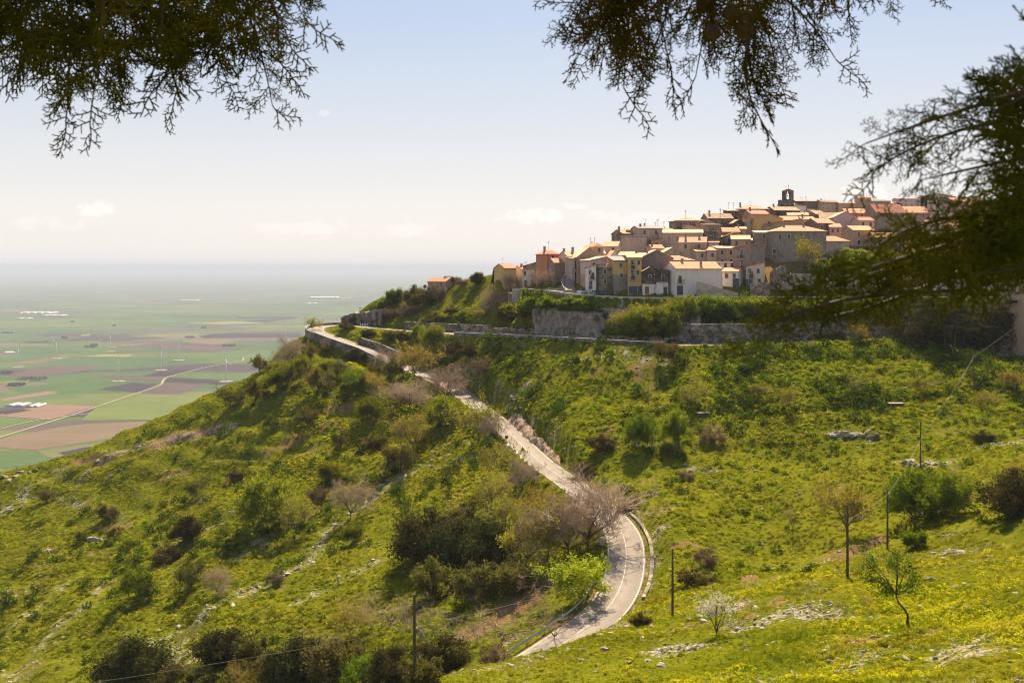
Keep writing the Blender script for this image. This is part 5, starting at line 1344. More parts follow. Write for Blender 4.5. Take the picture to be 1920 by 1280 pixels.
PLANTS = [
 ('olive',82,944,31,"small dark crowned tree with a long shadow alone near the left ridge"),
 ('olive',197,979,36,"leaning almond tree above the rocky ledge on the left slope",1.3),
 ('olive',211,1012,26,"little almond tree standing at the ledge with dark rocks"),
 ('leafy',262,1126,66,"tall green tree throwing the longest shadow on the lower left slope"),
 ('olive',359,1105,58,"sparse dark stemmed tree beside the pink twigged tree on the left slope"),
 ('bare',410,1115,58,"bare pinkish tree with a crooked stem above the pale scree strip"),
 ('ever',352,1011,52,"dark round evergreen bush beside a pink scree patch"),
 ('dull',312,1056,36,"olive green bush below the dark round evergreen bush"),
 ('olive',368,931,38,"spreading tree on the middle of the left slope under a rocky patch"),
 ('thin',425,922,30,"faint thin tree in the yellow scrub of the left slope"),
 ('thin',338,1218,36,"yellow green sapling at the lower edge of the pale scree, shorter of two"),
 ('thin',361,1212,44,"yellow green sapling at the lower edge of the pale scree, taller of two"),
 ('ever',248,1279,98,"broad brownish evergreen at bottom left behind the cable",1.15),
 ('ever',418,1243,74,"dark evergreen rising right of the two yellow green saplings",1.1),
 ('dull',467,1244,56,"grey green shrub leaning on the dark evergreen by the saplings"),
 ('dull',372,1285,40,"low olive shrub under the cable between two evergreens",1.5),
 ('bud',465,1295,60,"golden green bush at the bottom edge under the cable",1.4),
 ('ever',562,1283,104,"tall dark shrub at the bottom edge left of the pole"),
 ('dull',628,1284,92,"grey green shrub wedged between dark shrubs at the bottom"),
 ('leafy',683,1285,50,"bright green low bush at the bottom just left of the pole",1.3),
 ('bud',655,1192,70,"dull budding thicket left of the purple twigged thicket",1.3),
 ('barepink',733,1172,80,"large purple twigged thicket behind the left utility pole",1.4),
 ('barepink',790,1190,70,"smaller purple twigged thicket just right of the left utility pole",1.2),
 ('ever',738,1279,84,"dark evergreen at the foot of the left utility pole"),
 ('ever',828,1256,76,"wide dark evergreen right of the left utility pole",1.2),
 ('brown',925,1245,45,"brown bush at the edge of the foreground slope beside the guard rail end"),
 ('ever',796,1050,116,"tallest black evergreen in the shady clump left of the bend"),
 ('ever',856,1062,104,"black evergreen in the middle of the shady clump left of the bend"),
 ('ever',922,1068,100,"brownish black evergreen at the right of the shady clump"),
 ('dull',815,1116,76,"grey green conical shrub in front of the black evergreens"),
 ('dull',893,1126,74,"pale conical shrub below the right black evergreen"),
 ('leafy',495,981,92,"big green tree in the middle of the left slope",1.1),
 ('bud',555,1003,80,"pale budding tree with forked stems right of the big green tree"),
 ('bare',658,972,94,"tall bare upright tree above the band of pale stones",0.9),
 ('brown',594,942,34,"round mauve bush left of the tall bare upright tree"),
 ('leafy',661,1018,40,"small leafy tree just below the tall bare upright tree"),
 ('brown',515,1097,34,"small brown bush on the edge of the pale scree strip"),
 ('bud',774,848,80,"yellow green tree with a dark trunk in the middle below the road"),
 ('olive',751,885,62,"slim tree with a long trunk next to the yellow green tree"),
 ('bare',768,767,64,"wide russet bare tree left of the road",1.5),
 ('bare',835,751,80,"bare grey tree standing against the bright road",1.05),
 ('bud',899,827,98,"tall half bare tree leaning over the road in the middle"),
 ('bare',925,826,56,"small curved bare tree at the edge of the road",0.9),
 ('bud',937,895,74,"tan budding tree left of the road with stone guard blocks",1.15),
 ('bud',921,951,74,"dull budding tree on the slope under the guard blocks",1.1),
 ('bare',1101,1030,160,"largest bare tree leaning over the lower bend of the road",1.2),
 ('bare',1066,1044,138,"second big bare tree behind the largest one at the bend",1.2),
 ('bud',1028,1050,122,"dense yellowish budding tree left of the big bare trees",1.0),
 ('bud',985,1062,96,"olive budding tree touching the black evergreens",1.1),
 ('vivid',1092,1126,82,"vivid lime green tree beside the guard rail at the bend",1.15),
 ('barepink',945,1198,80,"greyish purple bare thicket below the lime green tree",1.4),
 ('barepink',1040,1198,66,"thin dark stemmed shrub in front of the guard rail"),
 ('barepink',1018,1150,38,"small pink twigged bush below the lime green tree"),
 ('bud',585,619,26,"small rounded tree just outside the hairpin wall",1.3),
 ('bare',540,684,60,"bare tree on the skyline left of the hairpin wall"),
 ('olive',487,700,36,"small tree on the left skyline below the bare one"),
 ('olive',478,753,42,"round almond tree alone on the open left skyline slope"),
 ('olive',432,761,38,"dark spreading tree at the left end of the hillside orchard",1.4),
 ('leafy',522,731,46,"leafy tree in the hillside orchard right of the round almond tree"),
 ('olive',545,722,42,"dull tree in the second row of the hillside orchard"),
 ('olive',580,681,38,"almond tree right under the hairpin wall"),
 ('olive',612,664,24,"small almond tree touching the hairpin wall"),
 ('olive',594,738,54,"tall almond tree in the front of the hillside orchard"),
 ('olive',634,711,40,"bushy almond tree in the middle of the hillside orchard"),
 ('leafy',660,722,36,"bright leafy tree right in the hillside orchard"),
 ('leafy',675,743,48,"leafy tree at the lower right corner of the hillside orchard"),
 ('olive',741,708,44,"grey almond tree close to the road edge"),
 ('olive',700,712,34,"squat almond tree between the orchard and the road"),
 ('leafy',610,700,30,"small green tree behind the bushy almond tree"),
 ('leafy',566,700,34,"green tree between the wall and the second orchard row"),
 ('leafy',690,790,46,"leafy tree in the yellow scrub below the orchard"),
 ('ever',665,673,22,"dark bush at the end of the hairpin wall",1.5),
 ('ever',688,676,14,"little dark bush beside the road below the hairpin wall",1.5),
 ('bud',776,712,72,"big yellow budding tree over the road below the upper wall",1.25),
 ('bare',728,700,56,"bare tree overhanging the road left of the yellow budding tree",1.1),
 ('leafy',784,638,28,"bright green tree against the garden wall, smaller of two"),
 ('leafy',812,650,38,"bright green tree against the garden wall, larger of two"),
 ('green',718,583,28,"dark leafy shrub on the skyline above the rock outcrop"),
 ('green',742,568,30,"fresh green shrub on the skyline above the brown creepers"),
 ('brown',735,598,26,"russet creeper hanging at the left of the spur",1.3),
 ('brown',762,593,26,"russet creeper hanging at the middle of the spur",1.3),
 ('dull',775,566,34,"olive shrub on the skyline left of the small tan house"),
 ('dull',798,572,38,"dusky shrub in front of the small tan house"),
 ('brown',823,562,34,"brown leafless shrub right under the small tan house"),
 ('leafy',800,540,26,"pale green tree behind the left side of the small tan house"),
 ('dull',846,536,20,"dark shrub behind the right side of the small tan house",1.3),
 ('brown',868,536,18,"brown shrub on the crest right of the small tan house",1.4),
 ('ever',897,533,25,"dark round headed tree on the skyline left of the ochre house"),
 ('conifer',926,531,26,"small dark conifer touching the ochre house"),
 ('bare',962,553,48,"slim bare tree in front of the white house with red roof"),
 ('bare',934,592,64,"wide bare brown tree above the garden terraces",1.1),
 ('bare',1014,543,52,"bare tree in front of the orange house",1.1),
 ('brown',905,702,34,"dense rust brown bush on the green slope above the road"),
 ('dull',660,604,16,"grey shrub at the inner side of the hairpin bend",1.3),
 ('dull',650,618,16,"olive bush on the verge inside the hairpin bend",1.6),
 ('ever',692,630,15,"dark bush above the low verge wall, left of two",1.6),
 ('dull',730,636,18,"olive thicket above the low verge wall, right of two",1.6),
 ('dull',758,636,18,"olive thicket under the garden wall left of the bright green trees",1.5),
 ('dull',850,668,30,"shadowy thicket under the upper road wall",1.5),
 ('ever',880,668,26,"darkest thicket at the start of the upper road wall",1.5),
 ('dull',822,682,24,"olive thicket between the two road levels",1.5),
 ('dull',862,696,20,"lower olive thicket between the two road levels",1.5),
 ('bud',1292,770,72,"budding tree on the green slope with a dark trunk"),
 ('leafy',1264,832,62,"narrow dark leafed tree on the slope below the budding tree",0.7),
 ('brown',1335,833,32,"low brown bush right of the narrow dark leafed tree",1.4),
 ('bud',1478,768,46,"yellow green bush like tree in the middle of the right slope"),
 ('thin',1603,748,54,"thin bare sapling in the middle of the right slope"),
 ('bud',1727,737,42,"flat crowned yellow tree right of the thin sapling",1.2),
 ('thin',1521,662,30,"thin stem just under the tall grey wall"),
 ('bud',1850,765,38,"straggly yellow shrub near the right edge below the path",1.2),
 ('bud',1902,737,58,"golden green shrub in front of the apartment block",1.2),
 ('leafy',1713,986,104,"largest full green tree on the right slope beside a pole",1.0),
 ('leafy',1776,970,78,"lighter green tree joined to the largest green tree"),
 ('ever',1905,966,100,"dark bush cut by the right edge",1.1),
 ('bud',1589,1006,140,"tall sparse tree whose crown spreads behind the pole",0.8),
 ('green',1716,1029,40,"leafy shrub beneath the largest green tree"),
 ('thin',1618,1147,40,"tiny bare shrub in the flowers left of the leaning sapling"),
 ('thin',1486,1001,58,"spindly young tree in the open grass above the ditch"),
 ('brown',1325,1061,36,"round brown bush above the foreground slope"),
 ('dull',1305,1096,30,"spreading olive bush below the round brown bush",1.8),
 ('dull',1199,1176,32,"dark spiky bush at the brink of the foreground slope"),
 ('brown',1290,902,24,"brown bush beside a pale rock heap on the right slope"),
 ('thin',1216,760,52,"thin budding tree left on the right slope"),
 ('leafy',1196,840,62,"dark leafy tree with a long shadow above the rock cutting",0.8),
 ('dull',1130,842,30,"low shrub on top of the rock cutting",1.4),
 ('olive',1245,680,44,"crooked tree rooted at the end of the upper road wall"),
 ('dull',1100,890,26,"shrub at the upper side of the road near the bend",1.6),
 ('dull',1180,955,26,"shrub on the bank outside the lower bend",1.5),
 ('bud',1512,512,72,"yellow green tree in front of the large stained building",0.8),
 ('pine',1739,653,102,"dark pine with a double trunk, leftmost of the four pines"),
 ('pine',1775,660,98,"leaning pine right of the double trunk"),
 ('pine',1789,662,98,"straight pine in the middle of the row"),
 ('pine',1868,661,104,"broad dark pine next to the apartment block"),
 ('bare',1682,606,44,"pale flowering tree at the end of the hedge",1.1),
 ('green',1010,585,44,"green mound of shrubs left of the cliff",1.2),
 ('green',1028,582,34,"light green mound of shrubs at the corner of the cliff",1.2),
 ('green',985,600,34,"grassy shrub mound on the bank left of the cliff",1.8),
 ('dull',955,602,20,"low shrub in the garden terraces",1.8),
 ('bud',905,598,24,"pale yellow bush in the garden terraces",1.6),
 ('green',870,604,24,"green bush above the garden wall, right of two",1.4),
 ('dull',815,606,22,"dull bush above the garden wall, left of two",1.6),
 ('dull',850,590,20,"grey green shrub higher up in the garden terraces",1.8),
]
PLANTS += [
 ('bud',700,745,52,"yellowish tree just below the road beneath the hairpin wall"),
 ('bare',980,915,60,"bare brown tree between the guard blocks and the big bare tree",1.2),
 ('bud',955,1010,84,"olive yellow tree above the black evergreens",1.2),
 ('bud',1010,985,80,"budding tree left of the road just above the bend",1.2),
 ('dull',880,985,52,"olive thicket above the black evergreen clump",1.4),
 ('barepink',1005,1105,60,"dusky bare thicket between the black evergreens and the lime green tree",1.4),
 ('dull',960,1110,56,"grey olive thicket in the shade left of the lime green tree",1.3),
 ('barepink',870,1215,62,"reddish bare thicket right of the wide dark evergreen",1.2),
 ('dull',520,1275,52,"olive shrub filling the gap between the dark shrubs at the bottom",1.4),
 ('ever',330,1290,50,"low dark evergreen at the bottom edge under the cable",1.4),
 ('barepink',600,1225,56,"faded bare thicket above the dark shrubs at the bottom",1.4),
 ('dull',790,1285,54,"olive shrub at the foot of the utility pole, right side",1.3),
 ('olive',150,1018,24,"tiny tree left of the dark ledge rocks"),
 ('olive',640,842,40,"low tree in the yellow scrub under the orchard"),
 ('olive',575,800,40,"rounded tree alone below the hillside orchard"),
 ('dull',440,900,22,"round scrub bush on the upper left slope",1.3),
 ('leafy',620,905,44,"green tree above the round mauve bush"),
 ('dull',700,840,30,"scrub bush left of the slim tree with a long trunk",1.4),
 ('leafy',830,800,54,"green tree under the bare grey tree by the road",1.1),
 ('bud',1420,745,34,"small yellow green bush in the upper green slope",1.2),
 ('leafy',1250,850,20,"low green bush beside the narrow dark leafed tree",1.4),
 ('dull',1840,830,26,"grey bush among the stones near the right edge",1.4),
 ('bud',1905,905,50,"yellow green shrub above the dark bush at the right edge",1.2),
 ('thin',1790,905,40,"thin sapling behind the lighter green tree"),
 ('dull',1560,640,22,"bush below the right end of the tall grey wall",1.5),
 ('bud',1612,640,36,"yellow bush leaning against the tall grey wall"),
]
for row in PLANTS:
    plant(*row[:5], wide=row[5] if len(row) > 5 else 1.0)
def row_of(kind, label, group, spots, wide=1.2):
    for u, v, h in spots: plant(kind, u, v, h, label, group, wide*prng.uniform(0.85, 1.15))
row_of('green', "leafy shrub in the ivy green mass draped over the top of the cliff", "shrubs on top of the cliff", [(1040,583,22),(1058,584,28),(1076,585,30),(1094,586,30),(1108,588,24)], 1.3)
row_of('bud', "yellow green shrub in the tall thicket between the cliff and the bluff", "shrubs in the thicket below the street wall", [(1170,625,46),(1186,624,54),(1204,624,58),(1222,624,54),(1240,623,58),(1256,622,60)], 1.0)
row_of('leafy', "fresh green bush in the tall thicket between the cliff and the bluff", "bushes in the thicket below the street wall", [(1178,632,44),(1196,632,48),(1214,631,50),(1232,630,50),(1250,630,54),(1268,612,56)], 1.1)
row_of('leafy', "bright green shrub in the long hedge under the village street", "hedge shrubs under the village street", [(u, 597, h-6) for u, h in ((1290,48),(1316,44),(1342,56),(1368,46),(1394,44),(1420,46),(1446,40),(1472,44),(1500,40),(1528,44),(1556,42),(1584,46),(1612,44),(1640,46),(1662,40))], 1.2)
row_of('green', "green bush on the slope of gardens above the street behind the bough", "bushes in the gardens behind the bough", [(1530,512,26),(1556,510,30),(1585,508,34),(1612,506,36),(1640,506,34),(1670,504,36),(1700,504,34),(1730,504,36),(1760,503,40),(1788,502,40),(1815,500,38),(1840,498,36),(1868,498,38),(1895,496,36),(1600,488,26),(1660,484,26),(1780,484,30),(1830,480,28)], 1.3)
row_of('ever', "dark tree of the shady clump behind the pines", "dark trees behind the pines", [(1705,625,66),(1725,640,70),(1760,645,76),(1815,648,84),(1845,650,90),(1880,652,94)], 1.1)

# the two young trees close to the camera
LEAF['sapling'] = leaf_mat("sapling_leaves", (0.04,0.075,0.006), (0.10,0.15,0.010), 0.4, 1.5, obj_var=0.05)
def sapling():
    p = hit(1701, 1177); k = p.y/FPX
    rng = np.random.default_rng(5)
    root = empty("young_tree", p); tag(root, "young leaning tree with a bent dark trunk on the flowery slope", "tree")
    P = lambda u, v, y=0.0: np.array([(u-1701)*k, y, (1177-v)*k])
    stem = [P(1701,1183), P(1702,1155), P(1698,1146), P(1684,1130), P(1680,1115)]
    segs = [(*a, *b, 0.10*(1-0.13*i), 0.10*(1-0.13*(i+1))) for i, (a, b) in enumerate(zip(stem, stem[1:]))]
    tw, tips = [], []
    for u, v, y in ((1655,1090,0.5),(1625,1075,-0.6),(1640,1050,0.9),(1668,1045,-0.8),(1690,1055,0.6),(1708,1075,-0.4),(1715,1060,0.8),(1660,1115,0.3),(1620,1050,0.2),(1700,1085,-0.9)):
        q = P(u, v, y); m = (stem[-1]+q)/2+rng.normal(size=3)*0.18
        segs += [(*stem[-1], *m, 0.05, 0.03), (*m, *q, 0.03, 0.014)]
        for j in range(9):
            a = m+(q-m)*rng.random(); b = a+(q-m)*0.35+rng.normal(size=3)*0.42; tw.append((*a, *b, 0.011, 0.005)); tips += [a+(b-a)*t for t in (0.4, 0.7, 1.0)]
    tv, tf = seg_mesh(segs, 7); link_mesh("trunk", mesh_np("trunk", tv, tf, [M['dark_bark']]), root)
    tips = np.array(tips); C = tips[rng.integers(0, len(tips), 2900)]+rng.normal(size=(2900,3))*0.2
    cv, cf = quads_mesh(C, 0.14, rng); wv, wf = seg_mesh(tw, 3)
    link_mesh("crown", mesh_np("crown", np.concatenate([cv, wv]), np.concatenate([cf, wf+len(cv)]), [LEAF['sapling'], M['dark_bark']], mat_idx=[0]*len(cf)+[1]*len(wf)), root)
sapling()
def blossom_tree():
    p = hit(1344, 1194); H = 88*p.y/FPX
    rng = np.random.default_rng(9)
    segs, tips = unit(*grow(rng, H, trunk=0.12, limbs=5, spread=0.55, sub=5, twigs=5, levels=3, r0=0.022, up=0.3), H)
    root = empty("blossom_tree", p); tag(root, "small tree in white blossom with dark stems on the foreground slope", "tree")
    tv, tf = seg_mesh(segs[0], 6); link_mesh("trunk", mesh_np("trunk", tv, tf, [M['dark_bark']]), root)
    C = tips[rng.integers(0, len(tips), 1100)]+rng.normal(size=(1100,3))*0.07; cv, cf = quads_mesh(C, 0.14, rng); wv, wf = seg_mesh(segs[1], 3)
    link_mesh("crown", mesh_np("crown", np.concatenate([cv, wv]), np.concatenate([cf, wf+len(cv)]), [LEAF['blossom'], M['dark_bark']], mat_idx=[0]*len(cf)+[1]*len(wf)), root)
blossom_tree()

# ------------------------------------------------------------------ ground cover nobody could count
LEAF['grass'] = leaf_mat("meadow_grass", (0.13,0.168,0.004), (0.29,0.285,0.007), 0.5, 0.12, obj_var=0.4, hue_var=0.016, patches=(0.26,0.225,0.02))
LEAF['weed'] = leaf_mat("broad_weeds", (0.075,0.125,0.004), (0.225,0.26,0.005), 0.5, 0.15, obj_var=0.45, hue_var=0.014, patches=(0.15,0.175,0.006))
LEAF['deep'] = leaf_mat("fennel_clumps", (0.026,0.05,0.004), (0.085,0.12,0.005), 0.38, 0.15, obj_var=0.3, hue_var=0.015)
LEAF['spurge'] = leaf_mat("spurge_flowers", (0.30,0.29,0.012), (0.46,0.38,0.012), 0.5, 0.2, obj_var=0.3)
LEAF['flower'] = leaf_mat("yellow_petals", (0.60,0.50,0.010), (0.70,0.62,0.020), 0.4, 0.3, obj_var=0.15, hue_var=0.01)
LEAF['daisy'] = leaf_mat("white_petals", (0.62,0.56,0.46), (0.72,0.68,0.58), 0.3, 0.3, obj_var=0.1, hue_var=0.0)
def clump(seed, leaf, n, R, H, size, aspect=0.45, top=None, ntop=0, topsize=0.05):
    rng = np.random.default_rng(seed)
    d = rng.normal(size=(n, 3)); d[:, 2] = np.abs(d[:, 2]); d /= np.linalg.norm(d, axis=1, keepdims=True)
    C = d*np.array([R, R, H])*(0.35+0.65*rng.random((n, 1)))
    v, f = quads_mesh(C, size, rng, 0.0, aspect); mats = [LEAF[leaf]]; mi = [0]*len(f)
    if top:
        d = rng.normal(size=(ntop, 3)); d[:, 2] = np.abs(d[:, 2])+0.6; d /= np.linalg.norm(d, axis=1, keepdims=True)
        v2, f2 = quads_mesh(d*np.array([R, R, H])*(0.9+0.25*rng.random((ntop, 1))), topsize, rng, 0.0, 0.9)
        f = np.concatenate([f, f2+len(v)]); v = np.concatenate([v, v2]); mats.append(LEAF[top]); mi += [1]*len(f2)
    return bpy.data.objects.new("clump", mesh_np("clump", v, f, mats, mat_idx=mi))
def scatter(name, protos, pts, scales, tilt=0.25, rng=np.random.default_rng(33), label=None):
    """One object whose points each carry one of the prototypes."""
    coll = bpy.data.collections.new(name+"_kinds")
    for o in protos: coll.objects.link(o)
    me = bpy.data.meshes.new(name); n = len(pts)
    me.vertices.add(n); me.vertices.foreach_set("co", np.asarray(pts, np.float32).ravel())
    a = me.attributes.new("size", 'FLOAT', 'POINT'); a.data.foreach_set("value", np.asarray(scales, np.float32))
    r = np.stack([rng.normal(size=n)*tilt, rng.normal(size=n)*tilt, rng.random(n)*6.283], -1)
    a = me.attributes.new("turn", 'FLOAT_VECTOR', 'POINT'); a.data.foreach_set("vector", r.astype(np.float32).ravel())
    o = link_mesh(name, me)
    g = bpy.data.node_groups.new(name+"_scatter", 'GeometryNodeTree')
    g.interface.new_socket("Geometry", in_out='INPUT', socket_type='NodeSocketGeometry'); g.interface.new_socket("Geometry", in_out='OUTPUT', socket_type='NodeSocketGeometry')
    gi, go = g.nodes.new('NodeGroupInput'), g.nodes.new('NodeGroupOutput')
    ci = g.nodes.new('GeometryNodeCollectionInfo'); ci.inputs['Collection'].default_value = coll; ci.inputs['Separate Children'].default_value = True; ci.inputs['Reset Children'].default_value = True
    ip = g.nodes.new('GeometryNodeInstanceOnPoints'); ip.inputs['Pick Instance'].default_value = True
    s = g.nodes.new('GeometryNodeInputNamedAttribute'); s.data_type = 'FLOAT'; s.inputs['Name'].default_value = "size"
    t = g.nodes.new('GeometryNodeInputNamedAttribute'); t.data_type = 'FLOAT_VECTOR'; t.inputs['Name'].default_value = "turn"
    e = g.nodes.new('FunctionNodeEulerToRotation')
    L = g.links
    L.new(gi.outputs[0], ip.inputs['Points']); L.new(ci.outputs[0], ip.inputs['Instance']); L.new(t.outputs[0], e.inputs[0]); L.new(e.outputs[0], ip.inputs['Rotation']); L.new(s.outputs[0], ip.inputs['Scale']); L.new(ip.outputs[0], go.inputs[0])
    md = o.modifiers.new("scatter", 'NODES'); md.node_group = g
    return tag(o, label, None, None, 'stuff')
def field_pts(spacing, x0, x1, y0, y1, dens, seed, margin=120, road=3.9):
    """Jittered points over the slope, thinned by dens(x, y, u, v) and kept off roads and houses."""
    rng = np.random.default_rng(seed)
    X, Y = np.meshgrid(np.arange(x0, x1, spacing), np.arange(y0, y1, spacing))
    x = (X+rng.uniform(-0.5, 0.5, X.shape)*spacing).ravel(); y = (Y+rng.uniform(-0.5, 0.5, Y.shape)*spacing).ravel()
    u = 960+x/y*FPX; m = (u > -margin) & (u < 1920+margin); x, y, u = x[m], y[m], u[m]
    z = ground_z(x, y); v = HORIZON-z/y*FPX
    k = (v < 1280+margin) & (grid_at(D_LOW, x, y) > road) & (grid_at(D_VIL, x, y) > 4.2) & (grid_at(vill_mask, x, y) < 0.5)
    x, y, z, u, v = x[k], y[k], z[k], u[k], v[k]
    k = rng.random(len(x)) < dens(x, y, u, v)
    return np.stack([x[k], y[k], z[k]], -1), rng
rockat = lambda x, y: grid_at(ROCK, x, y)
soilat = lambda x, y: grid_at(SOIL, x, y)
bare = lambda x, y: np.clip(1-1.5*rockat(x, y)-1.0*soilat(x, y), 0.04, 1)
# short grass everywhere
pts, rg = field_pts(0.85, -215, 150, 42, 400, lambda x, y, u, v: (0.75+0.4*fbm(x/14, y/14, 3, 3))*bare(x, y)*np.where(y < 130, 0.3, 1.0), 1)
scatter("grass", [clump(300+i, 'grass', 34, 0.55, 0.34, 0.34, 0.35) for i in range(4)], pts, (0.5+0.8*rg.random(len(pts)))*(0.9+0.6*fbm(pts[:,0]/22, pts[:,1]/22, 3, 91)))
pts, rg = field_pts(0.37, -60, 60, 44, 135, lambda x, y, u, v: (0.62+0.5*fbm(x/6, y/6, 3, 7))*bare(x, y), 2)
scatter("grass", [clump(310+i, 'grass', 26, 0.26, 0.22, 0.2, 0.22) for i in range(4)], pts, (0.45+0.9*rg.random(len(pts)))*(0.95+0.8*fbm(pts[:,0]/8, pts[:,1]/8, 3, 92)))
# rank weeds and fennel on the big slope and the shady left side
midslope = lambda x, y, u, v: smooth01((u-860)/60)*smooth01((y-150)/40)*(0.25+0.75*smooth01((860-v)/140))
pts, rg = field_pts(1.25, -60, 150, 140, 330, lambda x, y, u, v: midslope(x, y, u, v)*(0.62+0.9*fbm(x/9, y/9, 3, 13))*bare(x, y), 3)
scatter("weeds", [clump(320+i, 'weed', 60, 0.75, 0.62, 0.34, 0.5) for i in range(4)], pts, 0.55+0.95*rg.random(len(pts))**1.5)
pts, rg = field_pts(2.0, -120, 150, 130, 330, lambda x, y, u, v: (0.16+0.55*midslope(x, y, u, v)*(v < 800)+0.10*(u < 860))*smooth01(0.35+1.6*fbm(x/11, y/11, 3, 19))*1.6*bare(x, y), 4)
scatter("undergrowth", [clump(330+i, 'deep', 90, 0.85, 0.95, 0.32, 0.45) for i in range(4)], pts, (0.5+1.5*rg.random(len(pts))**1.5)*(0.75+0.5*smooth01((pts[:,1]-190)/40)))
pts, rg = field_pts(1.5, -215, 0, 120, 400, lambda x, y, u, v: (u < 900)*(0.42+0.9*fbm(x/13, y/13, 3, 23))*bare(x, y), 5)
scatter("weeds", [clump(340+i, 'weed', 46, 0.6, 0.42, 0.3, 0.5) for i in range(4)], pts, 0.5+0.9*rg.random(len(pts)))
# flowering spurge on the upper left slope
spz = lambda u, v: smooth01((u-420)/160)*smooth01((980-u)/100)*smooth01((v-640)/40)*smooth01((1010-v)/160)
pts, rg = field_pts(0.95, -120, 10, 180, 370, lambda x, y, u, v: spz(u, v)*smooth01(0.25+2.0*fbm(x/10, y/10, 3, 29))*0.95+0.05*(u < 900)*smooth01(2*fbm(x/16, y/16, 2, 30)), 6)
scatter("yellow_spurge", [clump(350+i, 'weed', 34, 0.5, 0.42, 0.26, 0.5, 'spurge', 26, 0.2) for i in range(4)], pts, 0.55+0.75*rg.random(len(pts)))
# flowers on the near slope
flz = lambda x, y, u, v: smooth01((v-930)/200)*smooth01((u-1000)/300)*(y < 135)
pts, rg = field_pts(0.36, -30, 60, 44, 135, lambda x, y, u, v: flz(x, y, u, v)*smooth01(0.05+1.5*fbm(x/7, y/7, 3, 37)+0.75*smooth01((u-1450)/250)*smooth01((v-1080)/120))*0.62*bare(x, y), 7)
scatter("yellow_flowers", [clump(360+i, 'grass', 14, 0.2, 0.22, 0.17, 0.2, 'flower', 20, 0.06) for i in range(4)], pts, 0.6+0.8*rg.random(len(pts)))
pts, rg = field_pts(0.6, -30, 60, 44, 140, lambda x, y, u, v: smooth01((v-960)/100)*(y < 135)*smooth01(1.8*fbm(x/6, y/6, 3, 47)-0.2)*0.55, 8)
scatter("white_flowers", [clump(370+i, 'grass', 12, 0.2, 0.2, 0.16, 0.2, 'daisy', 12, 0.055) for i in range(3)], pts, 0.6+0.7*rg.random(len(pts)))
# creepers and weeds rooted in the walls and along their foot
def wall_pts(line, a, b, off, z0, z1, n, seed):
    rg = np.random.default_rng(seed); L = offset_line(line, off)[a:b]; out = []
    for _ in range(n):
        f = rg.random()*(len(L)-1.001); i = int(f); p = L[i].lerp(L[i+1], f-i)
        out.append((p.x+rg.normal()*0.15, p.y+rg.normal()*0.15, p.z+z0+(z1-z0)*rg.random()**1.6))
    return out
wp = []
wp += wall_pts(LOW, li(LOW,742,619,iH), li(LOW,1006,632,iH), -LOW_HALF-0.9, -0.3, 3.2, 150, 1)
wp += wall_pts(LOW, li(LOW,872,627,iH), li(LOW,1262,645,iH), LOW_HALF+0.95, -4.8, 0.2, 170, 2)
wp += wall_pts(LOW, li(LOW,1306,645,iH), li(LOW,1690,642,iH), -LOW_HALF-0.9, -0.5, 5.8, 190, 3)
wp += wall_pts(LOW, li(LOW,1006,632,iH), li(LOW,1306,645,iH), -LOW_HALF-0.7, -0.4, 1.6, 240, 4)
wp += wall_pts(LOW, li(LOW,1010,632,iH), li(LOW,1130,638,iH), -LOW_HALF-2.4, 0.5, 7.0, 60, 6)
wp += wall_pts(VIL, li(VIL,1042,545), li(VIL,1300,558), VIL_HALF+0.75, -4.6, -1.6, 190, 5)
wp += wall_pts(LOW, li(LOW,728,672,0,iH), li(LOW,655,643,0,iH), LOW_HALF+0.7, -0.2, 1.6, 50, 7)
wp += wall_pts(LOW, li(LOW,1056,896,0,iH), li(LOW,953,787,0,iH), LOW_HALF+1.2, -0.1, 2.6, 90, 8)
wp = np.array(wp); rg = np.random.default_rng(77)
scatter("wall_creepers", [clump(380+i, 'deep', 60, 0.6, 0.5, 0.3, 0.5) for i in range(2)]+[clump(384+i, 'weed', 50, 0.55, 0.5, 0.3, 0.5) for i in range(2)], wp, 0.3+0.8*rg.random(len(wp))**2, 0.8)
# loose stones
def stone_mesh(seed, sub=2):
    rng = np.random.default_rng(seed); bm = bmesh.new(); bmesh.ops.create_icosphere(bm, subdivisions=sub, radius=1.0)
    ax = np.array([1.0, 0.55+0.45*rng.random(), 0.42+0.3*rng.random()]); planes = rng.normal(size=(9, 3)); planes /= np.linalg.norm(planes, axis=1, keepdims=True)
    for v in bm.verts:
        p = np.array(v.co)
        for q in planes:
            e = p@q
            if e > 0.62: p = p-q*(e-0.62)*0.95
        p = p*ax*(1+0.07*rng.normal()); v.co = p
    me = bpy.data.meshes.new("stone"); bm.to_mesh(me); bm.free(); me.materials.append(M['boulder']); return me
STONES = [stone_mesh(400+i) for i in range(6)]
pts, rg = field_pts(0.62, -215, 110, 44, 400, lambda x, y, u, v: 0.8*smooth01((rockat(x, y)-0.2)*2.0)*smooth01(0.5+1.5*fbm(x/3, y/3, 2, 71))+0.07*(y < 135)*smooth01(0.4+1.6*fbm(x/5, y/5, 2, 72))+0.014, 9)
scatter("loose_stones", [bpy.data.objects.new("stone", s) for s in STONES], pts, (0.09+0.5*rg.random(len(pts))**3)*np.where(pts[:, 1] < 135, 0.6, 1.0), 0.5)

pts, rg = field_pts(0.3, -60, 60, 44, 135, lambda x, y, u, v: 0.55*smooth01((rockat(x, y)-0.3)*2.6), 10)
scatter("loose_stones", [bpy.data.objects.new("stone", s) for s in STONES], pts, 0.05+0.24*rg.random(len(pts))**2.2, 0.5)
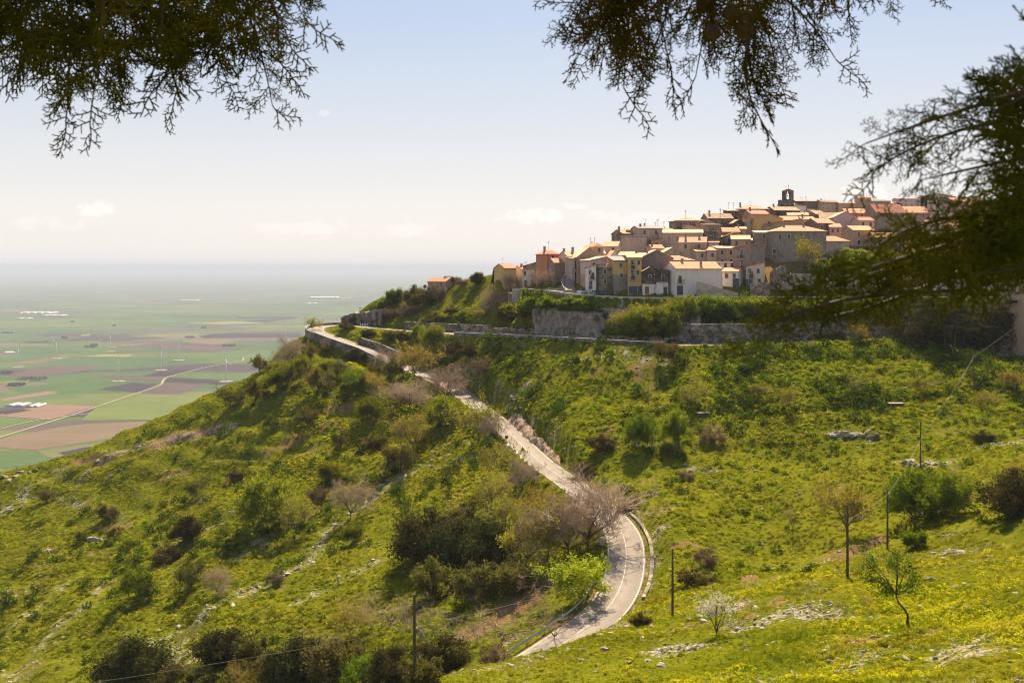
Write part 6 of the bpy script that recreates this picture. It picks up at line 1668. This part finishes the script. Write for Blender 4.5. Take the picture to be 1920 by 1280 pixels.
# ------------------------------------------------------------------ along the roads
def guard_block():
    m = MB(); x, y, z = 0.42, 0.28, 0.75
    b = 0.06
    m.add([(-x,-y,-0.5),(x,-y,-0.5),(x,y,-0.5),(-x,y,-0.5),(-x,-y,z-b),(x,-y,z-b),(x,y,z-b),(-x,y,z-b),(-x+b,-y+b,z),(x-b,-y+b,z),(x-b,y-b,z),(-x+b,y-b,z)],
          [(0,3,2,1),(0,1,5,4),(1,2,6,5),(2,3,7,6),(3,0,4,7),(4,5,9,8),(5,6,10,9),(6,7,11,10),(7,4,8,11),(8,9,10,11)])
    return m.mesh("guard_block", M['coping'])
GB = guard_block()
def block_at(u, v, label, group, s=1.0):
    i = li(LOW, u, v, 0, iH); p = offset_line(LOW, -LOW_HALF-0.75)[i]; q = LOW[min(i+1, len(LOW)-1)]-LOW[max(i-1, 0)]
    o = link_mesh("guard_block", GB); o.location = (p.x, p.y, p.z-0.05); o.rotation_euler = (0, 0, math.atan2(q.y, q.x)); o.scale = (1.6*s, 1.3*s, s)
    tag(o, label, "guard block", group)
for u, v in ((966,856),(974,862),(984,870),(994,878),(1003,885),(1013,893),(1022,901)): block_at(u, v, "pale stone guard block on the left road edge by the road signs", "guard blocks on the straight")
for u, v in ((1112,988),(1117,1000),(1121,1013),(1124,1026)): block_at(u, v, "stone guard block under the largest bare tree at the lower bend", "guard blocks at the lower bend", 1.15)
for u, v in ((918,812),(927,819),(936,826)): block_at(u, v, "guard block behind the tall half bare tree", "guard blocks behind the half bare tree")
def guard_rail():
    a, b = li(LOW, 1000, 1245, 0, iH), li(LOW, 1136, 1032, 0, iH)
    L = offset_line(LOW, -LOW_HALF-0.75)[a:b]
    c = L[len(L)//2]; root = empty("guard_rail", c); tag(root, "long steel guard rail curving along the outer edge of the lower bend", "guard rail")
    m = MB(); prof = [(0,0.45),(0.07,0.53),(0,0.61),(0.07,0.70),(0,0.78)]
    inner = offset_line(L, -0.10); vs = []
    for p, q in zip(L, inner):
        d = (q-p)
        vs += [(p.x+d.x*t/0.10-c.x, p.y+d.y*t/0.10-c.y, p.z+h-c.z) for t, h in prof]
    k = len(prof)
    m.add(vs, [(i*k+j, (i+1)*k+j, (i+1)*k+j+1, i*k+j+1) for i in range(len(L)-1) for j in range(k-1)])
    o = m.build("beam", M['steel'], root); s = o.modifiers.new("thickness", 'SOLIDIFY'); s.thickness = 0.02
    for p in inner[::3]:
        MB().box(p.x-c.x-0.06, p.x-c.x+0.06, p.y-c.y-0.06, p.y-c.y+0.06, p.z-c.z-0.8, p.z-c.z+0.75).build("post", M['steel'], root)
guard_rail()
M['sign_back'] = plain_mat("dark_sign_back", (0.05,0.05,0.05), 0.6)
M['sign_red'] = plain_mat("sign_red", (0.5,0.03,0.02), 0.5); M['sign_white'] = plain_mat("sign_white", (0.7,0.68,0.64), 0.5)
def road_sign(p, label, face_cam=False, shape='tri', s=1.0):
    root = empty("road_sign", p); tag(root, label, "road sign")
    MB().tube([(0,0,-0.4),(0,0,2.6*s)], 0.04, 6).build("pole", M['steel'], root)
    z = 2.0*s; pts = [(-0.62*s,z),(0.62*s,z),(0,z+1.08*s)] if shape == 'tri' else [(-0.45*s,z-0.3*s),(0.45*s,z-0.3*s),(0.45*s,z+0.6*s),(-0.45*s,z+0.6*s)]
    n = len(pts); y0 = -0.07
    MB().add([(x,y0,h) for x, h in pts]+[(x,y0+0.03,h) for x, h in pts], [tuple(range(n)), tuple(range(2*n-1,n-1,-1))]+[(k,k+n,(k+1)%n+n,(k+1)%n) for k in range(n)]).build("panel", M['sign_red'] if face_cam else M['sign_back'], root)
    if face_cam:
        cx, cz = 0, z+0.38*s
        MB().add([((x-cx)*0.66, y0-0.004, cz+(h-cz)*0.66) for x, h in pts], [tuple(range(n))]).build("sign_face", M['sign_white'], root)
iS = li(LOW, 988, 868, 0, iH)
p = offset_line(LOW, -LOW_HALF-0.45)[li(LOW, 1000, 872, 0, iH)]; road_sign(p, "triangular road sign seen from its dark back beside the road")
p = offset_line(LOW, -LOW_HALF-0.45)[li(LOW, 968, 838, 0, iH)]; road_sign(p, "small dark square road sign further up the road", shape='sq', s=0.8)
p = offset_line(LOW, -LOW_HALF-0.5)[li(LOW, 1012, 632, iH)]; road_sign(p, "red and white warning triangle at the foot of the cliff", True)
def spur_cross():
    p = hit(675, 590); root = empty("iron_cross", p); tag(root, "small iron cross standing on the grassy rock spur", "cross")
    m = MB().tube([(0,0,-0.3),(0,0,3.4)], 0.09, 6); m.box(-0.9,0.9,-0.07,0.07,2.4,2.58); m.build("cross", M['iron'], root)
    MB().box(-0.4,0.4,-0.4,0.4,-0.4,0.5).build("plinth", M['wall_stone'], root)
spur_cross()
for k in range(4):
    p = W(676+4.2*k, 609, 393.5); z = gz(p.x, p.y)
    m = MB().tube([(0,0,-0.3),(0,0,0.55),(0,0,0.72)], [0.28,0.24,0.12], 8)
    o = m.build("bollard", M['sign_white']); o.location = (p.x, p.y, max(z, p.z)); tag(o, "white painted bollard in the shadow of the rock outcrop", "bollard", "bollards under the rock outcrop")

# the street above: railing, lamps, cars
def street_railing():
    a, b = li(VIL, 1046, 545), li(VIL, 1128, 554)
    L = offset_line(VIL, VIL_HALF+0.25)[a:b]; c = L[len(L)//2]
    root = empty("street_railing", c); tag(root, "pale railing along the street edge opposite the parked cars", "railing")
    m = MB()
    for h in (0.55, 1.0): m.tube([(p.x-c.x, p.y-c.y, p.z-c.z+h) for p in L], 0.045, 4)
    m.build("rail", M['coping'], root)
    for p in L[::1]: MB().box(p.x-c.x-0.05, p.x-c.x+0.05, p.y-c.y-0.05, p.y-c.y+0.05, p.z-c.z, p.z-c.z+1.0).build("post", M['coping'], root)
street_railing()
def street_lamp(u, v, h, label):
    i = li(VIL, u, v); p = offset_line(VIL, VIL_HALF-0.35)[i]; root = empty("street_lamp", p); tag(root, label, "street lamp")
    MB().tube([(0,0,-0.2),(0,0,0.8),(0,0,h)], [0.11,0.07,0.05], 8).build("pole", M['iron'], root)
    MB().tube([(0,0,h-0.05),(0,0.5,h+0.35),(0,1.2,h+0.4)], 0.04, 6).build("arm", M['iron'], root)
    MB().tube([(0,1.0,h+0.36),(0,1.3,h+0.36),(0,1.7,h+0.30)], [0.06,0.14,0.05], 8).build("lamp_head", M['steel'], root)
street_lamp(1231, 556, 6.4, "street lamp in front of the small dark gabled house")
street_lamp(1072, 549, 5.0, "street lamp at the foot of the steep lane")
street_lamp(1480, 557, 6.4, "street lamp in front of the terrace walls at right")
M['glass'] = plain_mat("car_glass", (0.03,0.035,0.04), 0.1); M['tyre'] = plain_mat("tyre_rubber", (0.02,0.02,0.02), 0.8)
def car_paint(n, c):
    m = plain_mat(n, c, 0.3, 0.05); m.node_tree.nodes['Principled BSDF'].inputs['Coat Weight'].default_value = 0.5; return m
def car(u, v, off, rot, paint, label, lift=0.0):
    i = li(VIL, u, v); p = offset_line(VIL, off)[i]; root = empty("parked_car", (p.x, p.y, p.z+0.02), rot); tag(root, label, "car")
    prof = [(-1.95,0.35),(-2.0,0.72),(-1.85,0.92),(-1.35,0.98),(-0.95,1.0),(1.15,1.0),(1.75,0.88),(1.98,0.68),(1.95,0.35)]
    m = MB(); n = len(prof); vs = []
    for y, s in ((-0.82,1),(-0.86,0.98),(0.86,0.98),(0.82,1)): vs += [(x*s, y, z) for x, z in prof]
    f = [(j*n+k, j*n+k+1, (j+1)*n+k+1, (j+1)*n+k) for j in range(3) for k in range(n-1)]+[(j*n+n-1, j*n, (j+1)*n, (j+1)*n+n-1) for j in range(3)]
    m.add(vs, [q[::-1] for q in f]+[tuple(range(n)), tuple(range(4*n-1, 3*n-1, -1))]).build("body", paint, root)
    g = [(-1.55,1.003),(-1.05,1.42),(0.35,1.44),(1.05,1.003)]; k = len(g); w = MB()
    w.add([(x,-0.78+0.12*(z>1.2),z) for x, z in g]+[(x,0.78-0.12*(z>1.2),z) for x, z in g], [tuple(range(k-1,-1,-1)), tuple(range(k,2*k))]+[(j,j+1,j+1+k,j+k) for j in range(k-1)]).build("windows", M['glass'], root)
    MB().box(-1.0,0.32,-0.64,0.64,1.445,1.48).build("roof", paint, root)
    for x in (-1.25, 1.25):
        for y in (-0.80, 0.80):
            MB().tube([(x,y-0.1,0.32),(x,y+0.1,0.32)], 0.32, 12).build("wheel", M['tyre'], root)
car(1086, 549, -1.6, math.radians(62), car_paint("silver_paint", (0.55,0.55,0.55)), "silver car parked below the narrow white fronted house")
car(1110, 552, -1.2, math.radians(58), car_paint("green_paint", (0.10,0.26,0.16)), "green car parked behind the silver one on the street")
car(1133, 554, -1.7, math.radians(28), car_paint("dark_paint", (0.05,0.06,0.07)), "dark car parked in front of the ochre and grey block")

# ------------------------------------------------------------------ utility poles and the line between them
POLES = [(777,1281,84,1113,1176,"wooden utility pole among the dark shrubs at bottom left of the bend"),(1261,1157,None,1028,1049,"wooden utility pole beside the lower bend of the road"),(1589,1083,None,946,973,"wooden utility pole in front of the tall sparse tree"),
         (1664,1030,None,918,924,"wooden utility pole left of the largest full green tree"),(1726,877,None,790,821,"wooden utility pole standing in the grey rock heap"),(1826,736,None,664,666,"thin utility pole with a slanting stay near the apartment block")]
ATT = []
for u, v, d, vt, va, lab in POLES:
    p = hit(u, v)
    if d: p = Vector(((u-960)/FPX*d, d, gz((u-960)/FPX*d, d)))
    z = lambda q: -(q-HORIZON)/FPX*p.y-p.z
    root = empty("utility_pole", p); tag(root, lab, "utility pole")
    h = z(vt)
    MB().tube([(0,0,-0.8),(0,0,h*0.5),(0,0,h)], [0.15,0.13,0.10], 8).build("pole", M['wood'], root)
    i = MB().tube([(0.0,0,z(va)-0.06),(0.22,0,z(va)-0.06)], 0.03, 6); i.tube([(0.22,0,z(va)-0.08),(0.22,0,z(va)+0.08)], 0.05, 6); i.build("insulator", M['sign_white'], root)
    ATT.append(p+Vector((0.22, -0.02, z(va)+0.04)))
    if u == 1826:
        q = hit(1790, 732)
        MB().tube([(0.1,0,h*0.96), (q.x-p.x, q.y-p.y, q.z-p.z-0.3)], 0.07, 6).build("stay", M['shutter'], root)
ATT = [W(100, 1290, 62)]+ATT+[W(1905, 612, 246)]
def cable():
    m = MB()
    for a, b in zip(ATT, ATT[1:]):
        n = 16; sag = 0.006*(b-a).length
        m.tube([a.lerp(b, t/n)-Vector((0,0,sag*4*(t/n)*(1-t/n))) for t in range(n+1)], 0.019, 5)
    tag(m.build("overhead_cable", plain_mat("old_cable", (0.13,0.10,0.08), 0.7)), "single sagging overhead cable strung along the wooden poles", "cable")
cable()

# ------------------------------------------------------------------ bigger rocks one can pick out
for lab, grp, spots, s0 in [
    ("pale boulder in the rocky brow at the left end of the ridge", "boulders on the left ridge", [(8,966),(22,958),(38,952),(10,895),(25,889),(40,885),(55,886),(66,882),(30,893),(18,900)], 1.1),
    ("dark weathered rock of the small ledge under the leaning almond tree", "rocks of the left ledge", [(168,1012),(178,1014),(190,1012),(200,1014),(96,1034),(88,1032)], 1.2),
    ("limestone boulder in the long scree strip across the left slope", "boulders in the long scree strip", [(u+prng.uniform(-12,12), v+prng.uniform(-8,8)) for u, v in ((300,1190),(330,1176),(370,1158),(400,1146),(430,1130),(455,1118),(480,1106),(505,1092),(530,1080),(555,1066),(575,1050),(590,1030),(606,1004),(620,990),(640,974),(668,950),(690,938),(700,926),(650,968),(615,1016),(598,1022),(545,1074),(490,1098))], 0.7),
    ("limestone boulder in the rocky trail climbing to the road", "boulders in the rocky trail", [(u+prng.uniform(-10,10), v+prng.uniform(-6,6)) for u, v in ((720,915),(735,905),(750,898),(768,888),(785,878),(800,872),(815,864),(830,856),(845,866),(822,842),(860,858),(812,848),(838,838))], 0.9),
    ("pale rock along the brink of the foreground slope above the road end", "rocks on the foreground brink", [(u+prng.uniform(-8,8), v+prng.uniform(-5,5)) for u, v in ((1085,1202),(1104,1196),(1118,1208),(1132,1190),(1150,1186),(1165,1196),(1180,1180),(1150,1204),(1128,1216),(1100,1222),(1196,1188),(1070,1216),(1210,1196),(1050,1228),(1020,1232),(990,1240),(960,1248),(1090,1236),(1230,1178),(1160,1176))], 0.42),
    ("white rock lying in the flowers of the foreground slope", "rocks in the flowers", [(u, v) for u, v in ((1295,1160),(1310,1158),(1322,1166),(1440,1212),(1455,1206),(1437,1172),(1415,1140),(1430,1180),(1546,1222),(1640,1195),(1600,1250),(1570,1262),(1700,1238),(1790,1100),(1810,1096),(1745,1090),(1215,1240),(1240,1250),(1400,1214),(1390,1258),(1480,1150),(1500,1105),(1530,1098),(1350,1215),(1820,1215),(1890,1060))], 0.40),
    ("grey rock of the dry stone heap on the upper right slope", "rocks of the upper stone heap", [(1555+8*k, 815+prng.uniform(-3,4)) for k in range(12)], 0.9),
    ("grey rock of the stone heap at the foot of the pole on the right slope", "rocks of the stone heap by the pole", [(1700+prng.uniform(0,66), 864+prng.uniform(-4,12)) for k in range(14)], 0.8),
    ("pinkish rock of the flat stone heap beside the leafy shrub", "rocks of the flat stone heap", [(1752+prng.uniform(0,62), 1034+prng.uniform(0,16)) for k in range(14)], 0.5),
    ("rough rock below the crest of the left ridge trail", "rocks on the left crest", [(150+prng.uniform(0,80)+4*k, 895-6*k+prng.uniform(-5,5)) for k in range(12)], 0.8),
    ("stone of the tumbled terrace above the road cutting", "stones of the tumbled terrace", [(960+prng.uniform(0,45), 770-prng.uniform(0,40)) for k in range(10)], 0.9)]:
    for u, v in spots:
        p = hit(u, v); o = link_mesh("rock", prng.choice(STONES)); s = s0*prng.uniform(0.6, 1.35)
        o.location = (p.x, p.y, p.z+0.02*s); o.rotation_euler = (prng.uniform(-0.25,0.25), prng.uniform(-0.25,0.25), prng.uniform(0,6.28)); o.scale = (s*prng.uniform(0.8,1.5),s,s*prng.uniform(0.7,1.1))
        tag(o, lab, "rock", grp)
def slab(u, v, w, label):
    p = hit(u, v); root = empty("stone_hut", p, prng.uniform(-0.2, 0.2)); tag(root, label, "cistern")
    MB().box(-w/2,w/2,-w*0.3,w*0.3,-0.8,0.5).build("base", M['wall_rubble'], root); MB().box(-w*0.58,w*0.58,-w*0.38,w*0.38,0.504,0.68).build("lid", M['wall_stone'], root)
slab(1318, 779, 2.6, "low stone cistern with a flat slab right of the budding tree"); slab(1680, 761, 2.8, "low stone cistern with a flat slab in the upper right meadow")

# ------------------------------------------------------------------ the plain: wind turbines, greenhouses, groves
M['turbine'] = plain_mat("turbine_white", (0.5,0.5,0.51), 0.5, 0.03)
TURB = [(34.7,688,654.7,20,"wind turbine nearest the left edge of the plain"),(105.4,672,641,75,"wind turbine at the end of the tan field strip"),(206.8,659,629,40,"farthest of the tall wind turbines on the plain"),(335.4,675.6,642,10,"wind turbine alone on a pale pad above the dark field"),
        (302.3,694,659,100,"wind turbine at the upper edge of the dark ploughed field"),(222.3,715,675.5,25,"nearest wind turbine left of the dirt road"),(424,715.5,674.5,115,"wind turbine on the dark strip nearest the hill"),(536,638,611,50,"small distant wind turbine beside the hairpin")]
def turbine_meshes():
    t = MB().tube([(0,0,-2),(0,0,78)], [2.3,1.3], 12).mesh("tower", M['turbine'], True)
    n = MB().tube([(0,3,79.6),(0,0,80),(0,-5,79.6)], [1.2,1.9,1.3], 8).mesh("nacelle", M['turbine'])
    h = MB().tube([(0,-5.02,79.6),(0,-7,79.6)], [1.4,0.4], 8).mesh("hub", M['turbine'])
    b = MB().add([(-0.9,-0.3,0),(0.9,-0.3,0),(0.9,0.3,0),(-0.9,0.3,0),(-1.4,-0.25,9),(1.1,-0.25,9),(1.1,0.25,9),(-1.4,0.25,9),(-0.3,-0.08,40),(0.3,-0.08,40),(0.3,0.08,40),(-0.3,0.08,40)],
                 [(0,3,2,1),(0,1,5,4),(1,2,6,5),(2,3,7,6),(3,0,4,7),(4,5,9,8),(5,6,10,9),(6,7,11,10),(7,4,8,11),(8,9,10,11)]).mesh("blade", M['turbine'])
    pad = MB().tube([(0,0,-1),(0,0,1.9)], 26, 14).mesh("foundation_pad", M['dirt'])
    return t, n, h, b, pad
TM = turbine_meshes()
for u, vb, vh, ang, lab in TURB:
    p = PL(u, vb); s = (vb-vh)/FPX*p.y/80
    root = empty("wind_turbine", p, math.radians(prng.uniform(-50, 50)), s); tag(root, lab, "wind turbine", "wind turbines on the plain")
    for nm, me_ in zip(("tower","nacelle","hub"), TM): link_mesh(nm, me_, root)
    link_mesh("foundation_pad", TM[4], root)
    for k in range(3):
        o = link_mesh("blade", TM[3], root); o.location = (0,-6,79.6); o.rotation_euler = (0, math.radians(ang+120*k), 0)
M['poly'] = plain_mat("greenhouse_film", (0.31,0.295,0.28), 0.6, 0.05)
def greenhouse(u, v, wpx, label):
    p = PL(u, v); w = wpx/FPX*p.y; dep = max(60.0, w*0.6); n = max(2, int(w/55)); s = w/n
    m = MB(); prof = [(-0.5,0),(-0.48,0.45),(-0.3,0.85),(0,1),(0.3,0.85),(0.48,0.45),(0.5,0)]; hh = max(4.5, min(0.25*s, w*0.03))
    for k in range(n):
        x = -w/2+s*(k+0.5); q = len(prof)
        m.add([(x+a*s*0.97, 0, b*hh) for a, b in prof]+[(x+a*s*0.97, dep, b*hh) for a, b in prof], [tuple(range(q)), tuple(range(2*q-1,q-1,-1))]+[(j,j+q,j+1+q,j+1) for j in range(q-1)])
    o = m.build("greenhouse", M['poly']); o.location = (p.x, p.y, PLAIN_Z+1); tag(o, label, "greenhouse")
for u, v, w, lab in [(60,588,66,"longest row of white greenhouses in the left of the plain"),(95,592,44,"second row of white greenhouses just below the longest one"),(40,597.5,30,"short row of white greenhouses nearest the left edge"),(351,564,36,"row of white greenhouses in the middle of the plain"),
    (221,541.5,18,"tiny row of greenhouses in the haze, right one of two"),(185,548,12,"tiny row of greenhouses in the haze, left one of two"),(604,558.5,54,"long pale row of greenhouses left of the hill"),(647,559,20,"short pale row of greenhouses touching the long pale row"),(582,569,22,"pale greenhouses above the hairpin bend"),
    (521,568,7,"single small greenhouse left of the pale greenhouses"),(699,533.5,15,"hazy greenhouse strip nearest the village hill"),(90,535.5,30,"faint greenhouse strip high in the haze at left"),(25,762,34,"white sheds beside the pink field at lower left"),(60,763.5,22,"bluish shed roofs beside the white sheds at lower left")]:
    greenhouse(u, v, w, lab)
GROVE = leaf_mat("far_grove_leaves", (0.025,0.035,0.014), (0.05,0.06,0.022), 0.2, 0.01)
for u, v, w in ((121,634,9),(170,651,22),(176,648,12),(429,649,22),(14,625,16),(356,633,16),(10,700,22),(60,712,46),(30,723,26),(214,611,5),(382,615,8),(135,604,6)):
    p = PL(u, v); wm = w/FPX*p.y; n = 260; rg_ = np.random.default_rng(int(u))
    C = np.stack([rg_.uniform(-wm/2, wm/2, n), rg_.uniform(-wm*0.4, wm*0.4, n), rg_.random(n)**0.7*9], -1)
    vv, ff = quads_mesh(C, 6.0, rg_, 0, 0.9); o = link_mesh("grove", mesh_np("grove", vv, ff, [GROVE])); o.location = (p.x, p.y, PLAIN_Z); tag(o, kind='stuff')
# ------------------------------------------------------------------ the two cypresses the photographer stands under
M['cone'] = plain_mat("cypress_cone", (0.075,0.04,0.025), 0.9, 0.4, 30)
LEAF['cypress'] = leaf_mat("cypress_scales", (0.075,0.068,0.010), (0.17,0.13,0.018), 0.45, 6, obj_var=0.1)
M['shoot'] = plain_mat("cypress_shoot", (0.07,0.045,0.025), 0.9, 0.3, 20)
def spray_segs(seed, L=0.2, flat=0.3):
    """One cypress spray: a forking, nearly flat fan of scale-covered shoots along +x."""
    rng = np.random.default_rng(seed); out = []
    def go(p, d, L, r, lev):
        step = (0.022, 0.017, 0.011)[lev]; n = max(2, int(round(L/step)))
        q = p; side = rng.choice([-1, 1])
        for i in range(n):
            d = d+rng.normal(size=3)*np.array([0.13,0.13,0.10*flat*2]); d /= np.linalg.norm(d)
            e = q+d*step*rng.uniform(0.8, 1.2)
            out.append((*q, *e, r*(1-0.3*i/n), r*(1-0.3*(i+1)/n)))
            if lev < 2 and i < n-1:
                a = math.radians(rng.uniform(40, 65))*side; c, s = math.cos(a), math.sin(a)
                nd = np.array([d[0]*c-d[1]*s, d[0]*s+d[1]*c, d[2]+rng.normal()*flat*0.6])
                k = (0.085*(1-0.6*i/n) if lev == 0 else 0.030)*rng.uniform(0.6, 1.25)
                go(e, nd, k, r*0.88, lev+1)
                if lev == 0 and rng.random() < 0.25: go(e, np.array([d[0]*c+d[1]*s, -d[0]*s+d[1]*c, d[2]]), k*0.8, r*0.88, lev+1)
                side = -side
            q = e
    go(np.zeros(3), np.array([1.0,0,0]), L, 0.0027, 0)
    return np.array(out)
SPRAYS = [spray_segs(500+i) for i in range(7)]
def place_segs(S, p, x, n, s, thick=1.0):
    """Spray S moved to p, its axis along x, its fan across n."""
    x = np.array(x)/np.linalg.norm(x); n = np.array(n)-x*np.dot(n, x); n /= np.linalg.norm(n)+1e-9; y = np.cross(n, x)
    R = np.stack([x, y, n], 1)
    o = S.copy(); o[:, :3] = (S[:, :3]*s)@R.T+p; o[:, 3:6] = (S[:, 3:6]*s)@R.T+p; o[:, 6:] *= s*thick
    return o
def bough(root, axes, dist, size, seed, fills=(), spread=0.35, thick=1.0):
    """Limbs along photo-surveyed axes (in pixels at forward distance dist, metres), hung with sprays."""
    rng = np.random.default_rng(seed); wood, green = [], []
    o = np.array(root.location)
    for ax in axes:
        start, end = ax[0], ax[1]; d0 = dist+rng.uniform(-spread, spread)
        a = np.array(W(*start, d0+rng.uniform(-0.2, 0.2)))-o; b = np.array(W(*end, d0))-o
        b = b-(b-a)/np.linalg.norm(b-a)*size*0.56          # the last spray reaches the surveyed tip
        bend = rng.normal(size=3)*0.05*np.linalg.norm(b-a)
        n = 9; P = [a+(b-a)*t+bend*4*t*(1-t) for t in np.linspace(0, 1, n)]
        for i in range(n-1): wood.append((*P[i], *P[i+1], 0.0060*(1-0.88*i/n), 0.0060*(1-0.88*(i+1)/n)))
        Ld = np.linalg.norm(b-a); k = max(3, int(Ld/(size*0.42)))
        for j in range(k+1):
            t = 0.12+0.88*j/k; i = min(int(t*(n-1)), n-2); f = t*(n-1)-i
            p = P[i]+(P[i+1]-P[i])*f; d = (P[i+1]-P[i])/np.linalg.norm(P[i+1]-P[i])
            for s in ((-1, 1) if j < k else (0,)):
                view = np.array([0,1.0,0])+rng.normal(size=3)*0.55
                y = np.cross(view, d); y /= np.linalg.norm(y)
                x = d*math.cos(math.radians(42*abs(s)))+y*s*math.sin(math.radians(42))+rng.normal(size=3)*0.18
                green.append(place_segs(SPRAYS[rng.integers(len(SPRAYS))], p, x, view, size/0.2*rng.uniform(0.65, 1.1)*(1-0.25*t*abs(s)), thick))
    for (u0, v0, u1, v1, n_) in fills:
        for _ in range(n_):
            p = np.array(W(rng.uniform(u0, u1), rng.uniform(v0, v1), dist+rng.uniform(-spread, spread*1.6)))-o
            x = rng.normal(size=3); x[2] -= 0.6
            green.append(place_segs(SPRAYS[rng.integers(len(SPRAYS))], p, x, rng.normal(size=3), size/0.2*rng.uniform(0.7, 1.15), thick))
    gv, gf = seg_mesh(np.concatenate(green), 4); wv, wf = seg_mesh(wood, 5)
    me = mesh_np("bough", np.concatenate([gv, wv]), np.concatenate([gf, wf+len(gv)]), [LEAF['cypress'], M['shoot']], mat_idx=[0]*len(gf)+[1]*len(wf))
    return link_mesh("bough", me, root)
def cypress(x, y, H, label, limbs, crown_c, crown_r, seed):
    z = gz(x, y); root = empty("cypress_tree", (x, y, z)); tag(root, label, "tree")
    rng = np.random.default_rng(seed)
    segs = [(0,0,-0.5,0.02,0.03,(H)*0.4,0.2,0.17),(0.02,0.03,H*0.4,-0.03,0.05,H*0.75,0.17,0.12),(-0.03,0.05,H*0.75,0,0,H,0.12,0.03)]
    for a, b in limbs:
        a = np.array(a)-np.array(root.location); b = np.array(b)-np.array(root.location); m = (a+b)/2+rng.normal(size=3)*0.06
        segs += [(*a, *m, 0.045, 0.03), (*m, *b, 0.03, 0.012)]
    v, f = seg_mesh(segs, 8); link_mesh("trunk", mesh_np("trunk", v, f, [M['bark']]), root)
    n = 5500; C = []  # crown foliage above the view, added to cast shade on the boughs
    for c, r, k in zip(crown_c, crown_r, (1,)*len(crown_c)):
        d = rng.normal(size=(n//len(crown_c), 3)); d /= np.linalg.norm(d, axis=1, keepdims=True)
        C.append(np.array(c)-np.array(root.location)+d*np.array(r)*rng.random((len(d), 1))**0.45)
    v, f = quads_mesh(np.concatenate(C), 0.16, rng, 0, 0.35); link_mesh("crown", mesh_np("crown", v, f, [LEAF['pine']]), root)
    return root
lt = cypress(-2.9, 2.5, 6.5, "dark out of focus cypress whose spray hangs into the top left of the view", [((-2.9,2.5,1.4),(-1.15,2.6,0.95)), ((-2.9,2.5,1.6),(-0.7,2.6,1.0))],
             [(-2.3,2.9,2.1),(-1.2,3.2,2.2),(-3.0,2.6,2.8)], [(1.2,0.9,0.7),(1.2,0.9,0.6),(1.3,1.3,1.2)], 61)
bough(lt, [((150,-160),(122,262)),((230,-140),(232,205)),((330,-150),(335,215)),((380,-140),(528,242)),((470,-120),(600,78)),((90,-130),(32,140)),((-60,-90),(8,112)),((500,-90),(586,24)),((300,-130),(442,190)),((420,-110),(545,160)),((60,-150),(140,180)),((200,-160),(170,240)),((260,-150),(300,150)),((430,-150),(560,110))],
      2.6, 0.125, 71, [(-20,-60,440,90,250),(40,50,350,140,60),(380,-50,500,60,40)], 0.25, 1.25)
rt = cypress(3.1, 2.7, 6.5, "dark cypress with round cones whose boughs hang into the top and right of the view", [((3.1,2.7,1.5),(0.75,2.5,0.92)), ((3.1,2.7,1.7),(1.05,2.5,0.95)), ((3.1,2.7,0.9),(1.35,2.0,0.3)), ((3.1,2.7,0.4),(1.2,1.9,0.02)), ((3.1,2.7,0.0),(1.3,1.9,-0.1))],
             [(1.7,3.1,2.1),(0.6,3.2,2.2),(3.2,2.8,2.6),(2.9,3.0,0.9)], [(1.2,0.9,0.6),(0.9,0.8,0.5),(1.4,1.3,1.4),(0.8,0.9,1.0)], 62)
bough(rt, [((1210,-150),(1163,214)),((1150,-120),(1042,82)),((1190,-130),(1072,138)),((1260,-130),(1250,150)),((1380,-150),(1292,192)),((1420,-140),(1395,150)),((1410,60),(1420,252)),((1400,40),(1440,225)),((1415,50),(1402,210)),((1370,-60),(1602,142)),((1500,-130),(1535,86)),((1590,-130),(1592,66)),((1640,-120),(1675,28)),((1690,-110),(1765,6)),((1450,-120),(1500,110)),((1330,-120),(1340,120)),((1290,-120),(1200,170)),((1110,-120),(1100,60)),((1380,-60),(1470,180))],
      2.55, 0.12, 73, [(1110,-50,1220,110,80),(1290,-50,1430,50,40),(1440,-50,1560,-5,20)], 0.2, 1.15)
bough(rt, [((2010,150),(1562,288)),((2000,215),(1600,330)),((2010,90),(1845,185)),((2000,280),(1690,345)),((2000,180),(1870,170)),((2000,150),(1800,240)),
    ((2000,330),(1760,400)),((2000,380),(1660,452)),((2000,420),(1570,485)),((1980,430),(1535,530)),((1960,440),(1440,565)),((1960,460),(1400,592)),((1720,545),(1378,632)),((2000,470),(1640,560)),((2010,470),(1760,530)),((1800,510),(1490,612))],
      1.9, 0.10, 75, [(1880,150,1990,340,120),(1820,350,1990,450,95),(1740,430,1990,500,80),(1620,490,1760,530,14)], 0.3, 1.1)
for k, (u, v) in enumerate(((1334,62),(1396,58),(1322,2),(1372,24),(1402,36))):
    p = np.array(W(u, v, 2.45)); c = bmesh.new(); bmesh.ops.create_icosphere(c, subdivisions=3, radius=0.023)
    for q in c.verts:
        a = math.atan2(q.co.y, q.co.x); q.co *= 1+0.10*abs(math.sin(3*a))*abs(math.cos(2.5*q.co.z/0.023))-0.05
    me_ = bpy.data.meshes.new("cone"); c.to_mesh(me_); c.free(); me_.materials.append(M['cone'])
    o = link_mesh("cone", me_, rt); o.location = p-np.array(rt.location)
haze_box()
